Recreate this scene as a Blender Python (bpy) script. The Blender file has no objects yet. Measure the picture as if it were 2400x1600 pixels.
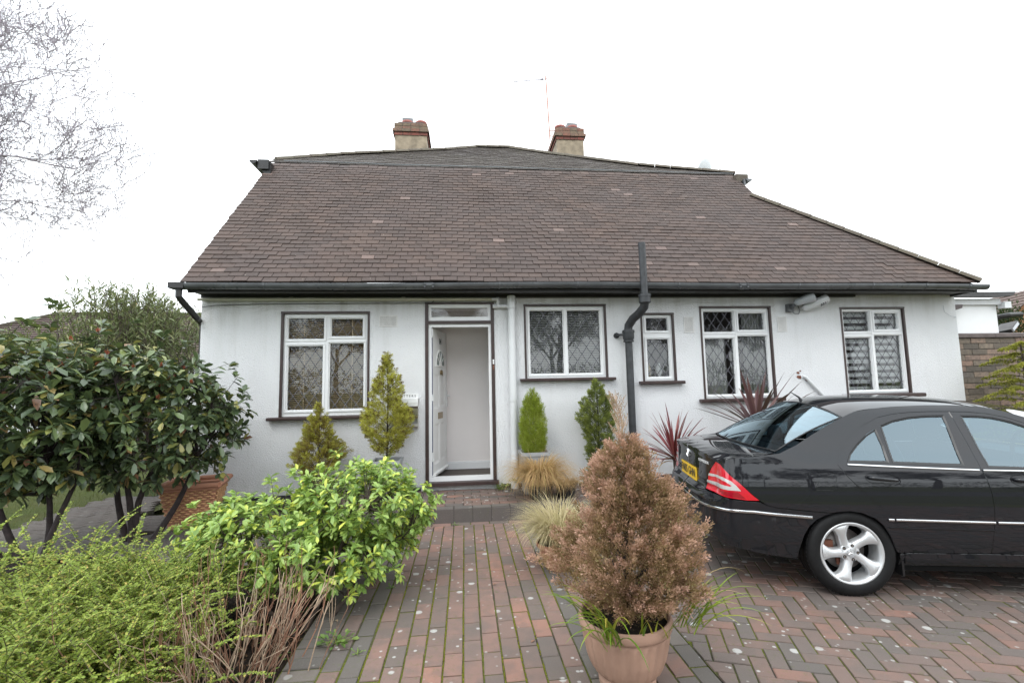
import bpy, math, random
import numpy as np
from mathutils import Vector, Matrix, geometry, noise

R = math.radians
random.seed(7)
rng = np.random.default_rng(7)
S = bpy.context.scene
COL = S.collection

# ------------------------------------------------------------------ camera
def cam_axes(p, y, r):
    f0 = Vector((math.sin(y), math.cos(y), 0)); r0 = Vector((math.cos(y), -math.sin(y), 0)); u0 = Vector((0, 0, 1))
    f = f0 * math.cos(p) + u0 * math.sin(p); u = u0 * math.cos(p) - f0 * math.sin(p)
    rr = r0 * math.cos(r) - u * math.sin(r); uu = u * math.cos(r) + r0 * math.sin(r)
    return rr, uu, f
CAM = Vector((0, -6.2, 1.43))
cr, cu, cf = cam_axes(0.097, 0.102, 0.021)
cd = bpy.data.cameras.new('camera'); co = bpy.data.objects.new('camera', cd); COL.objects.link(co)
co.matrix_world = Matrix(((cr.x, cu.x, -cf.x, CAM.x), (cr.y, cu.y, -cf.y, CAM.y), (cr.z, cu.z, -cf.z, CAM.z), (0, 0, 0, 1)))
cd.sensor_fit = 'HORIZONTAL'; cd.sensor_width = 36; cd.lens = 1104 / 2400 * 36
cd.clip_start = 0.05; cd.clip_end = 600
S.camera = co

# ------------------------------------------------------------------ sky and sun
W = bpy.data.worlds.new('World'); S.world = W; W.use_nodes = True
wn = W.node_tree; wn.nodes.clear()
def wnode(t, **k):
    n = wn.nodes.new(t)
    for a, b in k.items(): setattr(n, a, b)
    return n
SUN_EL, SUN_AZ = R(52), R(215)
sky = wnode('ShaderNodeTexSky', sky_type='NISHITA'); sky.sun_disc = False
sky.sun_elevation = SUN_EL; sky.sun_rotation = SUN_AZ
tc = wnode('ShaderNodeTexCoord')
cl = wnode('ShaderNodeTexNoise'); cl.inputs['Scale'].default_value = 1.1; cl.inputs['Detail'].default_value = 3
wn.links.new(tc.outputs['Generated'], cl.inputs['Vector'])
cr_ = wnode('ShaderNodeValToRGB')
cr_.color_ramp.elements[0].position = 0.35; cr_.color_ramp.elements[0].color = (14.5, 16.2, 17.2, 1)
cr_.color_ramp.elements[1].position = 0.65; cr_.color_ramp.elements[1].color = (18.5, 18.9, 19.2, 1)
wn.links.new(cl.outputs['Fac'], cr_.inputs['Fac'])
mx = wnode('ShaderNodeMixRGB'); mx.inputs['Fac'].default_value = 0.93      # overcast: the blue sky is nearly all behind cloud
wn.links.new(sky.outputs['Color'], mx.inputs['Color1']); wn.links.new(cr_.outputs['Color'], mx.inputs['Color2'])
bg = wnode('ShaderNodeBackground'); bg.inputs['Strength'].default_value = 0.1
wo = wnode('ShaderNodeOutputWorld')
wn.links.new(mx.outputs['Color'], bg.inputs['Color']); wn.links.new(bg.outputs['Background'], wo.inputs['Surface'])
sl = bpy.data.lights.new('sun', 'SUN'); sl.energy = 0.9; sl.angle = R(25); sl.color = (1.0, 0.97, 0.93)
so = bpy.data.objects.new('sun', sl); COL.objects.link(so)
sd = Vector((math.sin(SUN_AZ) * math.cos(SUN_EL), math.cos(SUN_AZ) * math.cos(SUN_EL), math.sin(SUN_EL)))
so.rotation_euler = (-sd).to_track_quat('-Z', 'Y').to_euler()
S.view_settings.view_transform = 'Standard'; S.view_settings.look = 'None'
S.view_settings.exposure = 0.55; S.view_settings.gamma = 1.0
S.cycles.max_bounces = 8; S.cycles.transparent_max_bounces = 12
S.cycles.diffuse_bounces = 4; S.cycles.glossy_bounces = 4

# ------------------------------------------------------------------ materials
MATS = {}
def hexc(c): return (c[0], c[1], c[2], 1)
class NT:
    def __init__(s, name):
        s.m = bpy.data.materials.new(name); s.m.use_nodes = True; s.t = s.m.node_tree; s.t.nodes.clear()
        s.out = s.n('ShaderNodeOutputMaterial'); MATS[name] = s.m
    def n(s, t, **k):
        x = s.t.nodes.new(t)
        for a, b in k.items(): setattr(x, a, b)
        return x
    def l(s, a, b): s.t.links.new(a, b)
    def pos(s):
        return s.n('ShaderNodeNewGeometry').outputs['Position']
    def obj(s): return s.n('ShaderNodeTexCoord').outputs['Object']
    def noise(s, vec, scale, detail=3, rough=.55, w=None):
        x = s.n('ShaderNodeTexNoise'); x.inputs['Scale'].default_value = scale; x.inputs['Detail'].default_value = detail
        x.inputs['Roughness'].default_value = rough; s.l(vec, x.inputs['Vector']); return x.outputs['Fac']
    def voro(s, vec, scale, feat='F1', rand=1):
        x = s.n('ShaderNodeTexVoronoi', feature=feat); x.inputs['Scale'].default_value = scale
        x.inputs['Randomness'].default_value = rand; s.l(vec, x.inputs['Vector']); return x.outputs['Distance']
    def ramp(s, fac, stops, interp='LINEAR'):
        x = s.n('ShaderNodeValToRGB'); e = x.color_ramp.elements; x.color_ramp.interpolation = interp
        e[0].position, e[0].color = stops[0][0], hexc(stops[0][1]); e[1].position, e[1].color = stops[-1][0], hexc(stops[-1][1])
        for p, c in stops[1:-1]:
            k = e.new(p); k.color = hexc(c)
        s.l(fac, x.inputs['Fac']); return x.outputs['Color']
    def fr(s, fac, a, b, c=0., d=1.):
        x = s.n('ShaderNodeMapRange'); x.clamp = True
        for i, v in zip(('From Min', 'From Max', 'To Min', 'To Max'), (a, b, c, d)): x.inputs[i].default_value = v
        s.l(fac, x.inputs['Value']); return x.outputs['Result']
    def mix(s, fac, a, b, mode='MIX'):
        x = s.n('ShaderNodeMixRGB', blend_type=mode)
        for i, v in (('Fac', fac), ('Color1', a), ('Color2', b)):
            if isinstance(v, (int, float)): x.inputs[i].default_value = v
            elif isinstance(v, tuple): x.inputs[i].default_value = hexc(v)
            else: s.l(v, x.inputs[i])
        return x.outputs['Color']
    def math(s, op, a, b=0.):
        x = s.n('ShaderNodeMath', operation=op)
        for i, v in ((0, a), (1, b)):
            if isinstance(v, (int, float)): x.inputs[i].default_value = v
            else: s.l(v, x.inputs[i])
        return x.outputs[0]
    def rnd(s):
        a = s.n('ShaderNodeAttribute', attribute_name='rnd').outputs['Fac']
        o = s.n('ShaderNodeObjectInfo').outputs['Random']
        return s.math('FRACT', s.math('ADD', a, o))
    def bump(s, h, strength, dist=0.01):
        x = s.n('ShaderNodeBump'); x.inputs['Strength'].default_value = strength; x.inputs['Distance'].default_value = dist
        s.l(h, x.inputs['Height']); return x.outputs['Normal']
    def bsdf(s, color, rough=.5, metal=0., normal=None, spec=None, coat=0., coat_rough=.03):
        b = s.n('ShaderNodeBsdfPrincipled')
        for i, v in (('Base Color', color), ('Roughness', rough), ('Metallic', metal)):
            if isinstance(v, tuple): b.inputs[i].default_value = hexc(v)
            elif isinstance(v, (int, float)): b.inputs[i].default_value = v
            else: s.l(v, b.inputs[i])
        if normal: s.l(normal, b.inputs['Normal'])
        if spec is not None: b.inputs['Specular IOR Level'].default_value = spec
        if coat: b.inputs['Coat Weight'].default_value = coat; b.inputs['Coat Roughness'].default_value = coat_rough
        return b.outputs['BSDF']
    def done(s, sh): s.l(sh, s.out.inputs['Surface']); return s.m

def simple(name, col, rough=.5, metal=0., var=.12, nscale=6., bump=0., bscale=60., spec=None, coat=0., rv=.05):
    if var <= .03: rv = .008
    t = NT(name); p = t.obj()
    nz = t.noise(p, nscale, 4)
    c = t.mix(t.fr(nz, .3, .7), tuple(x * (1 - var) for x in col), tuple(min(1, x * (1 + var)) for x in col))
    nrm = t.bump(t.noise(p, bscale, 3), bump, .004) if bump else None
    rr = t.fr(t.noise(p, nscale * 1.3, 2), .3, .7, max(0, rough - rv), min(1, rough + rv))
    return t.done(t.bsdf(c, rr, metal, nrm, spec, coat))

def leafmat(name, stops, rough=.4, trans=.25, spec=.5):
    t = NT(name); r = t.rnd()
    c = t.ramp(r, stops)
    c = t.mix(t.fr(t.noise(t.pos(), 3.0, 2), .35, .65, 0, .22), c, tuple(x * .8 for x in stops[0][1]))
    b = t.bsdf(c, rough, 0, None, spec)
    tr = t.n('ShaderNodeBsdfTranslucent'); t.l(t.mix(.22, c, (.25, .32, .04)), tr.inputs['Color'])
    m = t.n('ShaderNodeMixShader'); m.inputs[0].default_value = trans
    t.l(b, m.inputs[1]); t.l(tr.outputs[0], m.inputs[2])
    return t.done(m.outputs[0])

# roughcast render, white paint
def wall_mat():
    t = NT('white_roughcast'); p = t.pos()
    n1 = t.noise(p, 75, 3, .6); v = t.voro(p, 95)
    h = t.math('ADD', n1, t.math('MULTIPLY', v, .6))
    big = t.noise(p, 1.1, 4)
    sp = t.n('ShaderNodeMapping'); sp.inputs['Scale'].default_value = (5.5, 5.5, .7); t.l(p, sp.inputs['Vector'])
    streak = t.noise(sp.outputs[0], 1.0, 4, .65)
    sep = t.n('ShaderNodeSeparateXYZ'); t.l(p, sep.inputs[0])
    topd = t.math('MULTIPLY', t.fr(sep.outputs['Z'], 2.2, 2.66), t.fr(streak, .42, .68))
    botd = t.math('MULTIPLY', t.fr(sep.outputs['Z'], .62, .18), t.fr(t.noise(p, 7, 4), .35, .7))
    c = t.mix(t.fr(big, .3, .7), (.68, .685, .70), (.735, .74, .75))
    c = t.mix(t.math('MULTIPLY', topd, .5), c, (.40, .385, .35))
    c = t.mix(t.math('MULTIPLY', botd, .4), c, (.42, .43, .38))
    c = t.mix(t.math('MULTIPLY', t.fr(streak, .55, .72), .16), c, (.42, .41, .37))
    crack = t.fr(t.noise(p, 3.3, 5, .7), .63, .70)
    c = t.mix(t.math('MULTIPLY', crack, .22), c, (.50, .49, .45))
    pits = t.fr(v, .0, .16, 1, 0)
    c = t.mix(t.math('MULTIPLY', pits, .22), c, (.5, .5, .5))
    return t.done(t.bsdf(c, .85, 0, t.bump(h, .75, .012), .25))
wall_mat()

def tile_mat(name, mossy, stops):
    t = NT(name); p = t.pos(); r = t.rnd()
    c = t.ramp(r, stops)
    c = t.mix(t.fr(t.noise(p, 45, 4), .35, .7, 0, .45), c, (.118, .090, .078), 'MIX')
    c = t.mix(t.fr(t.noise(p, .8, 3), .4, .65, 0, .35), c, (.074, .061, .060))
    lich = t.fr(t.voro(p, 9.5), .035, .065, 1, 0)
    lm = t.math('MULTIPLY', lich, t.fr(t.noise(p, 2.2, 2), .48, .6))
    c = t.mix(lm, c, (.42, .37, .31))
    moss = t.fr(t.noise(p, 22, 5, .7), .66 - .2 * mossy, .74 - .12 * mossy)
    mm = t.math('MULTIPLY', moss, t.fr(t.noise(p, 1.3, 2), .42 - .2 * mossy, .6))
    c = t.mix(t.math('MULTIPLY', mm, .75), c, (.10, .115, .035) if not mossy else (.125, .12, .085))
    return t.done(t.bsdf(c, .72, 0, t.bump(t.noise(p, 130, 3), .35, .004), .3))
TS = [(0, (0.053, 0.036, 0.031)), (.3, (0.067, 0.046, 0.038)), (.55, (0.074, 0.050, 0.043)), (.8, (0.086, 0.057, 0.047)), (.985, (0.093, 0.062, 0.050)), (.994, (0.219, 0.157, 0.138)), (1, (0.181, 0.122, 0.105))]
tile_mat('clay_roof_tile', 0, TS)
tile_mat('mossy_roof_tile', .8, [(0, (.045, .037, .034)), (1, (.068, .056, .049))])
tile_mat('mossy_ridge', 1.2, [(0, (.085, .068, .05)), (1, (.12, .095, .07))])

def paving_mat(name, stops, moss=.4, lichen=1.):
    t = NT(name); p = t.pos(); r = t.rnd()
    c = t.ramp(r, stops)
    # each block shades from red to charcoal across itself
    off = t.n('ShaderNodeVectorMath', operation='ADD'); cmb = t.n('ShaderNodeCombineXYZ')
    t.l(t.math('MULTIPLY', r, 57.), cmb.inputs[0]); t.l(t.math('MULTIPLY', r, 23.), cmb.inputs[1])
    t.l(p, off.inputs[0]); t.l(cmb.outputs[0], off.inputs[1])
    c = t.mix(t.fr(t.noise(off.outputs[0], 7, 3), .46, .62, 0, .45), c, (.118, .10, .09))
    c = t.mix(t.fr(t.noise(p, 260, 2), .58, .7, 0, .35), c, (.26, .235, .215))
    c = t.mix(t.fr(t.noise(p, 2.1, 4), .42, .7, 0, .4), c, (.115, .107, .098))
    d = t.math('ADD', t.voro(p, 5.6), t.math('MULTIPLY', t.noise(p, 40, 3), .07))
    spot = t.math('MULTIPLY', t.fr(d, .15, .18, 1, 0), t.fr(t.noise(p, 1.5, 2), .40, .46))
    d2 = t.math('ADD', t.voro(p, 17), t.math('MULTIPLY', t.noise(p, 60, 3), .1))
    spot2 = t.math('MULTIPLY', t.fr(d2, .17, .24, 1, 0), t.fr(t.noise(p, 2.4, 2), .46, .53))
    sp = t.math('MAXIMUM', spot, spot2)
    c = t.mix(t.math('MULTIPLY', sp, .85 * lichen), c, (.42, .41, .39))
    gm = t.math('MULTIPLY', t.fr(t.noise(p, 32, 4), .56, .66), t.fr(t.noise(p, 1.5, 2), .42, .6))
    c = t.mix(t.math('MULTIPLY', gm, moss), c, (.10, .11, .045))
    return t.done(t.bsdf(c, .8, 0, t.bump(t.noise(p, 150, 4), .5, .003), .25))
RED = [(0, (0.138, 0.112, 0.098)), (.18, (0.161, 0.117, 0.099)), (.38, (0.189, 0.124, 0.103)), (.62, (0.230, 0.138, 0.112)), (.8, (0.184, 0.129, 0.110)), (.93, (0.258, 0.144, 0.112)), (1, (0.285, 0.152, 0.112))]
MIXR = [(0, (0.120, 0.104, 0.095)), (.25, (0.136, 0.110, 0.099)), (.45, (0.158, 0.115, 0.100)), (.65, (0.179, 0.120, 0.101)), (.85, (0.202, 0.124, 0.101)), (1, (0.230, 0.129, 0.101))]
GREY = [(0, (0.106, 0.095, 0.086)), (.5, (0.127, 0.112, 0.099)), (1, (0.152, 0.131, 0.114))]
paving_mat('red_block_paving', RED)
paving_mat('mixed_block_paving', MIXR)
paving_mat('grey_block_paving', GREY, .3, .5)
paving_mat('slab_grey', [(0, (.098, .084, .078)), (1, (.122, .104, .096))], .3, .3)

def joint_mat():
    t = NT('mossy_joint_sand'); p = t.pos()
    a = t.noise(p, 90, 4, .7); b = t.noise(p, 1.9, 3)
    g = t.ramp(a, [(.3, (.055, .062, .018)), (.55, (.125, .14, .025)), (.75, (.19, .20, .04))])
    d = t.ramp(a, [(.3, (.045, .040, .033)), (.7, (.09, .08, .066))])
    c = t.mix(t.fr(b, .36, .50), d, g)
    return t.done(t.bsdf(c, .95, 0, t.bump(a, 1, .01), .1))
joint_mat()
def soil_mat():
    t = NT('dark_soil'); p = t.pos(); a = t.noise(p, 38, 6, .75)
    c = t.ramp(a, [(.3, (.012, .009, .007)), (.5, (.035, .025, .019)), (.64, (.07, .05, .038)), (.75, (.12, .08, .06))])
    return t.done(t.bsdf(c, .9, 0, t.bump(a, 1, .04), .2))
soil_mat()
def grass_mat():
    t = NT('rough_lawn'); p = t.pos(); a = t.noise(p, 70, 5, .7); b = t.noise(p, 1.2, 3)
    c = t.ramp(a, [(.3, (.04, .06, .015)), (.5, (.085, .11, .025)), (.7, (.15, .17, .05))])
    c = t.mix(t.fr(b, .4, .7, 0, .5), c, (.12, .11, .05))
    return t.done(t.bsdf(c, .9, 0, t.bump(a, 1, .04), .2))
grass_mat()

simple('upvc_white', (.75, .755, .76), .28, var=.02, spec=.5)
simple('hall_paint', (.92, .865, .845), .8, var=.01)
simple('hall_skirting', (.84, .84, .85), .4, var=.01)
simple('door_white', (.82, .815, .80), .3, var=.015)
simple('carpet', (.10, .085, .075), .95, var=.2, nscale=60, bump=.5)
simple('brown_paint', (.045, .027, .025), .42, var=.22, nscale=9, bump=.15)
simple('fascia_paint', (.020, .018, .018), .4, var=.35, nscale=7, bump=.15)
simple('gutter_plastic', (.075, .079, .085), .30, var=.25, nscale=5, spec=.65)
simple('iron_pipe', (.034, .036, .040), .5, var=.3, nscale=14, bump=.3, bscale=40)
simple('white_pipe', (.64, .65, .66), .35, var=.05)
simple('cream_pipe', (.50, .49, .40), .45, var=.1)
simple('black_cable', (.015, .015, .015), .5)
simple('plinth_black', (.022, .022, .026), .6, var=.3)
simple('plaster_vent', (.66, .65, .64), .8, var=.08, nscale=20)
simple('dark_void', (.01, .01, .01), .9)
simple('room_wall', (.22, .20, .18), .9, var=.1)
simple('room_floor', (.10, .08, .06), .8, var=.1)
simple('lead_came', (.13, .13, .15), .5, .1, var=.1)
simple('blind_wood', (.66, .50, .32), .5, var=.15, nscale=30)
simple('blind_pale', (.62, .62, .60), .7, var=.05)
simple('blind_grey', (.70, .71, .72), .8, var=.05)
simple('net_curtain', (.36, .36, .35), .9, var=.1)
simple('brass', (.35, .27, .16), .35, .8)
simple('chrome', (.72, .73, .75), .12, 1.0, var=.02)
simple('steel_brushed', (.55, .53, .50), .3, 1.0, var=.08)
simple('steel_bright', (.80, .80, .80), .55, .35, var=.03)
simple('number_black', (.02, .02, .022), .4)
simple('rust', (.16, .06, .035), .8, var=.4, nscale=40)
simple('gasket_blue', (.015, .02, .09), .5)
simple('chimney_render', (.29, .235, .17), .9, var=.3, nscale=7, bump=.4, bscale=40)
simple('chimney_pot_clay', (.34, .125, .105), .75, var=.25, nscale=8)
simple('dish_grey', (.52, .54, .55), .4, var=.05)
simple('lamp_grey', (.42, .44, .46), .4, var=.1)
simple('lamp_dark', (.09, .095, .10), .5)
simple('terracotta', (.46, .22, .14), .78, var=.16, nscale=5, bump=.2, bscale=120)
simple('terracotta_old', (.35, .215, .155), .82, var=.22, nscale=4, bump=.3, bscale=110)
simple('wicker_clay', (.52, .30, .15), .8, var=.25, nscale=9, bump=.2)
simple('grey_planter', (.28, .29, .30), .55, var=.12)
simple('black_pot', (.018, .018, .02), .45)
simple('bark', (.075, .055, .045), .9, var=.4, nscale=20, bump=.6)
simple('bark_dark', (.035, .025, .024), .85, var=.4, nscale=20, bump=.5)
simple('twig_red', (.26, .135, .085), .75, var=.45, nscale=9)
simple('twig_pale', (.42, .31, .22), .8, var=.3, nscale=9)
simple('winter_twig', (.36, .32, .36), .9, var=.2)
simple('black_rubber', (.007, .007, .0075), .62, spec=.3, var=.2, nscale=30)
simple('alloy', (.66, .67, .68), .42, .6, var=.03)
simple('brake_disc', (.20, .18, .17), .4, .7)
simple('tyre_inner', (.005, .005, .005), .95, spec=.1)
simple('seat_leather', (.045, .047, .055), .5)
simple('plate_yellow', (.80, .50, .03), .4, var=.02)
simple('brick_orange', (.40, .19, .10), .9, var=.25, nscale=14)
simple('lead_flashing', (.18, .19, .2), .5)
simple('black_trim', (.012, .012, .013), .35)
simple('concrete_coping', (.125, .10, .095), .85, var=.25, nscale=10, bump=.4)
simple('mortar', (.13, .115, .10), .95, var=.2, nscale=30)
simple('asphalt', (.05, .05, .05), .9, var=.2, nscale=30)

def brick_mat(name, stops):
    t = NT(name); p = t.pos(); c = t.ramp(t.rnd(), stops)
    c = t.mix(t.fr(t.noise(p, 25, 5), .4, .68, 0, .6), c, (.085, .075, .068))
    return t.done(t.bsdf(c, .9, 0, t.bump(t.noise(p, 90, 4), .6, .006), .2))
brick_mat('stock_brick', [(0, (.12, .105, .09)), (.35, (.19, .155, .125)), (.6, (.24, .195, .155)), (.8, (.28, .19, .15)), (1, (.16, .145, .13))])
brick_mat('red_brick', [(0, (.22, .085, .07)), (.5, (.28, .10, .08)), (1, (.34, .13, .10))])
brick_mat('mossy_brick', [(0, (.20, .155, .11)), (.5, (.23, .15, .11)), (1, (.25, .12, .09))])

# car paint
def carpaint():
    t = NT('black_car_paint'); p = t.obj()
    fl = t.voro(p, 900)
    c = t.mix(t.fr(fl, .1, .4, .5, 0), (.013, .0135, .016), (.034, .035, .040))
    return t.done(t.bsdf(c, .3, .0, None, .0, 1.0, .015))
carpaint()
def lampmat(name, col, rough=.12):
    t = NT(name)
    w = t.n('ShaderNodeTexWave'); w.inputs['Scale'].default_value = 38; w.inputs['Distortion'].default_value = 0; t.l(t.obj(), w.inputs['Vector'])
    c = t.mix(t.fr(w.outputs['Fac'], 0, 1, 0, .25), col, tuple(x * .6 for x in col))
    return t.done(t.bsdf(c, rough, 0, None, .6, 1., .02))
lampmat('red_lens', (.62, .010, .028)); lampmat('clear_lens', (.55, .53, .52)); lampmat('dark_red_lens', (.33, .006, .02))

def glass(name, tint, refl, base_dark=0., rough=0.0, tintg=(1, 1, 1)):
    """thin sheet: mostly see-through, mirror part after Fresnel"""
    t = NT(name)
    tr = t.n('ShaderNodeBsdfTransparent'); tr.inputs[0].default_value = hexc(tint)
    g = t.n('ShaderNodeBsdfGlossy'); g.inputs['Roughness'].default_value = rough; g.inputs[0].default_value = hexc(tintg)
    f = t.n('ShaderNodeFresnel'); f.inputs[0].default_value = 1.5
    k = t.math('MINIMUM', t.math('ADD', t.math('MULTIPLY', f.outputs[0], 1.6), refl), 1.0)
    m = t.n('ShaderNodeMixShader'); t.l(k, m.inputs[0]); t.l(tr.outputs[0], m.inputs[1]); t.l(g.outputs[0], m.inputs[2])
    return t.done(m.outputs[0])
glass('window_glass', (.88, .90, .89), .022)
glass('car_glass', (.33, .46, .52), .12, tintg=(.72, .90, 1.0))
glass('fanlight_glass', (.55, .62, .60), .05)

# ------------------------------------------------------------------ mesh helpers
def setp(o, label=None, cat=None, group=None, kind=None):
    if label: o['label'] = label
    if cat: o['category'] = cat
    if group: o['group'] = group
    if kind: o['kind'] = kind
    return o
def link(o, parent=None):
    COL.objects.link(o)
    if parent is not None: o.parent = parent
    return o
def empty(name, loc=(0, 0, 0), rz=0., **k):
    o = bpy.data.objects.new(name, None); o.empty_display_size = .1; o.location = loc; o.rotation_euler = (0, 0, rz)
    return setp(link(o), **k)
def mesh(name, v, f, mat=None, smooth=False, rnd=None):
    me = bpy.data.meshes.new(name); me.from_pydata([tuple(map(float, p)) for p in v], [], [tuple(map(int, q)) for q in f]); me.update()
    if mat: me.materials.append(MATS[mat] if isinstance(mat, str) else mat)
    if smooth: me.polygons.foreach_set('use_smooth', [True] * len(me.polygons))
    if rnd is not None:
        a = me.attributes.new('rnd', 'FLOAT', 'POINT'); a.data.foreach_set('value', np.asarray(rnd, dtype=np.float32))
    return me
def ob(name, me, parent=None, loc=(0, 0, 0), rot=(0, 0, 0), **k):
    o = bpy.data.objects.new(name, me); o.location = loc; o.rotation_euler = rot
    return setp(link(o, parent), **k)

def fastmesh(name, V, F, mat, rnd=None, smooth=False):
    """V (n,3), F (m,k) arrays, all faces with k corners"""
    V = np.asarray(V, np.float32); F = np.asarray(F, np.int32)
    me = bpy.data.meshes.new(name); me.vertices.add(len(V)); me.vertices.foreach_set('co', V.ravel())
    m, k = F.shape; me.loops.add(m * k); me.loops.foreach_set('vertex_index', F.ravel())
    me.polygons.add(m); me.polygons.foreach_set('loop_start', np.arange(0, m * k, k, dtype=np.int32))
    if smooth: me.polygons.foreach_set('use_smooth', np.ones(m, dtype=bool))
    if rnd is not None:
        a = me.attributes.new('rnd', 'FLOAT', 'POINT'); a.data.foreach_set('value', np.asarray(rnd, np.float32))
    me.materials.append(MATS[mat]); me.update(calc_edges=True); me.validate()
    return me

class MB:
    def __init__(s): s.v = []; s.f = []; s.r = []
    def add(s, v, f, r=0.):
        b = len(s.v); s.v += [tuple(p) for p in v]; s.f += [tuple(i + b for i in q) for q in f]; s.r += [r] * len(v)
    def box(s, x0, x1, y0, y1, z0, z1, r=0., M=None):
        v = [(x, y, z) for z in (z0, z1) for y in (y0, y1) for x in (x0, x1)]
        if M is not None: v = [M @ Vector(p) for p in v]
        s.add(v, [(0, 2, 3, 1), (4, 5, 7, 6), (0, 1, 5, 4), (2, 6, 7, 3), (0, 4, 6, 2), (1, 3, 7, 5)], r)
    def prism(s, poly, y0, y1, axis='y', r=0., M=None):
        """poly in (x,z) when axis y; (x,y) when axis z; (y,z) when axis x"""
        n = len(poly); mk = {'y': lambda a, b, c: (a, c, b), 'z': lambda a, b, c: (a, b, c), 'x': lambda a, b, c: (c, a, b)}[axis]
        v = [mk(a, b, y0) for a, b in poly] + [mk(a, b, y1) for a, b in poly]
        if M is not None: v = [M @ Vector(p) for p in v]
        s.add(v, [tuple(range(n)), tuple(range(2 * n - 1, n - 1, -1))] + [(i, i + n, (i + 1) % n + n, (i + 1) % n) for i in range(n)], r)
    def tube(s, pts, rad, n=8, cap=True, r=0.):
        pts = [Vector(p) for p in pts]; rad = rad if isinstance(rad, (list, tuple)) else [rad] * len(pts)
        v = []; up = None
        for i, p in enumerate(pts):
            d = (pts[min(i + 1, len(pts) - 1)] - pts[max(i - 1, 0)]).normalized()
            if up is None: up = d.orthogonal().normalized()
            a = (up - d * up.dot(d)); a = a.normalized() if a.length > 1e-6 else d.orthogonal().normalized(); up = a
            b = d.cross(a)
            v += [p + (a * math.cos(2 * math.pi * k / n) + b * math.sin(2 * math.pi * k / n)) * rad[i] for k in range(n)]
        f = [(i * n + k, i * n + (k + 1) % n, (i + 1) * n + (k + 1) % n, (i + 1) * n + k) for i in range(len(pts) - 1) for k in range(n)]
        if cap: f += [tuple(range(n - 1, -1, -1)), tuple(range((len(pts) - 1) * n, len(pts) * n))]
        s.add(v, f, r)
    def lathe(s, prof, n=24, c=(0, 0, 0), r=0., fl=None, capb=True, capt=False):
        v = []
        for (rad, z) in prof:
            for k in range(n):
                a = 2 * math.pi * k / n; rr = rad * (fl(a, z) if fl else 1); v.append((c[0] + rr * math.cos(a), c[1] + rr * math.sin(a), c[2] + z))
        m = len(prof)
        f = [(i * n + k, i * n + (k + 1) % n, (i + 1) * n + (k + 1) % n, (i + 1) * n + k) for i in range(m - 1) for k in range(n)]
        if capb: f.append(tuple(range(n - 1, -1, -1)))
        if capt: f.append(tuple(range((m - 1) * n, m * n)))
        s.add(v, f, r)
    def me(s, name, mat, smooth=False): return mesh(name, s.v, s.f, mat, smooth, s.r)
    def ob(s, name, mat, parent=None, smooth=False, **k):
        m = s.me(name, mat, smooth)
        if smooth:
            m.polygons.foreach_set('use_smooth', [True] * len(m.polygons))
            if smooth == 'auto': auto(m)
        return ob(name, m, parent, **k)
def auto(m, ang=40):
    """sharp edges where faces meet steeply, smooth elsewhere"""
    import bmesh
    b = bmesh.new(); b.from_mesh(m)
    bmesh.ops.recalc_face_normals(b, faces=b.faces)
    for e in b.edges:
        if len(e.link_faces) != 2 or e.calc_face_angle(0) > R(ang): e.smooth = False
    b.to_mesh(m); b.free()

def plate(holes, x0, x1, z0, z1, yf, yb):
    """slab in the xz plane with rectangular holes; faces only where solid meets empty"""
    xs = sorted({x0, x1, *[h[0] for h in holes], *[h[2] for h in holes]}); zs = sorted({z0, z1, *[h[1] for h in holes], *[h[3] for h in holes]})
    xs = [x for x in xs if x0 <= x <= x1]; zs = [z for z in zs if z0 <= z <= z1]
    solid = lambda i, j: 0 <= i < len(xs) - 1 and 0 <= j < len(zs) - 1 and not any(h[0] <= (xs[i] + xs[i + 1]) / 2 <= h[2] and h[1] <= (zs[j] + zs[j + 1]) / 2 <= h[3] for h in holes)
    v, f = [], []
    def q(*p): b = len(v); v.extend(p); f.append((b, b + 1, b + 2, b + 3))
    for i in range(len(xs) - 1):
        for j in range(len(zs) - 1):
            if not solid(i, j): continue
            a, b, c, d = xs[i], xs[i + 1], zs[j], zs[j + 1]
            q((a, yf, c), (b, yf, c), (b, yf, d), (a, yf, d)); q((b, yb, c), (a, yb, c), (a, yb, d), (b, yb, d))
            if not solid(i - 1, j): q((a, yb, c), (a, yf, c), (a, yf, d), (a, yb, d))
            if not solid(i + 1, j): q((b, yf, c), (b, yb, c), (b, yb, d), (b, yf, d))
            if not solid(i, j - 1): q((a, yb, c), (b, yb, c), (b, yf, c), (a, yf, c))
            if not solid(i, j + 1): q((a, yf, d), (b, yf, d), (b, yb, d), (a, yb, d))
    return v, f
# ------------------------------------------------------------------ ground, beds, paving
def sheet(name, poly, z, mat, kind='structure', **k):
    return ob(name, mesh(name, [(x, y, z) for x, y in poly], [tuple(range(len(poly)))], mat), kind=kind, **k)
def slab(name, poly, z0, z1, mat, **k):
    m = MB(); m.prism(poly, z0, z1, 'z'); return m.ob(name, mat, **k)
sheet('ground', [(-300, -300), (300, -300), (300, 300), (-300, 300)], -.11, 'rough_lawn', label='rough lawn and open ground reaching out around the bungalow')
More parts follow.
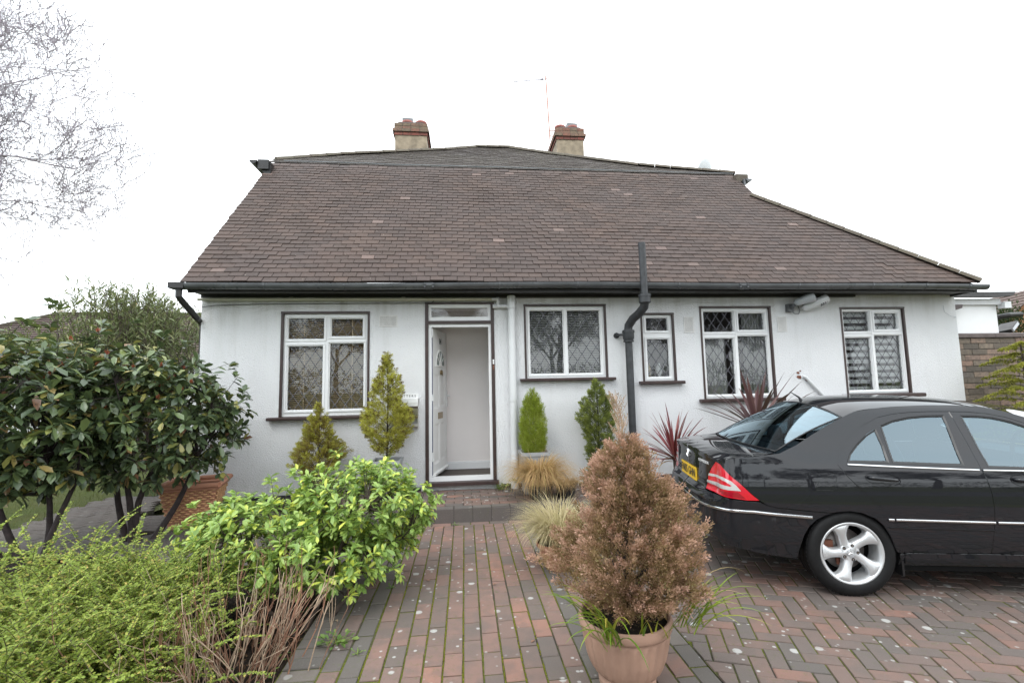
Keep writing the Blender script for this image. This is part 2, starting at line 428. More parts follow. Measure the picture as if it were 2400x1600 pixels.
# planting bed, bumpy
def bumpy(name, x0, x1, y0, y1, z, amp, mat, step=.09, clip=None, **k):
    nx, ny = int((x1 - x0) / step), int((y1 - y0) / step); v, f = [], []
    for j in range(ny + 1):
        for i in range(nx + 1):
            x, y = x0 + (x1 - x0) * i / nx, y0 + (y1 - y0) * j / ny
            v.append((x, y, z + amp * noise.noise((x * 4, y * 4, 3)) + amp * .5 * noise.noise((x * 14, y * 14, 9))))
    for j in range(ny):
        for i in range(nx):
            a = j * (nx + 1) + i; f.append((a, a + 1, a + nx + 2, a + nx + 1))
    return ob(name, mesh(name, v, f, mat, True), kind='structure', **k)
bumpy('soil_bed', -5.2, -.955, -7.0, -1.2, -.065, .025, 'dark_soil', .06, label='dark planting bed of bare soil left of the brick path')
bumpy('lawn', -12, -3.9, -.9, 9, -.03, .03, 'rough_lawn', .15, label='patch of rough green lawn beyond the left shrubs')

BR = {}
def brick_me(poly, h=.06, bev=.004, top=0.):
    """paving block from a convex polygon (counterclockwise), local coordinates"""
    n = len(poly); cx = sum(p[0] for p in poly) / n; cy = sum(p[1] for p in poly) / n
    def ins(p):
        dx, dy = cx - p[0], cy - p[1]; d = math.hypot(dx, dy) or 1
        return (p[0] + dx / d * bev * 1.4, p[1] + dy / d * bev * 1.4)
    v = [(x, y, top - h) for x, y in poly] + [(x, y, top - bev) for x, y in poly] + [(*ins(p), top) for p in poly]
    f = []
    for i in range(n):
        j = (i + 1) % n
        f += [(i, j, j + n, i + n), (i + n, j + n, j + 2 * n, i + 2 * n)]
    f.append(tuple(range(2 * n, 3 * n)))
    return v, f
def clip_poly(poly, a, b, c):
    """keep a*x+b*y<=c"""
    out = []
    for i in range(len(poly)):
        p, q = poly[i - 1], poly[i]; dp, dq = a * p[0] + b * p[1] - c, a * q[0] + b * q[1] - c
        if (dp <= 0) != (dq <= 0):
            t = dp / (dp - dq); out.append((p[0] + t * (q[0] - p[0]), p[1] + t * (q[1] - p[1])))
        if dq <= 0: out.append(q)
    return out
def inview(x, y, z=0.):
    d = Vector((x, y, z)) - CAM; w = d.dot(cf)
    if w < .3: return -1
    px, py = d.dot(cr) / w * 1104, d.dot(cu) / w * 1104
    if abs(px) > 1260 or abs(py) > 860: return -1
    return 1 / w
def lay(bricks, parent, mat, limit=300, gap=.0035, name='brick', rest='far_bricks'):
    """bricks: (cx,cy,angle,len,wid,mat or None,clips,top)"""
    whole, cut = [], []
    for b in bricks:
        cx, cy, a, l, w_, m, clips, top = b
        c_, s_ = math.cos(a), math.sin(a)
        g = gap + abs(rng.normal(0, .0008))
        L = [(-l / 2 + g, -w_ / 2 + g), (l / 2 - g, -w_ / 2 + g), (l / 2 - g, w_ / 2 - g), (-l / 2 + g, w_ / 2 - g)]
        wp = [(cx + x * c_ - y * s_, cy + x * s_ + y * c_) for x, y in L]; n0 = wp
        for k in clips: 
            wp = clip_poly(wp, *k)
            if len(wp) < 3: break
        if len(wp) < 3: continue
        ar = abs(sum(wp[i - 1][0] * wp[i][1] - wp[i][0] * wp[i - 1][1] for i in range(len(wp)))) / 2
        if ar < .0008: continue
        iscut = len(wp) != 4 or any(abs(p[0] - q_[0]) + abs(p[1] - q_[1]) > 1e-6 for p, q_ in zip(sorted(wp), sorted(n0)))
        whole.append((inview(cx, cy), cx, cy, a, l, w_, m or mat, wp if iscut else None, top))
    whole.sort(key=lambda t: -t[0])
    restm = {}
    for k, (vis, cx, cy, a, l, w_, m, wp, top) in enumerate(whole):
        z = top + rng.normal(0, .0016)
        tilt = (rng.normal(0, .004), rng.normal(0, .004))
        if k < limit and vis > 0:
            if wp is None:
                key = (round(l, 3), round(w_, 3), m)
                if key not in BR:
                    g = gap; P = [(-l / 2 + g, -w_ / 2 + g), (l / 2 - g, -w_ / 2 + g), (l / 2 - g, w_ / 2 - g), (-l / 2 + g, w_ / 2 - g)]
                    BR[key] = mesh(name, *brick_me(P), m)
                ob(name, BR[key], parent, (cx, cy, z), (tilt[0], tilt[1], a + rng.normal(0, .009)))
            else:
                ob(name, mesh(name, *brick_me([(x - cx, y - cy) for x, y in wp]), m), parent, (cx, cy, z))
        else:
            mb = restm.setdefault(m, MB()); 
            if wp is None:
                c_, s_ = math.cos(a), math.sin(a); g = gap
                wp = [(cx + x * c_ - y * s_, cy + x * s_ + y * c_) for x, y in [(-l / 2 + g, -w_ / 2 + g), (l / 2 - g, -w_ / 2 + g), (l / 2 - g, w_ / 2 - g), (-l / 2 + g, w_ / 2 - g)]]
            v, f = brick_me(wp); mb.add([(x, y, q + z) for x, y, q in v], f, float(rng.random()))
    for m, mb in restm.items(): mb.ob(rest, m, parent, kind='stuff')

# --- main brick path: straight columns running to the step
path = slab('path', [(-.96, -6.6), (1.215, -6.6), (1.215, -.94), (-.96, -.94)], -.12, -.007, 'mossy_joint_sand', kind='structure', label='brick paved garden path leading straight to the front door step')
B = []
YF = -.945                                     # foot of the step
JX = .1035
x = -.54; c0 = 0
while x + JX < .60:
    off = float(rng.uniform(-.02, .02)) + (.10 if c0 % 2 else 0)
    y = -6.3 + off
    while y < YF - .12:
        l = .203
        B.append((x + JX / 2, y + l / 2, R(90), l, JX, None, [(0, 1, YF - .11)], 0.)); y += l
    x += JX; c0 += 1
XR = x
for i in range(20):                            # header course along the step
    xx = -.56 + .203 * i
    if xx > 1.3: break
    B.append((xx + .1, YF - .055, 0, .203, .104, None, [], 0.))
def column(x0, w_, l, mat, y0=-6.3, y1=YF - .11, ph=0.):
    y = y0 + ph
    while y < y1:
        B.append((x0 + w_ / 2, y + l / 2, R(90), l, w_, mat, [(0, 1, y1)], 0.)); y += l
column(-.648, .104, .203, 'grey_block_paving', ph=.05); column(-.755, .104, .203, 'mixed_block_paving', ph=.12)
y = -6.3
while y < -1.07: B.append((-.858, y + .052, 0, .203, .1035, 'grey_block_paving', [], 0.)); y += .1035
column(XR, .104, .203, 'grey_block_paving', ph=.08)
for i, m in enumerate(('mixed_block_paving', 'mixed_block_paving', 'red_block_paving', 'mixed_block_paving', 'grey_block_paving')):
    x0 = XR + .104 * (i + 1)
    if x0 < 1.2: column(x0, .104, .203, m, ph=.03 + .07 * i)
lay(B, path, 'red_block_paving', 300, .0046)

# --- herringbone drive, turned 20 degrees from the house
drive = slab('driveway', [(1.225, -6.6), (9.6, -6.6), (9.6, -.02), (1.225, -.02)], -.12, -.007, 'mossy_joint_sand', kind='structure', label='block paved driveway in herringbone pattern under the car')
B = []
A20 = R(-20); ca, sa = math.cos(A20), math.sin(A20); u_ = .0905
CL = [(-1, 0, -1.228), (0, 1, -.03), (1, 0, 9.55)]
for i in range(-85, 85):
    for j in range(-85, 85):
        t_ = (i - j) % 4
        # 90 degree herringbone on a unit grid: horizontal block starts where (i-j)%4==0, vertical where ==2... 
        if t_ == 0: cx, cy, a = (i + 1) * u_, (j + .5) * u_, 0.
        elif t_ == 3: cx, cy, a = (i + .5) * u_, (j + 1) * u_, R(90)
        else: continue
        X, Y = 3 + cx * ca - cy * sa, -3.2 + cx * sa + cy * ca
        if X < 1.1 or X > 9.6 or Y > .1 or Y < -6.0: continue
        B.append((X, Y, a + A20, 2 * u_, u_, None, CL, 0.))
lay(B, drive, 'mixed_block_paving', 300, .0038)

# --- grey pavers to the left of the path, in front of the house
gp = [(-.965, -1.95), (-.965, -.02), (-1.0, .0), (-3.9, .0), (-4.25, 1.2), (-4.9, 1.2), (-4.45, .25), (-4.6, -.55), (-5.6, -.9), (-5.6, -1.05), (-3.44, -1.4), (-1.9, -1.87)]
lp = [(-.965, -2.1), (-.965, -.01), (-3.9, -.01), (-4.2, 1.2), (-4.9, 1.2), (-4.9, -1.02), (-3.44, -1.42), (-1.9, -1.88)]
side_path = slab('paving', list(reversed(lp)), -.12, -.007, 'dark_void', kind='structure', label='grey paver path running left along the house front')
side_path.data.materials[0] = MATS['dark_soil']
def inpoly(x, y, P):
    c = False
    for i in range(len(P)):
        (x1, y1), (x2, y2) = P[i - 1], P[i]
        if (y1 > y) != (y2 > y) and x < (x2 - x1) * (y - y1) / (y2 - y1) + x1: c = not c
    return c
def below(a, b):   # keep what lies above the line a-b
    dx, dy = b[0] - a[0], b[1] - a[1]; return (dy, -dx, dy * a[0] - dx * a[1])
FRONT1 = below((-3.44, -1.42), (-1.9, -1.875)); FRONT2 = below((-1.9, -1.875), (-.965, -1.95 - .15))
B = []; A17 = R(-16.5); ca, sa = math.cos(A17), math.sin(A17)
for j in range(-1, 34):
    for i in range(-30, 22):
        cx, cy = i * .203 + (.1 if j % 2 else 0), j * .1035 + .052
        X, Y = -1.9 + cx * ca - cy * sa, -1.885 + cx * sa + cy * ca
        if X > -.9 or X < -5 or Y > 1.2: continue
        if not inpoly(X, Y, lp) and not inpoly(X, Y + .12, lp) and not inpoly(X + .1, Y + .05, lp): continue
        B.append((X, Y, A17, .203, .1035, None, [FRONT1, FRONT2, (1, 0, -.968), (0, 1, -.012) if X > -3.7 else (0, 1, 1.3)], 0.))
lay(B, side_path, 'slab_grey', 300, .0028)

# --- raised doorstep platform
plat = slab('doorstep', [(-1.55, -.93), (1.46, -.93), (1.46, -.005), (-1.55, -.005)], -.1, .143, 'dark_soil', kind='structure', label='raised brick doorstep platform with dark kerb front')
B = []; 
nx = int((1.46 + 1.55) / .203) + 1
for i in range(nx): B.append((-1.55 + .1015 + i * .203, -.93 + .05, 0, .203, .10, 'grey_block_paving', [(1, 0, 1.46)], .15))
for r_ in range(8):
    for i in range(nx + 1):
        B.append((-1.55 + i * .203 + (.1 if r_ % 2 else 0), -.825 + .0515 + r_ * .1025, 0, .203, .1025, 'red_block_paving' if r_ in (1, 2, 4, 5) else 'mixed_block_paving', [(1, 0, 1.46), (-1, 0, 1.55), (0, 1, -.008)], .15))
lay(B, plat, 'red_block_paving', 300, .0032)
kb = mesh('kerb_block', *brick_me([(-.1, -.012), (.1, -.012), (.1, .012), (-.1, .012)], .15, .005), 'slab_grey')
for i in range(15): 
    x0 = -1.55 + .1015 + i * .203
    if x0 < 1.4: ob('kerb_block', kb, plat, (x0, -.944, .146 + rng.normal(0, .001)))

# moss tufts along the joints of the path
V, F, rr = [], [], []
for i in range(2600):
    jx = -.54 + JX * int(rng.integers(0, 12)); y = float(rng.uniform(-4.6, -1.2))
    if noise.noise((jx * 3, y * 1.3, 5)) < -.05: continue
    cx, cy, s = jx + rng.normal(0, .0022), y, rng.uniform(.003, .0065)
    b = len(V); a0 = rng.uniform(0, 6.28)
    V += [(cx + s * math.cos(a0 + k * 1.2566), cy + 1.9 * s * math.sin(a0 + k * 1.2566), -.006) for k in range(5)] + [(cx, cy, .002 + s * .35)]
    F += [(b + k, b + (k + 1) % 5, b + 5) for k in range(5)]; rr += [float(rng.random())] * 6
t = NT('moss'); a_ = t.noise(t.pos(), 120, 4, .7)
t.done(t.bsdf(t.ramp(a_, [(.3, (.09, .105, .012)), (.7, (.22, .22, .03))]), .95, 0, t.bump(a_, 1, .01), .1))
ob('moss', fastmesh('moss', V, F, 'moss', rr, True), kind='stuff', label='bright green moss growing along the joints of the brick path')
# ------------------------------------------------------------------ the bungalow
house = empty('house', (2, 0, 0), label='white roughcast bungalow with a brown tiled roof and leaded windows', cat='house')
def H(o):
    """parent to the house without moving"""
    o.parent = house; o.matrix_parent_inverse = Matrix.Translation((-2, 0, 0)); return o
def sub(o, par):
    o.parent = par; o.matrix_parent_inverse = Matrix.Identity(4)   # par sits at the world origin of the house frame
    return o
XL, XRW, YB, ZT = -3.27, 7.24, 9.0, 2.72
WINS = [  # outer, panes, sill(x0,x1,z0,z1)
 ((-2.31, 1.12, -1.21, 2.45), [(-2.235, 2.10, -1.79, 2.37), (-1.70, 2.13, -1.305, 2.36), (-2.23, 1.20, -1.80, 2.01), (-1.715, 1.20, -1.29, 2.04)], (-2.43, -1.19, 1.08, 1.12)),
 ((.80, 1.54, 1.93, 2.535), [(.88, 1.60, 1.335, 2.455), (1.395, 1.60, 1.845, 2.455)], (.73, 2.01, 1.50, 1.54)),
 ((2.41, 1.475, 2.89, 2.41), [(2.50, 2.165, 2.81, 2.345), (2.50, 1.53, 2.81, 2.05)], (2.35, 2.97, 1.432, 1.475)),
 ((3.265, 1.215, 4.325, 2.50), [(3.335, 2.14, 3.775, 2.43), (3.85, 2.165, 4.235, 2.405), (3.335, 1.27, 3.76, 2.05), (3.82, 1.27, 4.255, 2.08)], (3.19, 4.40, 1.17, 1.215)),
 ((5.385, 1.235, 6.40, 2.48), [(5.45, 2.13, 5.86, 2.42), (5.94, 2.155, 6.31, 2.395), (5.45, 1.285, 5.85, 2.04), (5.91, 1.285, 6.33, 2.07)], (5.30, 6.53, 1.18, 1.235)),
]
DOOR = (-.505, .20, .40, 2.565)
holes = [w_[0] for w_ in WINS] + [DOOR]
v, f = plate(holes, XL, XRW, 0.0, ZT, 0.0, .24)
# left, right and back walls, with the left gable rising under the slope
m = MB(); m.add(v, f)
m.prism([(0.24, 0), (YB, 0), (YB, ZT), (YB, 5.2), (2.0, 5.2), (.24, 3.3), (.24, ZT)], XL, XL + .2, 'x')
m.box(XRW - .2, XRW, .24, YB, 0, ZT); m.box(XL + .2, XRW - .2, YB - .2, YB, 0, ZT)
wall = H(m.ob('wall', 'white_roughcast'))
# black painted plinth strip
m = MB()
for a, b in ((XL - .006, -1.56), (1.47, XRW + .006)): m.box(a, b, -.012, -.002, .0, .17)
for a, b in ((-1.55, -.56), (.46, 1.46)): m.box(a, b, -.012, -.002, .151, .20)
H(m.ob('plinth', 'plinth_black'))

# ---- rooms behind the windows
for a, b in ((-3.0, -.8), (.62, 2.15), (2.25, 3.05), (3.1, 4.9), (4.95, 6.95)):
    v = [(a, .25, .3), (b, .25, .3), (b, 2.7, .3), (a, 2.7, .3), (a, .25, 2.6), (b, .25, 2.6), (b, 2.7, 2.6), (a, 2.7, 2.6)]
    m = MB(); m.add(v, [(0, 1, 2, 3), (4, 7, 6, 5), (0, 3, 7, 4), (1, 5, 6, 2), (3, 2, 6, 7)]); H(m.ob('room', 'room_wall'))

def lattice(p, y, px=.132, pz=.19, w_=.0075, ph=.03):
    """flat lead strips crossing in diamonds, clipped to the pane"""
    m = MB(); x0, z0, x1, z1 = p
    k = pz / px
    for sgn in (1, -1):
        c = -60
        while c < 60:
            # line z = z1 + sgn*k*(x - x0) - c*pz + ph
            pts = []
            off = z1 - c * pz + ph
            xa, xb = x0, x1
            za, zb = off + sgn * k * (xa - x0), off + sgn * k * (xb - x0)
            c += 1
            # clip in z
            def at(z): return x0 + (z - off) / (sgn * k)
            seg = sorted([(xa, za), (xb, zb)], key=lambda q: q[1])
            if seg[0][1] > z1 or seg[1][1] < z0: continue
            lo = (at(z0), z0) if seg[0][1] < z0 else seg[0]
            hi = (at(z1), z1) if seg[1][1] > z1 else seg[1]
            d = Vector((hi[0] - lo[0], 0, hi[1] - lo[1]))
            if d.length < .012: continue
            n = Vector((-d.z, 0, d.x)).normalized() * w_ / 2
            a, b = Vector((lo[0], y, lo[1])), Vector((hi[0], y, hi[1]))
            m.add([a - n, b - n, b + n, a + n, a - n * .5 + Vector((0, -.002, 0)), b - n * .5 + Vector((0, -.002, 0)), b + n * .5 + Vector((0, -.002, 0)), a + n * .5 + Vector((0, -.002, 0))],
                  [(0, 4, 5, 1), (4, 7, 6, 5), (7, 3, 2, 6)])
    return m
WLAB = ['four light leaded window with wooden slat blind', 'two light leaded window beside the white soil pipe', 'narrow leaded window with ornaments on its sill', 'leaded window behind the red cordyline', 'leaded window with a striped roller blind above the car']
for wi, (o_, panes, sill) in enumerate(WINS):
    x0, z0, x1, z1 = o_
    bw = .026 if wi != 0 else .028
    # white frame is the window itself
    ins = (x0 + bw, z0 + .004, x1 - bw, z1 - bw)
    v, f = plate(panes, ins[0], ins[2], ins[1], ins[3], .028, .085)
    win = H(ob('window', mesh('window', v, f, 'upvc_white'))); win['label'] = WLAB[wi]
    # bevelled glazing beads, raised sash edges round every pane
    m = MB()
    for p in panes:
        g = .012
        for (a, b, c, d) in ((p[0] - .03, p[0] - g, p[1] - .03, p[3] + .03), (p[2] + g, p[2] + .03, p[1] - .03, p[3] + .03), (p[0] - g, p[2] + g, p[3] + g, p[3] + .03), (p[0] - g, p[2] + g, p[1] - .03, p[1] - g)):
            m.box(a, b, .017, .0275, c, d)
    for p in panes:  # sloping bead into the glass
        X0, Z0, X1, Z1 = p; g = .011; yi, yo = .045, .026
        V8 = [(X0 - g, yo, Z0 - g), (X1 + g, yo, Z0 - g), (X1 + g, yo, Z1 + g), (X0 - g, yo, Z1 + g), (X0 + .004, yi, Z0 + .004), (X1 - .004, yi, Z0 + .004), (X1 - .004, yi, Z1 - .004), (X0 + .004, yi, Z1 - .004)]
        m.add(V8, [(0, 1, 5, 4), (1, 2, 6, 5), (2, 3, 7, 6), (3, 0, 4, 7)])
    sub(m.ob('sash', 'upvc_white'), win)
    # brown outer surround: head and two jambs as separate boards
    m = MB(); m.box(x0 - .002, x1 + .002, -.012, .10, z1 - bw, z1)
    m.box(x0, x0 + bw, -.008, .10, z0, z1 - bw - .001); m.box(x1 - bw, x1, -.008, .10, z0, z1 - bw - .001)
    sub(m.ob('surround', 'brown_paint'), win)
    m = MB(); m.prism([(.10, sill[2] + .012), (-.075, sill[2]), (-.085, sill[2] + .01), (-.085, sill[3] - .012), (-.075, sill[3] - .003), (.10, sill[3] + .004)], sill[0], sill[1], 'x')
    sub(m.ob('sill', 'brown_paint'), win)
    for p in panes:
        e = .003
        sub(ob('pane', mesh('pane', [(p[0] + e, .062, p[1] + e), (p[2] - e, .062, p[1] + e), (p[2] - e, .062, p[3] - e), (p[0] + e, .062, p[3] - e)], [(0, 1, 2, 3)], 'window_glass')), win)
        sub(lattice(p, .058, ph=.03 + .04 * (panes.index(p) % 2)).ob('lead_lattice', 'lead_came', kind='stuff'), win)
    # blinds and curtains
    bx0, bx1, bz0, bz1 = ins[0] + .02, ins[2] - .02, ins[1] + .03, ins[3] - .02
    if wi == 0:
        m = MB(); z = bz0; k = 0
        while z < bz1:
            tl = .004 * math.sin(k * .7); m.add([(bx0, .115, z), (bx1, .115, z + tl * .3), (bx1, .14, z + .019), (bx0, .14, z + .019 + tl * .2)], [(0, 1, 2, 3)]); z += .027; k += 1
        for x in (bx0 + .2, bx1 - .2): m.box(x, x + .012, .112, .114, bz0, bz1)
        sub(m.ob('slat_blind', 'blind_wood', kind='stuff'), win)
    elif wi == 1:
        m = MB(); z = bz0
        while z < bz1 - .05:
            m.add([(bx0, .125, z), (bx1, .125, z), (bx1, .14, z + .012), (bx0, .14, z + .012)], [(0, 1, 2, 3)]); z += .024
        sub(m.ob('slat_blind', 'blind_pale', kind='stuff'), win)
    elif wi == 4:
        m = MB(); z = bz1 - .02
        while z > bz0:
            m.box(bx0, bx1, .13, .133, z - .055, z); z -= .098
        sub(m.ob('striped_blind', 'blind_grey', kind='stuff'), win)
    elif wi == 3:
        m = MB(); n_ = 60; xx0, xx1 = 3.97, 4.29
        pts = [(xx0 + (xx1 - xx0) * i / n_, .15 + .02 * math.sin(i * .8)) for i in range(n_ + 1)]
        m.add([(x, y, bz0) for x, y in pts] + [(x, y, bz1) for x, y in pts], [(i, i + 1, i + n_ + 2, i + n_ + 1) for i in range(n_)])
        pts = [(3.30 + .42 * i / n_, .19 + .012 * math.sin(i * .9)) for i in range(n_ + 1)]
        b = len(m.v); m.add([(x, y, bz0) for x, y in pts] + [(x, y, bz1 - .35) for x, y in pts], [(i, i + 1, i + n_ + 2, i + n_ + 1) for i in range(n_)])
        sub(m.ob('curtain', 'net_curtain', None, True), win)
# ornaments on the inner sill of the narrow window
for (x, s, mt, lb) in ((2.70, 1.0, 'hall_skirting', 'pale urn shaped vase on the inner sill of the narrow window'), (2.56, .75, 'brass', 'small tan figure vase on the inner sill of the narrow window')):
    m = MB(); m.lathe([(.02 * s, 0), (.022 * s, .01), (.012 * s, .03), (.038 * s, .08), (.045 * s, .12), (.035 * s, .16), (.016 * s, .19), (.02 * s, .21)], 16)
    m.ob('vase', mt, None, True, loc=(x, .14, 1.511), label=lb, cat='vase')
m = MB(); m.box(2.44, 2.86, .10, .20, 1.48, 1.51); H(m.ob('inner_sill', 'upvc_white'))

# ---- doorway
m = MB()
m.box(-.505, -.462, -.012, .11, .255, 2.565); m.box(.357, .40, -.012, .11, .255, 2.565)
m.box(-.4615, .3565, -.014, .11, 2.54, 2.565); m.box(-.4615, .3565, -.012, .11, 2.277, 2.318)
df = H(m.ob('door_frame', 'brown_paint')); df['label'] = 'dark brown timber frame round the open front door'
m = MB(); m.prism([(.11, .205), (-.05, .205), (-.075, .21), (-.075, .243), (-.06, .252), (.11, .256)], -.525, .425, 'x'); sub(m.ob('doorstep_sill', 'brown_paint'), df)
tp = (-.425, 2.372, .318, 2.492)
v, f = plate([tp], -.4605, .3555, 2.3185, 2.5395, .012, .08); sub(ob('transom_frame', mesh('transom_frame', v, f, 'upvc_white')), df)
sub(ob('pane', mesh('pane', [(tp[0], .05, tp[1]), (tp[2], .05, tp[1]), (tp[2], .05, tp[3]), (tp[0], .05, tp[3])], [(0, 1, 2, 3)], 'window_glass')), df)
v, f = plate([(-.422, .31, .322, 2.238)], -.4615, .3565, .2565, 2.2765, .012, .085); sub(ob('inner_frame', mesh('inner_frame', v, f, 'upvc_white')), df)
m = MB()
for a, b in ((.33, .50), (.62, 1.28), (1.36, 2.10)): m.box(-.421, -.413, .02, .085, a, b)
sub(m.ob('gasket', 'gasket_blue'), df)
m = MB()
for z in (.56, 1.31, 2.16):
    m = MB(); m.tube([(-.412, .03, z - .045), (-.412, .03, z + .045)], .009, 8); sub(m.ob('hinge', 'upvc_white'), df)
m = MB(); m.box(.372, .392, -.02, -.0125, 1.74, 1.80); m.tube([(.382, -.02, 1.78), (.382, -.03, 1.77)], .006, 8); sub(m.ob('doorbell', 'steel_bright'), df)
m = MB(); m.box(.374, .393, -.017, -.0125, 1.665, 1.725); sub(m.ob('rust_patch', 'rust'), df)
# leaf, hinged left and swung inwards 78 degrees
leaf_w = .735
dl = H(empty('door', (-.412, .055, .312), R(78))); dl.matrix_parent_inverse = Matrix.Translation((-2, 0, 0)); dl['label'] = 'white panelled front door standing wide open'
def dpart(o): o.parent = dl; return o
hp = [(.09, .14, .335, .66), (.40, .14, .645, .66), (.09, .86, .335, 1.32), (.40, .86, .645, 1.32)]
# fan light hole approximated by its own recessed panel
v, f = plate(hp, 0, leaf_w, 0, 1.922, 0, .045); dpart(ob('leaf', mesh('leaf', v, f, 'door_white')))
m = MB()
for p in hp:
    a, b, c, d = p; g = .03
    V8 = [(a, .0, b), (c, 0, b), (c, 0, d), (a, 0, d), (a + g, .013, b + g), (c - g, .013, b + g), (c - g, .013, d - g), (a + g, .013, d - g)]
    m.add(V8, [(0, 1, 5, 4), (1, 2, 6, 5), (2, 3, 7, 6), (3, 0, 4, 7), (4, 5, 6, 7)])
dpart(m.ob('panel', 'door_white'))
arc = [(.3675 + .235 * math.cos(R(a)), 1.42 + .235 * math.sin(R(a))) for a in range(0, 181, 12)]
arc2 = [(.3675 + .20 * math.cos(R(a)), 1.44 + .20 * math.sin(R(a))) for a in range(0, 181, 12)]
m = MB(); n = len(arc); m.add([(x, -.010, z) for x, z in arc] + [(x, -.012, z) for x, z in arc2] + [(x, -.0005, z) for x, z in arc], [(i, i + 1, i + n + 1, i + n) for i in range(n - 1)] + [(i, i + 2 * n, i + 2 * n + 1, i + 1) for i in range(n - 1)] + [(n - 1, 0, n, 2 * n - 1)])
m.prism([(.3675 + .06 * math.cos(R(a)), 1.44 + .06 * math.sin(R(a))) for a in range(0, 181, 20)], -.013, -.001)
for a in (36, 72, 108, 144): m.tube([(.3675 + .055 * math.cos(R(a)), -.008, 1.44 + .055 * math.sin(R(a))), (.3675 + .2 * math.cos(R(a)), -.008, 1.44 + .2 * math.sin(R(a)))], .006, 6)
dpart(m.ob('fanlight_frame', 'door_white'))
m = MB(); m.prism(arc2, -.006, -.001); 
simple('frosted_glass', (.22, .27, .25), .15, var=.25, nscale=30)
dpart(m.ob('fanlight_glass', 'frosted_glass'))
def digit_mesh(txt, size, mat, name='number', depth=.002):
    cu_ = bpy.data.curves.new(name, 'FONT'); cu_.body = txt; cu_.size = size; cu_.extrude = depth; cu_.align_x = 'CENTER'; cu_.resolution_u = 3
    o = bpy.data.objects.new(name, cu_); COL.objects.link(o); dg = bpy.context.evaluated_depsgraph_get()
    me = bpy.data.meshes.new_from_object(o.evaluated_get(dg)); bpy.data.objects.remove(o); bpy.data.curves.remove(cu_)
    me.name = name; me.materials.clear(); me.materials.append(MATS[mat]); return me
o = dpart(ob('number', digit_mesh('14', .115, 'number_black'))); o.location = (.3675, -.004, 1.735); o.rotation_euler = (R(90), 0, 0)
m = MB(); m.lathe([(.001, -.004), (.034, -.002), (.036, .006), (.02, .012), (.001, .013)], 16); m.tube([(.0, .03, .016), (.012, .0, .022), (.0, -.04, .02), (-.012, 0, .022), (0, .03, .016)], .006, 6)
o = dpart(m.ob('knocker', 'brass', None, True)); o.location = (.3675, -.012, 1.345); o.rotation_euler = (R(90), 0, 0)
m = MB(); m.box(.25, .48, -.008, -.0005, .715, .80); dpart(m.ob('letter_flap', 'brass'))
m = MB(); m.box(leaf_w - .045, leaf_w - .012, -.012, -.0005, .86, 1.10); m.tube([(leaf_w - .028, -.012, 1.02), (leaf_w - .028, -.05, 1.02), (leaf_w - .13, -.055, 1.02)], .009, 8); dpart(m.ob('handle', 'upvc_white', None, 'auto'))
m = MB(); m.prism([(0, -.0), (-.03, .004), (-.035, .03), (0, .045)], .02, leaf_w - .01, 'x'); dpart(m.ob('weather_bar', 'door_white'))
# ---- hall behind it
m = MB(); HX0, HX1, HY = -.60, .62, .87
v = [(HX0, .245, .25), (HX1, .245, .25), (HX1, HY, .25), (HX0, HY, .25), (HX0, .245, 2.58), (HX1, .245, 2.58), (HX1, HY, 2.58), (HX0, HY, 2.58)]
m.add(v, [(4, 7, 6, 5), (0, 3, 7, 4), (1, 5, 6, 2), (3, 2, 6, 7)]); m.box(HX0, -.51, .241, .244, .25, 2.58); m.box(.405, HX1, .241, .244, .25, 2.58)
H(m.ob('hall_wall', 'hall_paint'))
m = MB(); m.add([(HX0, .0855, .262), (HX1, .0855, .262), (HX1, HY, .262), (HX0, HY, .262)], [(0, 1, 2, 3)]); H(m.ob('hall_carpet', 'carpet'))
m = MB(); m.box(HX0, HX1, HY - .018, HY - .002, .263, .355); m.box(HX0, HX1, HY - .012, HY - .002, .3555, .372); H(m.ob('skirting_board', 'hall_skirting'))

# ---- air vents
def vent(x0, x1, z0, z1, lab):
    m = MB(); fw = .012
    nx, nz = max(5, int((x1 - x0) / .016)), max(5, int((z1 - z0) / .016)); hs = []
    dx, dz = (x1 - x0 - 2 * fw) / nx, (z1 - z0 - 2 * fw) / nz
    for i in range(nx):
        for j in range(nz):
            hs.append((x0 + fw + i * dx + dx * .25, z0 + fw + j * dz + dz * .25, x0 + fw + (i + .75) * dx, z0 + fw + (j + .75) * dz))
    v, f = plate(hs, x0, x1, z0, z1, -.009, -.0015)
    o = H(ob('air_vent', mesh('air_vent', v, f, 'plaster_vent'))); o['label'] = lab
    m.box(x0 + fw, x1 - fw, -.0035, -.002, z0 + fw, z1 - fw); sub(m.ob('vent_backing', 'dark_void'), o)
vent(-1.09, -.86, 2.245, 2.395, 'square white plaster air vent between the first window and the door')
vent(3.03, 3.17, 2.13, 2.35, 'painted air vent right of the narrow window'); vent(4.41, 4.55, 2.13, 2.35, 'painted air vent left of the security light')

# ---- roof
simple('roof_felt', (.018, .016, .016), .9)
PT = R(47.3); ct, st = math.cos(PT), math.sin(PT)
EY, EZ = -.40, 2.745
KY = 2.06; KZ = EZ + (KY - EY) * math.tan(PT)
HIPT = (5.10, 1.40); HIPB = (7.20, EY)
def rz(y): return EZ + (y - EY) * math.tan(PT)
m = MB(); o_ = .02
front = [(-3.27, EY + .04), (7.12, EY + .04), (5.10, 1.38), (5.10, KY), (-3.27, KY)]
m.add([(x, y, rz(y) - .045) for x, y in front], [(0, 1, 2, 3, 4)])
# right hand slope of the low part
m.add([(7.12, EY, EZ - .02), (5.10, 1.40, rz(1.40) - .03), (5.10, 7.2, rz(1.40) - .03), (7.12, 9.2, EZ - .02)], [(0, 3, 2, 1)])
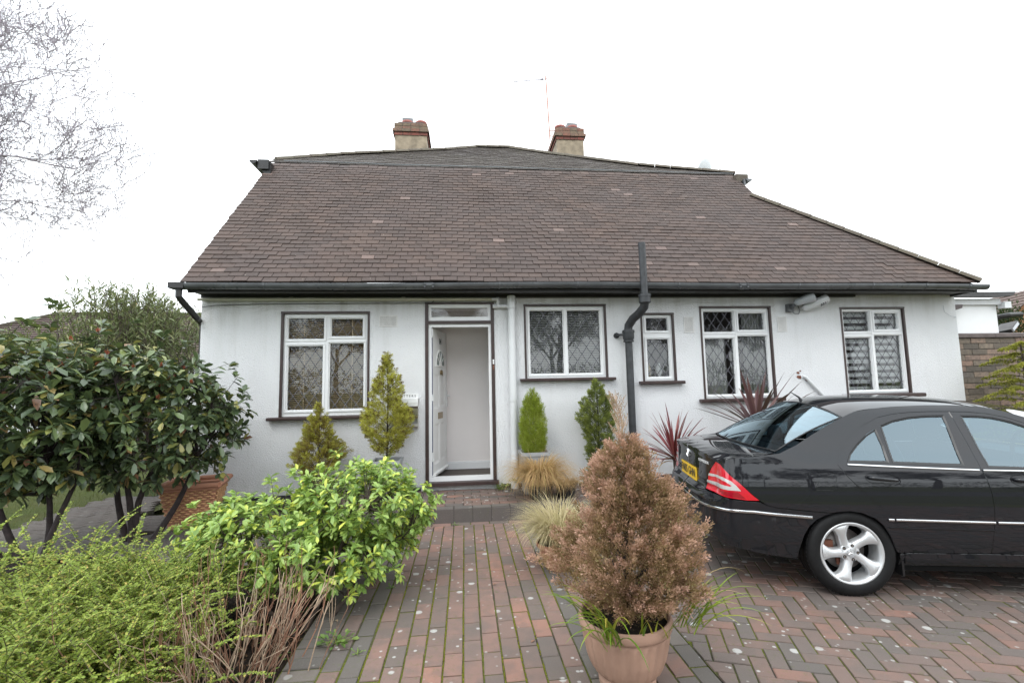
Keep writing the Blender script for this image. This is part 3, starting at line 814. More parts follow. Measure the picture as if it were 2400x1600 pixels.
# upper roof: front face follows the sagging hips, then two side faces
up = [(-3.33, 2.06), (-3.33, 2.36), (-2.39, 3.02), (-.4, 3.93), (.32, 4.43), (1.14, 4.50), (2.07, 3.78), (3.62, 2.76), (5.30, 2.22), (5.30, 2.06)]
SU = .7
def uz(y): return KZ + (y - KY) * SU
m.add([(x, y, uz(y) - .03) for x, y in up], [tuple(range(len(up)))])
lh = [(-3.33, 2.36), (-2.39, 3.02), (-.4, 3.93), (.32, 4.43)]; rh = [(1.14, 4.50), (2.07, 3.78), (3.62, 2.76), (5.30, 2.22)]
zr = uz(4.43) - .03
m.add([(x, y, uz(y) - .03) for x, y in lh] + [(.5, 9.2, zr), (-3.33, 9.2, KZ + .1)], [(0, 1, 5), (1, 2, 5), (2, 3, 4), (2, 4, 5)])
m.add([(x, y, uz(y) - .03) for x, y in rh] + [(5.30, 9.2, KZ + .1), (.9, 9.2, zr)], [(0, 1, 5), (1, 2, 4, 5), (2, 3, 4)])
m.add([(.32, 4.43, zr), (1.14, 4.5, uz(4.5) - .03), (.9, 9.2, zr), (.5, 9.2, zr)], [(0, 1, 2, 3)])
roof = H(m.ob('roof', 'roof_felt')); roof['label'] = 'steep brown plain tile roof with shallow mossy top'
def sag(x, y):  # slow waves and dips of an old roof
    return .020 * noise.noise((x * .5, y * .9, 1.7)) + .010 * noise.noise((x * 2.0, y * 2.4, 8))
GA = .0985; TW = .1655; TL_ = .135; TH = .0165
def tile_verts(w_=TW - .0065):
    a = w_ / 2
    return [(-a, 0, 0), (a, 0, 0), (a, TL_, 0), (-a, TL_, 0), (-a, 0, TH), (a, 0, TH), (a, TL_, TH), (-a, TL_, TH)]
TF = [(0, 1, 5, 4), (1, 2, 6, 5), (3, 0, 4, 7), (4, 5, 6, 7)]
tile_me = mesh('roof_tile', tile_verts(), TF, 'clay_roof_tile')
rest_m = MB(); cnt = 0
nrow = 36
for r_ in range(nrow):
    s_ = r_ * GA; y = EY + s_ * ct; z = EZ + s_ * st
    yt = y + .05
    xr = 7.17 - (y - EY) * (7.17 - 5.12) / (1.40 - EY) if y < 1.40 else 5.17
    x = -3.30 + (.0 if r_ % 2 else TW / 2) + rng.normal(0, .004)
    first = True
    if r_ % 2 == 0: x -= TW * .5
    while x < xr:
        w_ = TW
        if first and r_ % 2 == 0: w_ = TW * 1.5; 
        cx = x + w_ / 2
        x1 = min(x + w_, xr + .02)
        zz = sag(cx, y) + rng.normal(0, .0012); dyy = rng.normal(0, .0013)
        lift = abs(rng.normal(0, .0025)) + (.02 if rng.random() < .008 else 0)
        rot = rng.normal(0, .007)
        ang = PT - .085 + rng.normal(0, .006) + lift
        M_ = Matrix.Translation((cx, y - .012 - dyy, z + zz - dyy)) @ Matrix.Rotation(rot, 4, 'Z') @ Matrix.Rotation(ang, 4, 'X')
        if cnt < 300 and w_ == TW and x1 == x + w_:
            o = ob('roof_tile', tile_me); o.parent = roof; o.matrix_parent_inverse = Matrix.Identity(4); o.matrix_basis = M_; cnt += 1
        else:
            hw = (x1 - x) / 2 - .00325; Mx = Matrix.Translation(((x + x1) / 2 - cx, 0, 0))
            tv = [(p[0] / (TW / 2 - .00325) * hw, p[1], p[2]) for p in tile_verts()]
            rest_m.add([M_ @ (Mx @ Vector(p)) for p in tv], TF, float(rng.random()))
        x += w_; first = False
sub(rest_m.ob('far_roof_tiles', 'clay_roof_tile', kind='stuff'), roof)
# upper tiles
m = MB(); gu = GA; cu_, su_ = math.cos(math.atan(SU)), math.sin(math.atan(SU))
for r_ in range(30):
    y = KY + .03 + r_ * gu * cu_; z = uz(y)
    x = -3.3 + (TW / 2 if r_ % 2 else 0)
    while x < 5.3:
        if inpoly(x, y, up) and inpoly(x, y + .05, up):
            M_ = Matrix.Translation((x, y, z + .8 * sag(x, y) - .01 + rng.normal(0, .002))) @ Matrix.Rotation(math.atan(SU) - .07 + rng.normal(0, .01), 4, 'X')
            m.add([M_ @ Vector(p) for p in tile_verts()], TF, float(rng.random()))
        x += TW
sub(m.ob('upper_roof_tiles', 'mossy_roof_tile', kind='stuff'), roof)
# lead edge between the two slopes
m = MB(); m.tube([(x, KY - .012, KZ + .03 + sag(x, KY)) for x in np.linspace(-3.1, 5.2, 30)], .008, 6); sub(m.ob('lead_flashing', 'lead_flashing'), roof)
def ridge(pts, rad, step, name, mat, drop=.02):
    """half round ridge tiles, each its own piece"""
    for a, b in zip(pts[:-1], pts[1:]):
        a, b = Vector(a), Vector(b); L = (b - a).length; n = max(1, round(L / step)); d = (b - a).normalized()
        side = d.cross(Vector((0, 0, 1))).normalized(); upv = side.cross(d).normalized()
        for k in range(n):
            p0, p1 = a + d * (L * k / n + .003), a + d * (L * (k + 1) / n - .003)
            m = MB(); v = []
            for p, rr in ((p0, rad * 1.05), (p1, rad * .97)):
                for q in range(7):
                    t_ = math.pi * q / 6; v.append(p + side * rr * math.cos(t_) + upv * (rr * math.sin(t_) * .75 - drop + rng.normal(0, .0015)))
            m.add(v, [(q, q + 1, q + 8, q + 7) for q in range(6)] + [tuple(range(6, -1, -1)), tuple(range(7, 14))])
            sub(m.ob(name, mat, None, False), roof)
ridge([(HIPB[0], HIPB[1] - .02, EZ + .03), (HIPT[0] + .02, HIPT[1] + .02, rz(1.42) + .03)], .085, .26, 'hip_tile', 'mossy_ridge', .03)
ridge([(x, y, uz(y) + .01) for x, y in [(-3.36, 2.34)] + lh[1:]], .095, .30, 'ridge_tile', 'mossy_ridge', .035)
ridge([(.32, 4.43, uz(4.43) + .01), (1.14, 4.50, uz(4.5) + .01)], .10, .30, 'ridge_tile', 'mossy_ridge', .035)
ridge([(x, y, uz(y) + .01) for x, y in rh[:-1] + [(5.33, 2.20)]], .095, .30, 'ridge_tile', 'mossy_ridge', .035)
# corner saddle pieces and the side dormer eaves that stick out at both ends
m = MB(); m.box(5.12, 5.36, 1.84, 2.08, 5.19, 5.33); sub(m.ob('corner_tile', 'mossy_ridge'), roof)
m = MB(); m.box(5.13, 5.235, 1.95, 9.0, 4.6, 5.2); H(m.ob('upper_side_wall', 'upvc_white'))
m = MB(); m.box(-3.20, -3.10, 2.05, 9.0, 4.6, 5.32); H(m.ob('upper_left_wall', 'fascia_paint'))
def gutter_y(x, y0, y1, z, name='side_gutter'):
    m = MB(); n = 8; v = []
    for y in (y0, y1):
        for k in range(n + 1):
            a = math.pi + math.pi * k / n; v.append((x + .06 * math.cos(a), y, z + .06 * math.sin(a)))
    m.add(v, [(k, k + 1, k + n + 2, k + n + 1) for k in range(n)] + [tuple(range(n, -1, -1))])
    return m
m = gutter_y(-3.43, 1.62, 9, 5.25); m.box(-3.37, -3.2, 1.66, 9, 5.12, 5.28); m.prism([(-3.40, 5.2), (-3.24, 5.02), (-3.18, 5.02), (-3.18, 5.26)], 1.70, 1.78); H(m.ob('side_gutter', 'fascia_paint'))
m = gutter_y(5.34, 1.78, 9, 5.22); m.box(5.24, 5.28, 1.80, 9, 5.10, 5.22); H(m.ob('side_gutter', 'gutter_plastic'))

# ---- eaves: fascia, soffit, gutter
m = MB(); m.box(-3.26, 7.16, -.335, -.30, 2.632, 2.735); m.box(-3.26, 7.16, -.30, -.002, 2.655, 2.68); m.box(-3.26, 7.16, -.345, -.3355, 2.65, 2.672)
m.box(-3.255, 5.6, -.06, -.002, 2.62, 2.6545)
H(m.ob('fascia', 'fascia_paint'))
m = MB(); m.box(7.17, 7.23, -.33, 2.5, 2.63, 2.74); H(m.ob('side_fascia', 'fascia_paint'))
gx0, gx1 = -3.37, 7.28; gy, gz, gr = -.402, 2.735, .058
def gz_at(x): return gz - .018 * (abs(x - 2) / 5) + .006 * math.sin(x * 1.3) - .0
m = MB(); n = 10; xs_ = list(np.linspace(gx0, gx1, 40)); v = []
prof = [(-gr, 0), (-gr * 1.0, -.028), (-gr * .80, -.052), (-gr * .35, -.066), (gr * .35, -.066), (gr * .8, -.052), (gr, -.028), (gr, 0)]
n = len(prof)
for x in xs_:
    for a, b in prof: v.append((x, gy + a, gz_at(x) + b))
for x in xs_:
    for a, b in prof: v.append((x, gy + a * .93, gz_at(x) + b * .95 + .001))
nb = len(xs_) * n
f = [(i * n + k, (i + 1) * n + k, (i + 1) * n + k + 1, i * n + k + 1) for i in range(len(xs_) - 1) for k in range(n - 1)]
f += [(nb + i * n + k, nb + i * n + k + 1, nb + (i + 1) * n + k + 1, nb + (i + 1) * n + k) for i in range(len(xs_) - 1) for k in range(n - 1)]
f += [(i * n, nb + i * n, nb + (i + 1) * n, (i + 1) * n) for i in range(len(xs_) - 1)] + [(i * n + n - 1, (i + 1) * n + n - 1, nb + (i + 1) * n + n - 1, nb + i * n + n - 1) for i in range(len(xs_) - 1)]
f += [tuple(range(n)), tuple(range((len(xs_) - 1) * n + n - 1, (len(xs_) - 1) * n - 1, -1))]
m.add(v, f); gut = H(m.ob('gutter', 'gutter_plastic', None, 'auto'))
bx = [-2.35, -1.43, .45, 1.44, 2.78, 4.1 + .35, 5.52, 6.32, 6.98]
def band(w_, gx):
    m = MB(); v = []
    for x in (-w_, w_):
        for a, b in prof: v.append((x, gy + a * 1.10, b * 1.09 + .002))
    m.add(v, [(k, n + k, n + k + 1, k + 1) for k in range(n - 1)] + [tuple(range(n)), tuple(range(2 * n - 1, n - 1, -1))]); return m
bm_ = band(.011, 0).me('gutter_bracket', 'gutter_plastic')
for x in bx: o = ob('gutter_bracket', bm_, None, (x, 0, gz_at(x))); sub(o, gut)
for x in (-.42, 3.66):
    m = band(.045, 0)
    for dx in (-.05, .05): 
        for dz in (-.01, -.045): m.tube([(dx, gy - .075, dz), (dx, gy - .045, dz)], .012, 6)
    sub(m.ob('gutter_union', 'gutter_plastic', None, loc=(x, 0, gz_at(x))), gut)
# left end outlet and downpipe going back round the corner
m = MB(); m.box(-3.41, -3.24, -.465, -.335, 2.66, 2.728); m.tube([(-3.32, -.40, 2.67), (-3.32, -.40, 2.57), (-3.30, -.36, 2.52), (-3.27, -.10, 2.36), (-3.31, .12, 2.30), (-3.31, .12, .05)], .036, 10)
H(m.ob('downpipe', 'fascia_paint'))
# ---- pipes on the wall
m = MB(); m.tube([(.628, -.065, .15), (.628, -.065, 2.64)], .05, 16); m.tube([(.628, -.065, 2.47), (.628, -.065, 2.63)], .058, 16); m.tube([(.628, -.065, 1.25), (.628, -.065, 1.30)], .056, 16)
H(m.ob('soil_pipe', 'white_pipe', None, 'auto'))
m = MB(); m.tube([(-3.29, -.055, 2.60), (-1.5, -.055, 2.598), (.40, -.055, 2.595)], .021, 10)
for x in (-2.2, -.8): m.tube([(x, -.055, 2.5995), (x + .05, -.055, 2.5995)], .026, 10)
H(m.ob('waste_pipe', 'cream_pipe', None, 'auto'))
m = MB(); m.tube([(.37, -.055, 2.595), (.44, -.055, 2.595), (.452, -.055, 2.58), (.452, -.05, 2.51), (.452, -.05, 2.50), (.60, -.055, 2.50)], .023, 10)
m.tube([(.385, -.05, 2.50), (.46, -.05, 2.50)], .028, 10); m.tube([(.43, -.055, 2.595), (.47, -.055, 2.595)], .027, 10)
H(m.ob('waste_elbow', 'white_pipe', None, 'auto'))
pa = [(-3.3, -.03, 2.50), (-3.1, -.02, 2.53), (-2.6, -.02, 2.545), (-1.2, -.02, 2.55), (-.45, -.025, 2.55)]
m = MB(); m.tube(pa, .004, 5); m.tube([(-.36, -.03, 2.60), (-.41, -.03, 2.56), (-.44, -.03, 2.545)], .004, 5); H(m.ob('cable', 'black_cable'))
m = MB(); m.tube([(7.02, -.02, 2.50), (7.03, -.02, 2.40), (7.12, -.02, 2.34), (7.20, -.03, 2.32), (7.28, .2, 2.33), (7.34, .33, 2.40), (7.40, .34, 2.50)], .004, 5); H(m.ob('cable', 'lamp_grey'))
# black vent stack with two sockets and a swan neck, standing off the wall past the gutter
vx0, vx1, vy0, vy1 = 2.19, 2.30, -.12, -.47
m = MB(); m.tube([(vx0, vy0, 0), (vx0, vy0, 2.06)], .048, 16); m.tube([(vx0, vy0, 2.02), (vx0, vy0, 2.05), (vx0, vy0, 2.16), (vx0, vy0, 2.165)], [.062, .074, .074, .06], 16)
m.tube([(vx0, vy0, 2.0), (vx0, vy0, 2.02)], .07, 16); m.tube([(vx0, vy0, 2.125), (vx0, vy0, 2.155)], .082, 16)
m.tube([(vx0, vy0, 2.15), (vx0 + .005, vy0 - .01, 2.22), (vx0 + .04, vy0 - .09, 2.30), (vx1 - .02, vy1 + .14, 2.36), (vx1, vy1 + .03, 2.42), (vx1, vy1, 2.50)], .056, 16)
m.tube([(vx1, vy1, 2.46), (vx1, vy1, 2.47), (vx1, vy1, 2.57), (vx1, vy1, 2.575)], [.062, .074, .074, .06], 16); m.tube([(vx1, vy1, 2.545), (vx1, vy1, 2.575)], .080, 16)
m.tube([(vx1, vy1, 2.57), (vx1 - .005, vy1, 3.25)], .046, 16); m.tube([(vx0 - .13, -.0, 2.10), (vx0 - .10, -.10, 2.10), (vx0 - .05, -.12, 2.10)], .018, 8); m.tube([(vx0 - .13, -.0, 2.10), (vx0 - .128, -.02, 2.10)], .04, 8)
o = H(m.ob('vent_pipe', 'iron_pipe', None, 'auto')); o['label'] = 'dark cast iron vent stack rising past the gutter'

# ---- chimneys
def chimney(x0, x1, y0, z0, z1, lab, pots, dx=0):
    c = H(empty('chimney', (0, 0, 0))); c.matrix_parent_inverse = Matrix.Translation((-2, 0, 0)); c['label'] = lab
    def P(o): o.parent = c; return o
    d = 1.35; y1 = y0 + d; nb = .23
    zs = z1 - .15
    m = MB(); m.box(x0 + .02, x1 - .02, y0 + .02, y1 - .02, z0, zs); P(m.ob('stack', 'chimney_render'))
    def course(z, out, mat):
        h = .066; a, b, c_, e = x0 - out, x1 + out, y0 - out, y1 + out
        core = MB(); core.box(a + .012, b - .012, c_ + .012, e - .012, z, z + .074); P(core.ob('mortar_bed', 'mortar'))
        n_ = 4; L = (b - a) / n_
        for k in range(n_):
            m = MB(); m.box(a + k * L + .005, a + (k + 1) * L - .005, c_, c_ + .1, z + .004, z + h + .004, float(rng.random())); P(m.ob('brick', mat))
        n_ = 6; L = (e - c_ - .104) / n_
        for sx in (a, b - .1):
            for k in range(n_):
                m = MB(); m.box(sx - (.001 if sx == a else -.001), sx + .1 + (.001 if sx != a else -.001), c_ + .104 + k * L + .004, c_ + .104 + (k + 1) * L - .004, z + .004, z + h + .004, float(rng.random())); P(m.ob('brick', mat))
    course(zs, .0, 'red_brick'); course(zs + .075, .035, 'mossy_brick'); course(zs + .15, .0, 'mossy_brick'); course(zs + .225, .0, 'mossy_brick')
    m = MB(); m.prism([(x0 + .02, zs + .30), (x1 - .02, zs + .30), (x1 - .12, zs + .35), (x0 + .12, zs + .35)], y0 + .05, y1 - .05); P(m.ob('flaunching', 'concrete_coping'))
    for px, cowl in pots:
        cx, cy = x0 + px, y0 + .30
        m = MB(); m.lathe([(.12, .0), (.115, .06), (.11, .10), (.135, .11), (.135, .16), (.115, .165), (.105, .16), (.10, .05)], 20)
        p = P(m.ob('chimney_pot', 'chimney_pot_clay', None, True)); p.location = (cx, cy, zs + .32)
        if cowl:
            m = MB(); m.box(-.13, .13, -.02, .13, .162, .27); q = m.ob('cowl', 'lead_flashing'); q.parent = p
            q.rotation_euler = (0, 0, .1)
chimney(-1.575, -.80, 4.5, 5.6, 7.51, 'left rendered chimney stack with two clay pots', [(.28, True), (.60, False)])
chimney(2.27, 2.975, 4.5, 5.6, 7.53, 'right rendered chimney stack carrying the television aerial', [(.17, False), (.48, True)])
# ---- things fixed to the house
ar = empty('television_aerial', (2.13, 4.55, 7.4), label='thin television aerial on a mast tied to the right chimney', cat='aerial')
m = MB(); m.tube([(0, 0, 0), (-.06, 0, 1.62)], .017, 6)
simple('aerial_metal', (.42, .22, .17), .6, .3); simple('aerial_rod', (.45, .43, .48), .5, .4)
m.ob('mast', 'aerial_metal', ar)
m = MB(); m.tube([(-.02, 0, .08), (.15, 0, .08)], .012, 5); m.tube([(-.02, 0, .22), (.15, 0, .22)], .012, 5); m.ob('bracket', 'aerial_metal', ar)
m = MB(); e0, e1 = Vector((.02, 0, 1.56)), Vector((-.86, 0, 1.44)); m.tube([e0, e1], .012, 5)
for k in range(11):
    p = e0.lerp(e1, .1 + .9 * k / 10); hh = .08 if k != 1 else .10; m.tube([p - Vector((0, 0, hh)), p + Vector((0, 0, hh))], .006, 4)
m.tube([e0.lerp(e1, .2) + Vector((-.03, 0, -.01)), e0.lerp(e1, .2) + Vector((.03, 0, .01))], .03, 8)
m.ob('yagi', 'aerial_rod', ar)
ds = empty('satellite_dish', (5.28, 3.1, 5.66), label='grey satellite dish showing above the roof ridge at right', cat='dish')
m = MB(); m.lathe([(.001, 0), (.10, .01), (.20, .035), (.29, .075), (.31, .09), (.30, .10), (.28, .085)], 28, capb=False)
o = m.ob('reflector', 'dish_grey', ds, True); o.location = (0, 0, .28); o.rotation_euler = (R(72), 0, R(-150)); o.scale = (.85, 1.05, 1)
m = MB(); m.tube([(0, .1, .3), (0, .12, .0), (0, .1, -.3)], .02, 8); m.ob('bracket', 'lamp_dark', ds)
lb = empty('letterbox', (-.735, -.001, 1.17), label='steel wall letterbox marked LETTERS left of the front door', cat='letterbox')
m = MB(); m.box(-.145, .145, -.010, 0, .145, .21); m.ob('name_plate', 'steel_bright', lb)
o = ob('lettering', digit_mesh('L E T T E R S', .042, 'number_black', 'lettering', .001), lb, (.0, -.0115, .163), (R(90), 0, 0)); o.scale = (.98, 1, 1)
m = MB(); m.prism([(-.001, .14), (-.115, .128), (-.125, .10), (-.12, .055), (-.09, .02), (-.085, -.09), (-.001, -.10)], -.145, .145, 'x'); m.ob('box_body', 'steel_brushed', lb)
m = MB(); m.prism([(-.1265, .142), (-.131, .10), (-.128, .05), (-.124, .05), (-.1205, .10), (-.118, .135), (-.004, .146), (-.003, .152)], -.148, .148, 'x'); m.ob('hood', 'steel_bright', lb)
m = MB(); m.tube([(-.14, -.06, -.20), (.14, -.06, -.20)], .03, 10); m.box(-.145, -.138, -.09, 0, -.23, -.09); m.box(.138, .145, -.09, 0, -.23, -.09); m.ob('newspaper_tube', 'steel_brushed', lb)
sc_ = empty('security_light', (4.60, -.001, 2.46), label='twin security light and camera on the wall under the eaves', cat='security light')
m = MB(); m.box(-.05, .04, -.06, 0, -.05, .06); m.tube([(0, -.05, 0), (0, -.12, .03)], .025, 8); m.ob('mount', 'lamp_dark', sc_)
def can(p0, p1, r0, r1, cap=True):
    m = MB(); p0, p1 = Vector(p0), Vector(p1); m.tube([p0, p0.lerp(p1, .1), p0.lerp(p1, .8), p1, p1 + (p1 - p0) * .02], [r0 * .5, r0, r1, r1 * 1.05, r1 * .8], 16); return m
m = can((.02, -.10, .06), (.22, -.24, .13), .05, .065); m.ob('lamp_head', 'lamp_grey', sc_, 'auto')
m = can((.16, -.07, -.01), (.46, -.17, .12), .055, .06)
m.ob('camera_head', 'white_pipe', sc_, 'auto')
m = MB()
for k in range(4): m.tube([(.36 + k * .025, -.19 - k * .006, .035 + k * .012), (.39 + k * .025, -.14, .015 + k * .012)], .008, 5)
m.ob('vent_slot', 'lamp_dark', sc_)
m = MB(); m.tube([(-.02, -.05, -.02), (.03, -.07, -.08), (.10, -.06, -.085), (.14, -.04, -.03), (.12, -.03, .04)], .006, 6); m.ob('flex', 'lamp_dark', sc_)
# broken overflow pipe and filler marks lower down
ov = empty('overflow_pipe', (4.72, -.002, 1.50), label='white overflow pipe sloping down the wall above the car', cat='pipe')
m = MB(); m.tube([(0, -.02, 0), (.03, -.03, -.01), (.40, -.03, -.40), (.70, -.03, -.72)], .02, 10); m.ob('pipe', 'white_pipe', ov)
m = MB()
for (a, b, r_) in ((-.045, -.01, .03), (-.055, .05, .02), (.075, -.055, .025), (-.02, .075, .012)):
    m.prism([(a + r_ * (1 + .3 * math.sin(k * 2.1)) * math.cos(k * .785), b + r_ * (1 + .3 * math.cos(k * 1.7)) * math.sin(k * .785)) for k in range(8)], -.004, -.0005)
m.ob('bare_patch', 'rust', ov)
# ------------------------------------------------------------------ the parked saloon car
def spl(U, V):
    U = np.array(U, float); V = np.array(V, float); m = np.zeros(len(U))
    d = np.diff(V) / np.diff(U); m[1:-1] = (d[:-1] * np.diff(U)[1:] + d[1:] * np.diff(U)[:-1]) / (U[2:] - U[:-2]); m[0], m[-1] = d[0], d[-1]
    def f(u):
        u = min(max(u, U[0]), U[-1]); i = min(np.searchsorted(U, u, 'right') - 1, len(U) - 2); h = U[i + 1] - U[i]; t = (u - U[i]) / h
        return (2*t**3-3*t**2+1)*V[i] + (t**3-2*t**2+t)*h*m[i] + (-2*t**3+3*t**2)*V[i+1] + (t**3-t**2)*h*m[i+1]
    return f
PU = [-1.62, -1.30, -1.12, -1.00, -.91, -.83, -.75, -.6, -.3, 0, .3, 1.0, 2.0, 2.5, 2.8, 2.95, 3.1, 3.3, 3.6, 3.85]
PX = [-.893, -.888, -.872, -.842, -.803, -.755, -.69, -.58, -.3, 0, .3, 1.0, 2.0, 2.5, 2.8, 2.93, 3.05, 3.17, 3.24, 3.26]
PW = [0, .32, .50, .605, .675, .728, .755, .777, .795, .80, .80, .80, .80, .785, .73, .67, .57, .43, .15, 0]
fx, fw = spl(PU, PX), spl(PU, PW)
SZ = [.18, .22, .295, .35, .50, .60, .70, .78, .83, .867, .91, .95, 1.0, 1.1, 1.17, 1.215, 1.245, 1.265]
SI = [.075, .045, .028, .016, .004, .0, .004, .014, .026, .043, .068, .090, .114, .164, .202, .232, .262, .30]
RZ = [.18, .27, .32, .40, .50, .575, .605, .625, .64, .70, .80, .86, .895, .915, .93]
RI = [.15, .055, .03, .006, .0, .0, .006, .03, .052, .060, .066, .064, .058, .066, .09]
fs, fr_ = spl(SZ, SI), spl(RZ, RI)
def sstep(a, b, x):
    t = min(max((x - a) / (b - a), 0), 1); return t * t * (3 - 2 * t)
def inset(u, z):
    if u > 0:
        t = sstep(2.75, 3.0, u)
    else: t = sstep(-.84, -1.03, u)
    a = fs(z)
    if u > -.9 and u < 0:  # fender shoulder stays fuller towards the tail
        a -= .35 * max(0, a) * sstep(.84, .90, z) * sstep(-.2, -.6, u) * (1 - sstep(.93, 1.0, z))
    return a * (1 - t) + t * (fr_(z) if u < 0 else .5 * fs(z) + .5 * fr_(z))
def SF(u, z, off=0.):
    """point on the right hand skin of the car, local frame"""
    e = 1e-3; dx, dw = fx(u + e) - fx(u - e), fw(u + e) - fw(u - e); L = (dx * dx + dw * dw) ** .5 or 1
    nx, nw = -dw / L, dx / L          # outward
    i = inset(u, z) - off
    return (fx(u) - nx * i, -(fw(u) - nw * i), z)
YAW = R(-12)
car = empty('parked_car', (2.721, -2.422, 0), YAW, label='black saloon car parked on the block paved drive, seen from behind', cat='car')
def CP(o): o.parent = car; return o
def dens(P, d=.03, closed=True):
    out = []; n = len(P)
    for i in range(n if closed else n - 1):
        a, b = P[i], P[(i + 1) % n]; k = max(1, int(math.hypot(b[0] - a[0], b[1] - a[1]) / d))
        out += [(a[0] + (b[0] - a[0]) * j / k, a[1] + (b[1] - a[1]) * j / k) for j in range(k)]
    if not closed: out.append(P[-1])
    return out
def area2(P): return sum(P[i - 1][0] * P[i][1] - P[i][0] * P[i - 1][1] for i in range(len(P)))
def shrink(P, g):
    if area2(P) < 0: P = P[::-1]
    n = len(P); out = []
    for i in range(n):
        a, b, c = Vector(P[i - 1]), Vector(P[i]), Vector(P[(i + 1) % n])
        d1, d2 = (b - a), (c - b)
        if d1.length < 1e-6 or d2.length < 1e-6: out.append(P[i]); continue
        n1, n2 = Vector((-d1.y, d1.x)).normalized(), Vector((-d2.y, d2.x)).normalized(); m = n1 + n2
        if m.length < .3: m = n1
        m = m.normalized(); k = g / max(.4, m.dot(n1)); out.append((b.x + m.x * k, b.y + m.y * k))
    return out
def rounded(P, r=.03, n=4):
    out = []
    for i in range(len(P)):
        a, b, c = Vector(P[i - 1]), Vector(P[i]), Vector(P[(i + 1) % len(P)])
        u, v_ = (a - b), (c - b); ru, rv = min(r, u.length * .45), min(r, v_.length * .45)
        p, q = b + u.normalized() * ru, b + v_.normalized() * rv
        for k in range(n + 1):
            t_ = k / n; w_ = p * (1 - t_) ** 2 + b * 2 * t_ * (1 - t_) + q * t_ ** 2; out.append((w_.x, w_.y))
    return out
def tess(P, holes=(), step=.036):
    """triangles filling polygon P minus holes"""
    P = dens(P); Hs = [dens(h) for h in holes]
    pts = [Vector(p) for p in P]; ed = [(i, (i + 1) % len(P)) for i in range(len(P))]
    for h in Hs:
        b = len(pts); pts += [Vector(p) for p in h]; ed += [(b + i, b + (i + 1) % len(h)) for i in range(len(h))]
    xs = [p[0] for p in P]; zs = [p[1] for p in P]; nb = len(pts)
    bd = np.array([tuple(p) for p in pts])
    x = min(xs) + step / 2
    while x < max(xs):
        z = min(zs) + step / 2
        while z < max(zs):
            if inpoly(x, z, P) and not any(inpoly(x, z, h) for h in Hs) and np.min((bd[:, 0] - x) ** 2 + (bd[:, 1] - z) ** 2) > (step * .45) ** 2: pts.append(Vector((x, z)))
            z += step
        x += step
    V, E_, F_, *_r = geometry.delaunay_2d_cdt(pts, ed, [], 0, 1e-5)
    F_ = [f for f in F_ if abs((V[f[1]] - V[f[0]]).cross(V[f[2]] - V[f[0]])) > 4e-7]
    F_ = [f for f in F_ if (lambda c: inpoly(c[0], c[1], P) and not any(inpoly(c[0], c[1], h) for h in Hs))((sum(V[i][0] for i in f) / 3, sum(V[i][1] for i in f) / 3))]
    return V, F_
def panel(name, P, holes=(), off=0., side=1, mat='black_car_paint', parent=car, lip=.012, fn=None, step=.036, gap=0., lab=None):
    """body panel cut from the car's skin; edges turn inwards so the shut lines have depth"""
    if area2(P) < 0: P = P[::-1]
    if gap: P = shrink(P, gap)
    V, F_ = tess(P, holes, step)
    fn0 = fn is None
    fn = fn or (lambda u, z, o: SF(u, z, o))
    v = [fn(p[0], p[1], off) for p in V]; f = [list(t_) for t_ in F_]
    cnt_ = {}
    for t_ in f:
        for i in range(3): e = (t_[i], t_[(i + 1) % 3]); cnt_[e] = 1
    bnd = [e for e in cnt_ if (e[1], e[0]) not in cnt_]
    nf = len(f)
    if lip:
        idx = {}
        for e in bnd:
            for i in e:
                if i not in idx: idx[i] = len(v); p = V[i]; v.append(fn(p[0], p[1], off)); v.append(fn(p[0], p[1], off - lip))
        f += [[idx[e[1]], idx[e[0]], idx[e[0]] + 1, idx[e[1]] + 1] for e in bnd]
    nrm = None
    if fn0:
        base = [(p[0], p[1]) for p in V] + ([None] * (len(v) - len(V)))
        if lip:
            for i, j in idx.items(): base[j] = base[j + 1] = (V[i][0], V[i][1])
        cache = {}; nrm = []
        for b_ in base:
            if b_ not in cache:
                u_s, z_s = b_; e_ = 4e-3
                a1, a2 = Vector(SF(u_s + e_, z_s)), Vector(SF(u_s - e_, z_s)); b1, b2 = Vector(SF(u_s, z_s + e_)), Vector(SF(u_s, z_s - e_))
                n_ = (a1 - a2).cross(b1 - b2).normalized(); o_s = Vector(SF(u_s, z_s, .01)) - Vector(SF(u_s, z_s, 0))
                if n_.dot(o_s) < 0: n_ = -n_
                cache[b_] = (n_.x, n_.y * side, n_.z)
            nrm.append(cache[b_])
    v = [(a, b * side, c) for a, b, c in v]
    if side < 0: f = [t_[::-1] for t_ in f]
    me = mesh(name, v, f, mat)
    sm = np.zeros(len(f), bool); sm[:nf] = True; me.polygons.foreach_set('use_smooth', sm)
    if nrm: me.normals_split_custom_set_from_vertices(nrm)
    # keep the lip from bending the shading of the skin
    o = ob(name, me); o.parent = parent
    if lab: o['label'] = lab
    return o
def strip(name, pts, h, off, mat, side=1, parent=car, th=.005):
    """moulding that follows the skin; pts in (u,z)"""
    pts = dens(pts, .03, False); m = MB(); v = []
    for (u, z) in pts:
        for dz, o_ in ((-h / 2, off - th), (-h / 2, off + th * .5), (-h * .25, off + th), (h * .25, off + th), (h / 2, off + th * .5), (h / 2, off - th)):
            p = SF(u, z + dz, o_); v.append((p[0], p[1] * side, p[2]))
    n = len(pts); f = [(i * 6 + k, i * 6 + k + 1, (i + 1) * 6 + k + 1, (i + 1) * 6 + k) for i in range(n - 1) for k in range(5)]
    f += [tuple(range(5, -1, -1)), tuple(range((n - 1) * 6, n * 6))]
    m.add(v, f); me = m.me(name, mat, False); auto(me, 50); me.polygons.foreach_set('use_smooth', [True] * len(me.polygons))
    o = ob(name, me); o.parent = parent; return o

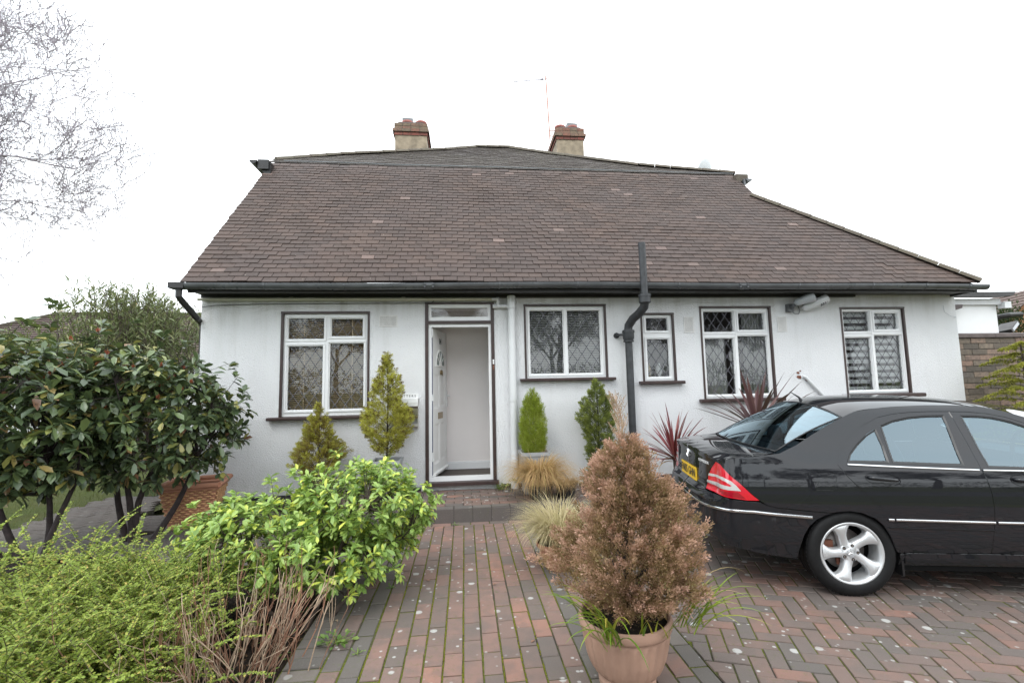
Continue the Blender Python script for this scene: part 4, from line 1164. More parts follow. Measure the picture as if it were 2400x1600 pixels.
RSEAM = [(-.041, .861), (-.001, .791), (.08, .695), (.166, .608), (.255, .521), (.306, .427), (.332, .356), (.354, .294)]
RFR = [(-.041, .861), (-.022, .899), (.02, .957), (.08, 1.022), (.2, 1.102), (.336, 1.163), (.45, 1.186), (.556, 1.195), (.689, 1.199), (.82, 1.197)]
BSE = [(.82, 1.197), (.827, 1.08), (.836, .971), (.838, .835), (.855, .764), (.868, .668), (.870, .561), (.862, .463), (.852, .394), (.842, .294)]
FFR = [(.82, 1.197), (.935, 1.193), (1.046, 1.181), (1.156, 1.155), (1.25, 1.115), (1.42, 1.04), (1.62, .945), (1.80, .85)]
FSEAM = [(1.80, .85), (1.83, .78), (1.86, .68), (1.87, .56), (1.85, .44), (1.80, .294)]
ARCH = [(-.323, .334), (-.302, .398), (-.264, .46), (-.213, .507), (-.164, .533), (-.086, .556), (-.009, .563), (.067, .553), (.159, .511), (.204, .466), (.239, .406), (.268, .33)]
RAIL = [(.107, 1.168), (.201, 1.204), (.369, 1.226), (.583, 1.238), (.789, 1.240), (.935, 1.235), (1.072, 1.22), (1.177, 1.19), (1.267, 1.155), (1.45, 1.08), (1.7, .975), (1.93, .872)]
CSE = [(-.395, .93), (-.26, .983), (-.137, 1.049), (-.013, 1.112), (.107, 1.168)]
SHO = [(-.962, .872), (-.85, .888), (-.738, .899), (-.544, .915), (-.395, .93)]
LAMP = [(-1.0, .858), (-.92, .845), (-.846, .808), (-.751, .743), (-.653, .672), (-.577, .62), (-.685, .617), (-.792, .624), (-.915, .632), (-1.06, .634), (-1.169, .635), (-1.160, .68), (-1.140, .735), (-1.085, .80)]
BTOP = [(-.577, .614), (-.529, .593), (-.457, .579), (-.269, .562), (-.115, .550)]
quarter = LAMP[0:6][::-1][:1] + BTOP[1:] + ARCH[5:] + [(.285, .292)] + RSEAM[::-1] + RFR[1:] + FFR[1:] + [(1.93, .872)] + RAIL[::-1][1:] + CSE[::-1][1:] + SHO[::-1][1:] + LAMP[0:5]
DQ = [(.034, .877), (.069, .927), (.136, .986), (.219, 1.046), (.292, 1.084), (.300, .975), (.290, .872)]
DR = [(.334, 1.104), (.427, 1.138), (.539, 1.159), (.643, 1.168), (.772, 1.169), (.762, 1.041), (.744, .853), (.501, .862), (.318, .870), (.326, .985)]
DFW = [(.88, 1.165), (.986, 1.162), (1.078, 1.150), (1.169, 1.124), (1.238, 1.093), (1.42, 1.012), (1.60, .925), (1.72, .838), (1.093, .834), (.889, .842), (.884, .99)]
rdoor = RSEAM[::-1][:-1] + RFR + BSE[1:]
rdoor = RFR + BSE[1:] + [(.6, .290)] + RSEAM[::-1][:-1]
fdoor = FFR + FSEAM[1:] + [(1.3, .290)] + BSE[::-1][:-1]
BUMP = [(-1.62, .618), (-1.40, .618), (-1.255, .617), (-1.169, .628), (-.912, .626), (-.793, .616), (-.577, .608), (-.529, .588), (-.457, .574), (-.269, .557), (-.118, .545)] + ARCH[:5][::-1] + [(-.347, .237), (-.653, .273), (-.895, .304), (-1.126, .322), (-1.288, .33), (-1.62, .333)]
LIDR = [(-.962, .872), (-1.02, .845), (-1.10, .790), (-1.150, .730), (-1.176, .68), (-1.182, .630), (-1.30, .622), (-1.62, .622), (-1.62, .912), (-1.287, .905), (-1.10, .893)]
FARCH = [(2.51 + a, b) for a, b in [(-.30, .294), (-.285, .36), (-.255, .43), (-.20, .49), (-.12, .535), (0, .555), (.12, .535), (.20, .49), (.255, .43), (.285, .36), (.30, .294)]]
fender = [(1.80, .294), (2.0, .292)] + FARCH[:] + [(2.84, .34), (2.90, .56), (2.98, .60), (2.86, .70), (2.65, .765), (2.3, .805), (1.98, .835), (1.93, .872), (1.80, .85)] + FSEAM[1:-1]
FBUMP = [(2.845, .345), (2.82, .24), (3.0, .22), (3.3, .22), (3.85, .22), (3.85, .50), (3.5, .52), (3.1, .58), (2.98, .595), (2.905, .555)]
HEADL = [(2.98, .605), (3.1, .59), (3.45, .545), (3.50, .62), (3.25, .70), (3.0, .745), (2.87, .70)]
GRILL = [(3.56, .47), (3.85, .47), (3.85, .68), (3.56, .66)]
SILL = [(.30, .205), (.30, .278), (.36, .288), (1.1, .288), (2.20, .288), (2.22, .205)]
FUEL = rounded([(-.236, .818), (-.066, .816), (-.068, .694), (-.236, .697)], .035)
for sd_, in ((1,), (-1,)):
    lb_ = None
    panel('side_panel', quarter, [FUEL], 0, sd_)
    pd = panel('rear_door', rdoor, [shrink(DQ, -.004), shrink(DR, -.004)], 0, sd_, gap=.003)
    pf = panel('front_door', fdoor, [shrink(DFW, -.004)], 0, sd_, gap=.003)
    panel('rear_bumper_side' if 0 else 'rear_bumper', BUMP, (), .001, sd_, gap=.0)
    lm = panel('tail_lamp', LAMP, (), -.001, sd_, 'red_lens', gap=.004)
    W1_ = [(-1.118, .757), (-.98, .764), (-.876, .763), (-.807, .745), (-.765, .712), (-.735, .681), (-.83, .682), (-.995, .683), (-1.158, .686), (-1.152, .704), (-1.0, .710), (-.88, .710), (-.815, .706), (-.80, .712), (-.845, .735), (-.915, .746), (-1.0, .746), (-1.135, .738)]
    panel('reversing_lens', W1_, (), .0015, sd_, 'clear_lens', lm, .003)
    panel('fog_lens', [(-1.155, .65), (-1.06, .647), (-.90, .645), (-.80, .637), (-.70, .632), (-.76, .672), (-.90, .668), (-1.158, .672)], (), .001, sd_, 'dark_red_lens', lm, .003)
    panel('side_window', shrink(DQ, -.002), (), -.008, sd_, 'car_glass', pd, 0)
    panel('side_window', shrink(DR, -.002), (), -.008, sd_, 'car_glass', pd, 0)
    panel('side_window', shrink(DFW, -.002), (), -.008, sd_, 'car_glass', pf, 0)
    for D_, pp in ((DQ, pd), (DR, pd), (DFW, pf)):
        ring = dens(D_ if area2(D_) > 0 else D_[::-1], .03); inn_ = shrink(ring, .009); outr = shrink(ring, -.003); n = len(ring)
        v = [SF(*p, .0015) for p in outr] + [SF(*p, -.004) for p in inn_]; v = [(a, b * sd_, c) for a, b, c in v]
        f = [(i, (i + 1) % n, n + (i + 1) % n, n + i) for i in range(n)]
        if sd_ < 0: f = [t_[::-1] for t_ in f]
        o = ob('window_seal', mesh('window_seal', v, f, 'black_trim')); o.parent = pp
    panel('pillar_trim', [(.297, 1.078), (.330, 1.098), (.322, .985), (.315, .872), (.293, .872), (.303, .975)], (), -.003, sd_, 'lamp_dark', pd, .003)
    strip('chrome_strip', [(.023, .862), (.397, .843), (.822, .825)], .010, .004, 'chrome', sd_, pd, .004)
    strip('chrome_strip', [(.845, .824), (1.3, .815), (1.80, .822)], .010, .004, 'chrome', sd_, pf, .004)
    strip('side_moulding', [(.226, .509), (.26, .508)], .014, .006, 'chrome', sd_, car)
    strip('side_moulding', [(.272, .508), (.5, .503), (.864, .495)], .014, .006, 'chrome', sd_, pd)
    strip('side_moulding', [(.880, .495), (1.4, .487), (1.86, .485)], .014, .006, 'chrome', sd_, pf)
    strip('bumper_moulding', [(-1.62, .556), (-1.417, .551), (-1.164, .545), (-.969, .545), (-.637, .547), (-.246, .519)], .017, .008, 'chrome', sd_, car)
    for a, pp in ((.235, None), ):
        strip('rubbing_strip', [(.235, .458), (.5, .453), (.858, .446)], .004, .003, 'black_trim', sd_, pd, .003)
    panel('fuel_flap', FUEL, (), 0, sd_, gap=.003)
    panel('sill', SILL, (), .004, sd_)
    panel('front_wing', fender, (), 0, sd_)
    panel('front_bumper', FBUMP, (), .0, sd_)
    panel('headlight', HEADL, (), -.002, sd_, 'clear_lens', gap=.004)
    for hx, hz, pp in ((.222, .768, pd), (1.10, .755, pf)):
        # scooped recess ring and pull bar
        m = MB(); ang_ = [2 * math.pi * k / 20 for k in range(20)]
        E_ = lambda rx, rz_, o_: [(lambda p: (p[0], p[1] * sd_, p[2]))(SF(hx + rx * math.cos(t_) , hz - .10 * rx * math.cos(t_) + rz_ * math.sin(t_), o_)) for t_ in ang_]
        v = E_(.108, .042, .003) + E_(.098, .034, -.008) + E_(.06, .018, -.028); n = 20
        f = [(i, (i + 1) % n, n + (i + 1) % n, n + i) for i in range(n)] + [(n + i, n + (i + 1) % n, 2 * n + (i + 1) % n, 2 * n + i) for i in range(n)] + [tuple(range(2 * n, 3 * n))]
        if sd_ < 0: f = [t_[::-1] for t_ in f]
        m.add(v, f); o = m.ob('handle_recess', 'black_car_paint', None, True); o.parent = pp
        m = MB(); pts = [SF(hx + a, hz - .1 * a + .004, o_) for a, o_ in ((-.092, .004), (-.07, .020), (-.02, .028), (.04, .028), (.075, .018), (.092, .004))]
        m.tube([(a, b * sd_, c) for a, b, c in pts], [.010, .013, .013, .013, .012, .009], 8); o = m.ob('door_handle', 'black_car_paint', None, True); o.parent = pp
# tail: boot lid made of both rear halves and the deck
cz = spl([.033, .10, .233, .538, .836, 1.185, 1.469, 1.65, 1.80], [1.253, 1.270, 1.296, 1.309, 1.298, 1.263, 1.22, 1.18, 1.14])
ru = spl([p[0] for p in RAIL], [p[1] for p in RAIL])
def wskin(u, z): return -SF(u, z)[1]
def deck(x, y, o_=0.):
    t_ = min(max((-.42 - x) / .44, -.3), 1.1)
    e = abs(y) / .66
    return (x, y, .938 - .018 * t_ + .006 * math.sin(max(0, t_) * 3.1) - (.010 + .036 * max(0, t_) ** 1.5) * e ** 2.2 + o_)
lid_edge = [SF(u, z) for u, z in ((-1.62, .912), (-1.45, .909), (-1.287, .905), (-1.18, .899), (-1.10, .893), (-1.02, .883), (-.962, .872))]
shr = [SF(u, z) for u, z in SHO[1:]]
gb = lambda y: -.478 + .078 * (abs(y) / .66) ** 2.2
right = [(p[0], p[1]) for p in lid_edge[1:]] + [(p[0], p[1]) for p in shr[:-1]] + [(gb(-.655), -.655)]
top = right + [(gb(y), y) for y in np.linspace(-.55, .55, 12)] + [(a, -b) for a, b in right[::-1]] + [(lid_edge[0][0], 0)]
ezl = {}
def deckfn(x, y, o_):
    p = deck(x, y, o_)
    # blend the rim height to meet the skin edges
    best = min(((math.hypot(x - q[0], abs(y) + q[1]), q[2]) for q in lid_edge + shr), key=lambda t_: t_[0])
    k = max(0, 1 - best[0] / .10); k = k * k * (3 - 2 * k)
    return (x, y, p[2] * (1 - k) + (best[1] + o_) * k)
lid = panel('boot_lid', top, (), 0, 1, lip=.02, fn=deckfn, step=.04)
lid['label'] = 'boot lid reflecting the white windows'
for sd_ in (1, -1): panel('boot_face', LIDR, (), 0, sd_, parent=lid, gap=0.0015 if 0 else 0)
# number plate, star badge, script
def rearM(w_, z, out=.004):
    """frame on the flat tail: x to the right seen from behind"""
    u = -1.62 + abs(w_) * 1.0
    p = SF(u, z, out); return Vector((p[0], -w_, z))
pc = rearM(0, .70, .006)
FX = pc.x
px_ = lambda w_: SF(-1.62 + abs(w_), .70, .006)[0]
m = MB(); n = 12; v = []
for k in range(n + 1):
    w_ = -.235 + .47 * k / n
    for z, o_ in ((.650, .0), (.650, -.008), (.752, -.008), (.752, .0)):
        p = SF(-1.62 + abs(w_), z, .009 + o_); v.append((min(p[0], px_(w_)) + (0 if o_ == 0 else .006) , -w_ if 0 else w_, z))
m.add(v, [(k * 4 + a, k * 4 + (a + 1) % 4, (k + 1) * 4 + (a + 1) % 4, (k + 1) * 4 + a) for k in range(n) for a in range(4)] + [(3, 2, 1, 0), (n * 4, n * 4 + 1, n * 4 + 2, n * 4 + 3)])
pl = m.ob('number_plate', 'plate_yellow', lid)
tm = digit_mesh('FN05 GHN', .078, 'number_black', 'plate_lettering', .0008)
o = ob('plate_lettering', tm, lid); xs_v = [v_.co.x for v_ in tm.vertices]; sxx = .425 / (max(xs_v) - min(xs_v))
fxp = min(px_(0), px_(.1)) - .0035
o.matrix_basis = Matrix(((0, 0, -1, fxp - .0005), (-1, 0, 0, 0), (0, 1, 0, .673), (0, 0, 0, 1))) @ Matrix.Scale(sxx, 4, (1, 0, 0)) @ Matrix.Scale(1.22, 4, (0, 1, 0))
def star_mb(Rr, th=.004, ring=.12):
    m = MB(); n = 28
    v = []
    for k in range(n):
        a = 2 * math.pi * k / n
        for rr, zz in ((Rr, 0), (Rr * (1 - ring * .5), th), (Rr * (1 - ring), 0)): v.append((rr * math.cos(a), rr * math.sin(a), zz))
    m.add(v, [(k * 3 + j, ((k + 1) % n) * 3 + j, ((k + 1) % n) * 3 + j + 1, k * 3 + j + 1) for k in range(n) for j in range(2)])
    for k in range(3):
        a = math.pi / 2 + k * 2.0944; b1, b2 = a - .5236 * 2, a + .5236 * 2
        tip = (Rr * .93 * math.cos(a), Rr * .93 * math.sin(a), .001); q1 = (Rr * .16 * math.cos(b1), Rr * .16 * math.sin(b1), .001); q2 = (Rr * .16 * math.cos(b2), Rr * .16 * math.sin(b2), .001)
        m.add([tip, q1, (0, 0, th * 1.3), q2], [(0, 1, 2), (0, 2, 3)])
    return m
p = SF(-1.62, .845, .006)
o = star_mb(.036, .006).ob('star_badge', 'chrome', lid); o.matrix_basis = Matrix(((0, 0, -1, p[0]), (-1, 0, 0, 0), (0, 1, 0, .845), (0, 0, 0, 1)))
# the script badge on the right of the lid: KOMPRESSOR
tm = digit_mesh('KOMPRESSOR', .030, 'steel_bright', 'model_script', .001); o = ob('model_script', tm, lid)
pa_, pb_ = SF(-1.235 - .04, .835, .0035), SF(-1.15, .835, .0035); pm_ = [(a + b) / 2 for a, b in zip(pa_, pb_)]
dx_ = Vector((pb_[0] - pa_[0], pb_[1] - pa_[1], 0)).normalized(); dn = dx_.cross(Vector((0, 0, 1)))
o.matrix_basis = Matrix(((dx_.x, 0, dn.x, pm_[0] + dn.x * .002), (dx_.y, 0, dn.y, pm_[1] + dn.y * .002), (0, 1, 0, .822), (0, 0, 0, 1))) @ Matrix.Scale(1.12, 4, (1, 0, 0))
# lid lower trough above the plate
m = MB(); m.tube([(SF(u, .632, .002)[0], s_ * -SF(u, .632, .002)[1] * -1, .632) for s_ in (1,) for u in (-1.18, -1.3, -1.62)], .004, 5)
# glass
def rg(s_, t_, o_=0):
    """rear window: s across -1..1, t up 0..1"""
    yb, yt = .652 * s_, .600 * s_
    B_ = Vector((gb(yb) + .012, yb, .940 - .008 * abs(s_) ** 3)); T_ = Vector((.052 + .055 * s_ * s_, yt, 1.262 - .095 * abs(s_) ** 2.2))
    p = B_.lerp(T_, t_); bow = math.sin(math.pi * t_) * .016; return p + Vector((-.45 * bow, 0, bow)) + Vector((-.5, 0, .85)) * o_
def grid(fn, nu, nv, name, mat, parent=car, flip=False, **k):
    v = [fn(-1 + 2 * i / nu, j / nv) for j in range(nv + 1) for i in range(nu + 1)]
    f = [(j * (nu + 1) + i, j * (nu + 1) + i + 1, (j + 1) * (nu + 1) + i + 1, (j + 1) * (nu + 1) + i) for j in range(nv) for i in range(nu)]
    if flip: f = [q[::-1] for q in f]
    o = ob(name, mesh(name, v, f, mat, True)); o.parent = parent; return o
bk = grid(lambda s_, t_: rg(s_ * .985, .02 + .955 * t_), 20, 12, 'rear_window', 'car_glass', flip=True)
m = MB()
for path_ in ([rg(-.985 + 1.97 * k / 24, .012) for k in range(25)], [rg(-.985 + 1.97 * k / 24, .985) for k in range(25)], [rg(-.99, k / 10) for k in range(11)], [rg(.99, k / 10) for k in range(11)]):
    m.tube(path_, .006, 6)
m.ob('window_seal', 'black_trim', bk, True)
m = MB()
for k in range(7):
    m.tube([rg(s_, .15 + .09 * k, -.003) for s_ in np.linspace(-.9, .9, 14)], .0012, 4)
m.ob('heater_wire', 'black_trim', bk)
# roof skin from rail to rail
def roofp(s_, t_):
    x = .052 + t_ * (1.76 - .052); xe = x + .055 * s_ * s_ * (1 - t_) - .10 * s_ * s_ * t_
    zr_ = ru(max(.107, xe)); w_ = wskin(xe, zr_) * s_
    zc = cz(x)
    return (xe, -w_, zr_ + (zc - zr_) * (1 - abs(s_) ** 2.6))
grid(roofp, 24, 26, 'roof_panel', 'black_car_paint', flip=True)
def wsc(s_, t_):
    T_ = Vector(roofp(s_, 1)); wb = .70 * -s_; B_ = Vector((2.16 - .22 * s_ * s_, wb, .872)); p = T_.lerp(B_, t_); return p + Vector((.3, 0, .9)) * math.sin(math.pi * t_) * .03
grid(wsc, 18, 10, 'windscreen', 'car_glass', flip=True)
def bon(s_, t_):
    x = 1.97 + t_ * 1.22; w_ = [.72, .70, .66, .60, .47][min(4, int(t_ * 4))]
    w_ = spl([0, .35, .7, .9, 1.0], [.735, .72, .66, .58, .44])(t_)
    zc = .880 - .02 * t_ - .17 * t_ ** 2.4; ze = spl([0, .3, .6, .8, 1], [.868, .812, .768, .722, .655])(t_)
    return (x - .10 * s_ * s_ * t_ ** 3, -w_ * s_, ze + (zc + .01 - ze) * (1 - abs(s_) ** 2.4))
grid(bon, 18, 20, 'bonnet', 'black_car_paint', flip=True)
panel('grille', GRILL, (), -.01, 1, 'chrome'); panel('grille', GRILL, (), -.01, -1, 'chrome')
# dark inner body that closes the shut lines, floor, cabin
m = MB()
def ring_at(z, ins, us): return [(lambda p: (p[0], p[1], z))(SF(u, z, -ins)) for u in us]
us = [-1.62, -1.4, -1.2, -1.05, -.95, -.85, -.7, -.5, -.34]
ra = [SF(u, .62, -.06) for u in us]
poly = [(p[0], p[1]) for p in ra] + [(p[0], -p[1]) for p in ra[::-1]]
def clean(P): return [p for i, p in enumerate(P) if math.hypot(p[0] - P[i - 1][0], p[1] - P[i - 1][1]) > 1e-4]
m.prism(clean(poly), .34, .60, 'z'); m.prism([(p[0] * .9, p[1] * .95) for p in clean(poly)], .60, .82, 'z')
m.box(-.36, .36, -.52, .52, .30, .84); m.box(.33, 2.18, -.742, .742, .17, .60); m.box(.20, 2.1, -.70, .70, .60, .74); m.box(2.2, 2.85, -.5, .5, .25, .68); m.box(2.75, 3.12, -.4, .4, .25, .6)
m.box(.02, .36, -.70, .70, .62, .80); m.box(-.36, .03, -.66, .66, .60, .82)
m.ob('underbody', 'tyre_inner', car)
m = MB()
for cx in (0, 2.51):
    for sd_ in (1, -1):
        pts = [(cx + .325 * math.cos(R(a)), .275 + .30 * math.sin(R(a))) for a in range(-10, 191, 12)]
        n = len(pts); v = [(x, -sd_ * .52, z) for x, z in pts] + [(x, -sd_ * .775, z) for x, z in pts]
        m.add(v, [(i, i + 1, n + i + 1, n + i) for i in range(n - 1)] + [tuple(range(n))])
m.ob('wheel_arch_liner', 'tyre_inner', car)
# seats
def seat(x, y, name='seat', w_=.24, mat='seat_leather'):
    m = MB()
    v = []
    for (dx, z, hw, th) in ((0, .42, w_, .10), (-.02, .60, w_, .10), (-.07, .80, w_ * .98, .09), (-.11, .93, w_ * .85, .06), (-.125, .975, w_ * .6, .04)):
        for a in range(12):
            t_ = 2 * math.pi * a / 12; ex = abs(math.cos(t_)) ** .6 * (1 if math.cos(t_) > 0 else -1); ey = abs(math.sin(t_)) ** .6 * (1 if math.sin(t_) > 0 else -1)
            v.append((x + dx + th / 2 * ex, y + hw * ey, z))
    m.add(v, [(i * 12 + k, i * 12 + (k + 1) % 12, (i + 1) * 12 + (k + 1) % 12, (i + 1) * 12 + k) for i in range(4) for k in range(12)] + [tuple(range(48, 60))])
    s_ = m.ob(name, mat, car, True)
    m = MB(); v = []
    for j, (z, q) in enumerate(((.985, .6), (1.0, .9), (1.05, 1), (1.11, 1), (1.15, .8), (1.165, .45))):
        for a in range(14): t_ = 2 * math.pi * a / 14; v.append((x - .14 + .045 * q * math.cos(t_), y + .13 * q * math.sin(t_), z))
    m.add(v, [(i * 14 + k, i * 14 + (k + 1) % 14, (i + 1) * 14 + (k + 1) % 14, (i + 1) * 14 + k) for i in range(5) for k in range(14)] + [tuple(range(70, 84))])
    m.tube([(x - .12, y - .05, .95), (x - .13, y - .05, 1.0)], .008, 6); m.tube([(x - .12, y + .05, .95), (x - .13, y + .05, 1.0)], .008, 6)
    h_ = m.ob('headrest', mat, s_, True); return s_
seat(.98, -.33); seat(.98, .33)
for y in (-.36, .36): 
    m = MB(); v = []
    for j, (z, q) in enumerate(((.93, .7), (.95, 1), (1.0, 1), (1.04, .85), (1.055, .5))):
        for a in range(14): t_ = 2 * math.pi * a / 14; v.append((.03 + .045 * q * math.cos(t_), y + .12 * q * math.sin(t_), z - .02))
    m.add(v, [(i * 14 + k, i * 14 + (k + 1) % 14, (i + 1) * 14 + (k + 1) % 14, (i + 1) * 14 + k) for i in range(4) for k in range(14)] + [tuple(range(56, 70))]); m.ob('headrest', 'seat_leather', car, True)
m = MB(); m.box(-.06, .16, -.63, .63, .70, .90); m.box(-.38, -.05, -.60, .60, .85, .885); m.ob('rear_seat', 'seat_leather', car)
m = MB(); m.box(1.62, 2.0, -.66, .66, .6, .84); m.tube([(1.50 + .05 * math.cos(a), -.33 + .17 * math.cos(a * 1.0), .86 + .17 * math.sin(a)) for a in np.linspace(0, 6.283, 24)], .014, 6); m.ob('dashboard', 'seat_leather', car)
m = MB(); m.box(1.36, 1.38, -.10, .10, 1.10, 1.16); m.ob('rear_view_mirror', 'black_trim', car)
m = MB(); m.tube([(.115, 0, 1.268), (.10, 0, 1.295), (.03, 0, 1.345)], [.016, .008, .002], 8); m.ob('roof_aerial', 'black_trim', car)
# wheels
def wheel(x, side, yface=.775):
    w_ = CP(empty('wheel', (x, -side * yface, .281), 0))
    # built facing -y ; side -1 is turned round
    if side < 0: w_.rotation_euler = (0, 0, math.pi)
    def lat(prof, name, mat, parent, n=56, sm='auto', mod=None):
        m = MB(); v = []
        for (rad, y) in prof:
            for k in range(n):
                a = 2 * math.pi * k / n; v.append((rad * math.cos(a), y, rad * math.sin(a)))
        q = len(prof); m.add(v, [(i * n + k, (i + 1) * n + k, (i + 1) * n + (k + 1) % n, i * n + (k + 1) % n) for i in range(q - 1) for k in range(n)])
        o = m.ob(name, mat, parent, True); return o
    Rt, Rr = .281, .199
    ty = lat([(Rr - .006, .012), (Rr, .004), (Rr + .012, -.002), (Rr + .035, -.006), (Rt - .022, .0), (Rt - .008, .012), (Rt - .002, .026), (Rt, .05), (Rt, .085), (Rt - .005, .086), (Rt - .005, .090), (Rt, .091), (Rt, .13), (Rt - .005, .131), (Rt - .005, .135), (Rt, .136), (Rt, .17), (Rt - .02, .20), (Rr, .21)], 'tyre', 'black_rubber', w_)
    m = MB()
    for k in range(64):   # tread blocks at the shoulder
        a = 2 * math.pi * k / 64; c_, s_ = math.cos(a), math.sin(a)
        M_ = Matrix(((c_, 0, -s_, 0), (0, 1, 0, 0), (s_, 0, c_, 0), (0, 0, 0, 1)))
        m.box(Rt - .012, Rt + .0015, .022, .045, -.0085, .0085, M=M_)
    m.ob('tread_block', 'black_rubber', ty, kind='stuff')
    rim = lat([(Rr - .018, .20), (Rr - .022, .10), (Rr - .02, .045), (Rr - .022, .018), (Rr - .012, .006), (Rr - .004, .0), (Rr + .003, .003), (Rr + .001, .012)], 'rim', 'alloy', w_)
    # five spokes that broaden to the rim, dished towards the hub
    for k in range(5):
        m = MB(); a0 = math.pi / 2 + .30 + k * 2 * math.pi / 5
        sec = [(.030, .034, .028), (.055, .031, .030), (.085, .027, .026), (.115, .027, .018), (.135, .031, .012), (.158, .040, .007), (.175, .052, .007), (.184, .061, .011)]
        v = []; tw = .10
        for (r_, hw, yy) in sec:
            cc = .010 * math.sin(r_ * 18)
            for (s_, dy) in ((-1, .020), (-.92, .004), (-.5, -.006), (0, -.008), (.5, -.006), (.92, .004), (1, .020)):
                yv = yy + dy * (1.0 if abs(s_) > .8 else .8); t_ = s_ * hw
                lx, lt = math.sqrt(max(r_ * r_ - t_ * t_, 1e-6)), t_ + cc
                v.append((lx * math.cos(a0) - lt * math.sin(a0), yv, lx * math.sin(a0) + lt * math.cos(a0)))
        n = 7; m.add(v, [(i * n + j, (i + 1) * n + j, (i + 1) * n + j + 1, i * n + j + 1) for i in range(len(sec) - 1) for j in range(n - 1)])
        m.add([v[i * n] for i in range(len(sec))] + [(p[0], p[1] + .03, p[2]) for p in (v[i * n] for i in range(len(sec)))], [(i, i + len(sec), i + len(sec) + 1, i + 1) for i in range(len(sec) - 1)])
        m.add([v[i * n + 6] for i in range(len(sec))] + [(p[0], p[1] + .03, p[2]) for p in (v[i * n + 6] for i in range(len(sec)))], [(i + 1, i + len(sec) + 1, i + len(sec), i) for i in range(len(sec) - 1)])
        m.ob('spoke', 'alloy', rim, True)
    lat([(.001, .018), (.026, .018), (.028, .021), (.030, .024), (.052, .024), (.062, .030), (.064, .045)], 'hub', 'alloy', rim, 32)
    for k in range(5):
        a = math.pi / 2 + .30 + .63 + k * 2 * math.pi / 5; cx, cz_ = .047 * math.cos(a), .047 * math.sin(a)
        m = MB(); m.tube([(cx, .0225, cz_), (cx, .0236, cz_)], .0105, 12); m.ob('bolt_hole', 'tyre_inner', rim)
        m = MB(); m.tube([(cx, .0222, cz_), (cx, .0226, cz_)], [.006, .006], 6); m.ob('wheel_bolt', 'steel_brushed', rim)
    o = star_mb(.026, .003, .12).ob('centre_cap', 'chrome', rim); o.matrix_basis = Matrix(((1, 0, 0, 0), (0, 0, -1, .0165), (0, 1, 0, 0), (0, 0, 0, 1)))
    lat([(.001, .11), (.135, .11), (.137, .118), (.001, .118)], 'brake_disc', 'brake_disc', w_, 40)
    m = MB(); m.box(-.14, -.075, .085, .135, -.045, .06); m.box(-.055, -.02, .088, .108, -.10, -.06); m.ob('brake_caliper', 'rust', w_)
    lat([(.001, .135), (.2, .135), (.205, .19)], 'wheel_back', 'tyre_inner', w_, 24)
    return w_
for x in (0, 2.51):
    for sd_ in (1, -1): wheel(x, sd_)
# mud flap, exhaust, mirror
m = MB(); m.box(.305, .318, -.765, -.60, .14, .32); m.ob('mud_flap', 'black_trim', car)
m = MB(); m.tube([(-.83, .30, .255), (-.60, .30, .26)], .03, 12, cap=False); m.ob('exhaust', 'steel_brushed', car)
for sd_ in (1, -1):
    m = MB(); v = []
    for j, (dx, q) in enumerate(((-.05, .6), (-.04, 1), (.02, 1), (.06, .7), (.075, .3))):
        for a in range(12): t_ = 2 * math.pi * a / 12; v.append((1.72 + dx, -sd_ * (.86 + .08 * q * math.cos(t_)), .87 + .055 * q * math.sin(t_)))
    m.add(v, [(i * 12 + k, i * 12 + (k + 1) % 12, (i + 1) * 12 + (k + 1) % 12, (i + 1) * 12 + k) for i in range(4) for k in range(12)] + [tuple(range(11, -1, -1)), tuple(range(48, 60))]); m.ob('wing_mirror', 'black_car_paint', car, 'auto')
# ------------------------------------------------------------------ plants
T_BIG = (np.array([(0, 0, 0), (-.16, .28, .05), (0, .28, 0), (.16, .28, .05), (-.225, .70, .045), (0, .70, -.02), (.225, .70, .045), (0, 1, -.09)]),
         np.array([(0, 3, 2), (0, 2, 1), (2, 3, 6), (2, 6, 5), (2, 5, 4), (2, 4, 1), (5, 6, 7), (5, 7, 4)]))
T_SM = (np.array([(0, 0, 0), (.28, .45, .05), (0, 1, 0), (-.28, .45, .05)]), np.array([(0, 1, 2), (0, 2, 3)]))
T_NEEDLE = (np.array([(-.09, 0, 0), (.09, 0, 0), (0, 1, 0)]), np.array([(0, 1, 2)]))
def unit(a): return a / np.maximum(np.linalg.norm(a, axis=-1, keepdims=True), 1e-9)
def frames(d, up):
    d = unit(d); x = np.cross(d, up); bad = np.linalg.norm(x, axis=1) < 1e-4; x[bad] = np.array([1., 0, 0]); x = unit(x); n = np.cross(x, d)
    return np.stack([x, d, n], axis=2)          # columns side, along, normal
def roll(Fm, ang):
    c, s = np.cos(ang)[:, None], np.sin(ang)[:, None]; x, d, n = Fm[:, :, 0], Fm[:, :, 1], Fm[:, :, 2]
    return np.stack([x * c + n * s, d, n * c - x * s], axis=2)
def leaves(name, T, pos, d, size, mat, parent, wid=1., up=None, rl=None, rnd=None, **k):
    pos, d = np.asarray(pos, float), np.asarray(d, float); n = len(pos)
    up = np.tile(np.array([0, 0, 1.]), (n, 1)) if up is None else up
    Fm = frames(d, up)
    if rl is not None: Fm = roll(Fm, rl)
    tv = T[0][None, :, :] * np.asarray(size, float).reshape(-1, 1, 1) * np.array([wid, 1, 1])
    V = np.einsum('nij,nkj->nki', Fm, tv) + pos[:, None, :]
    kv = T[0].shape[0]; F = (T[1][None] + (np.arange(n) * kv)[:, None, None]).reshape(-1, T[1].shape[1])
    r = np.repeat(rng.random(n) if rnd is None else rnd, kv)
    return ob(name, fastmesh(name, V.reshape(-1, 3), F, mat, r, T is T_BIG), parent, **k)
LEAF_ME = {}
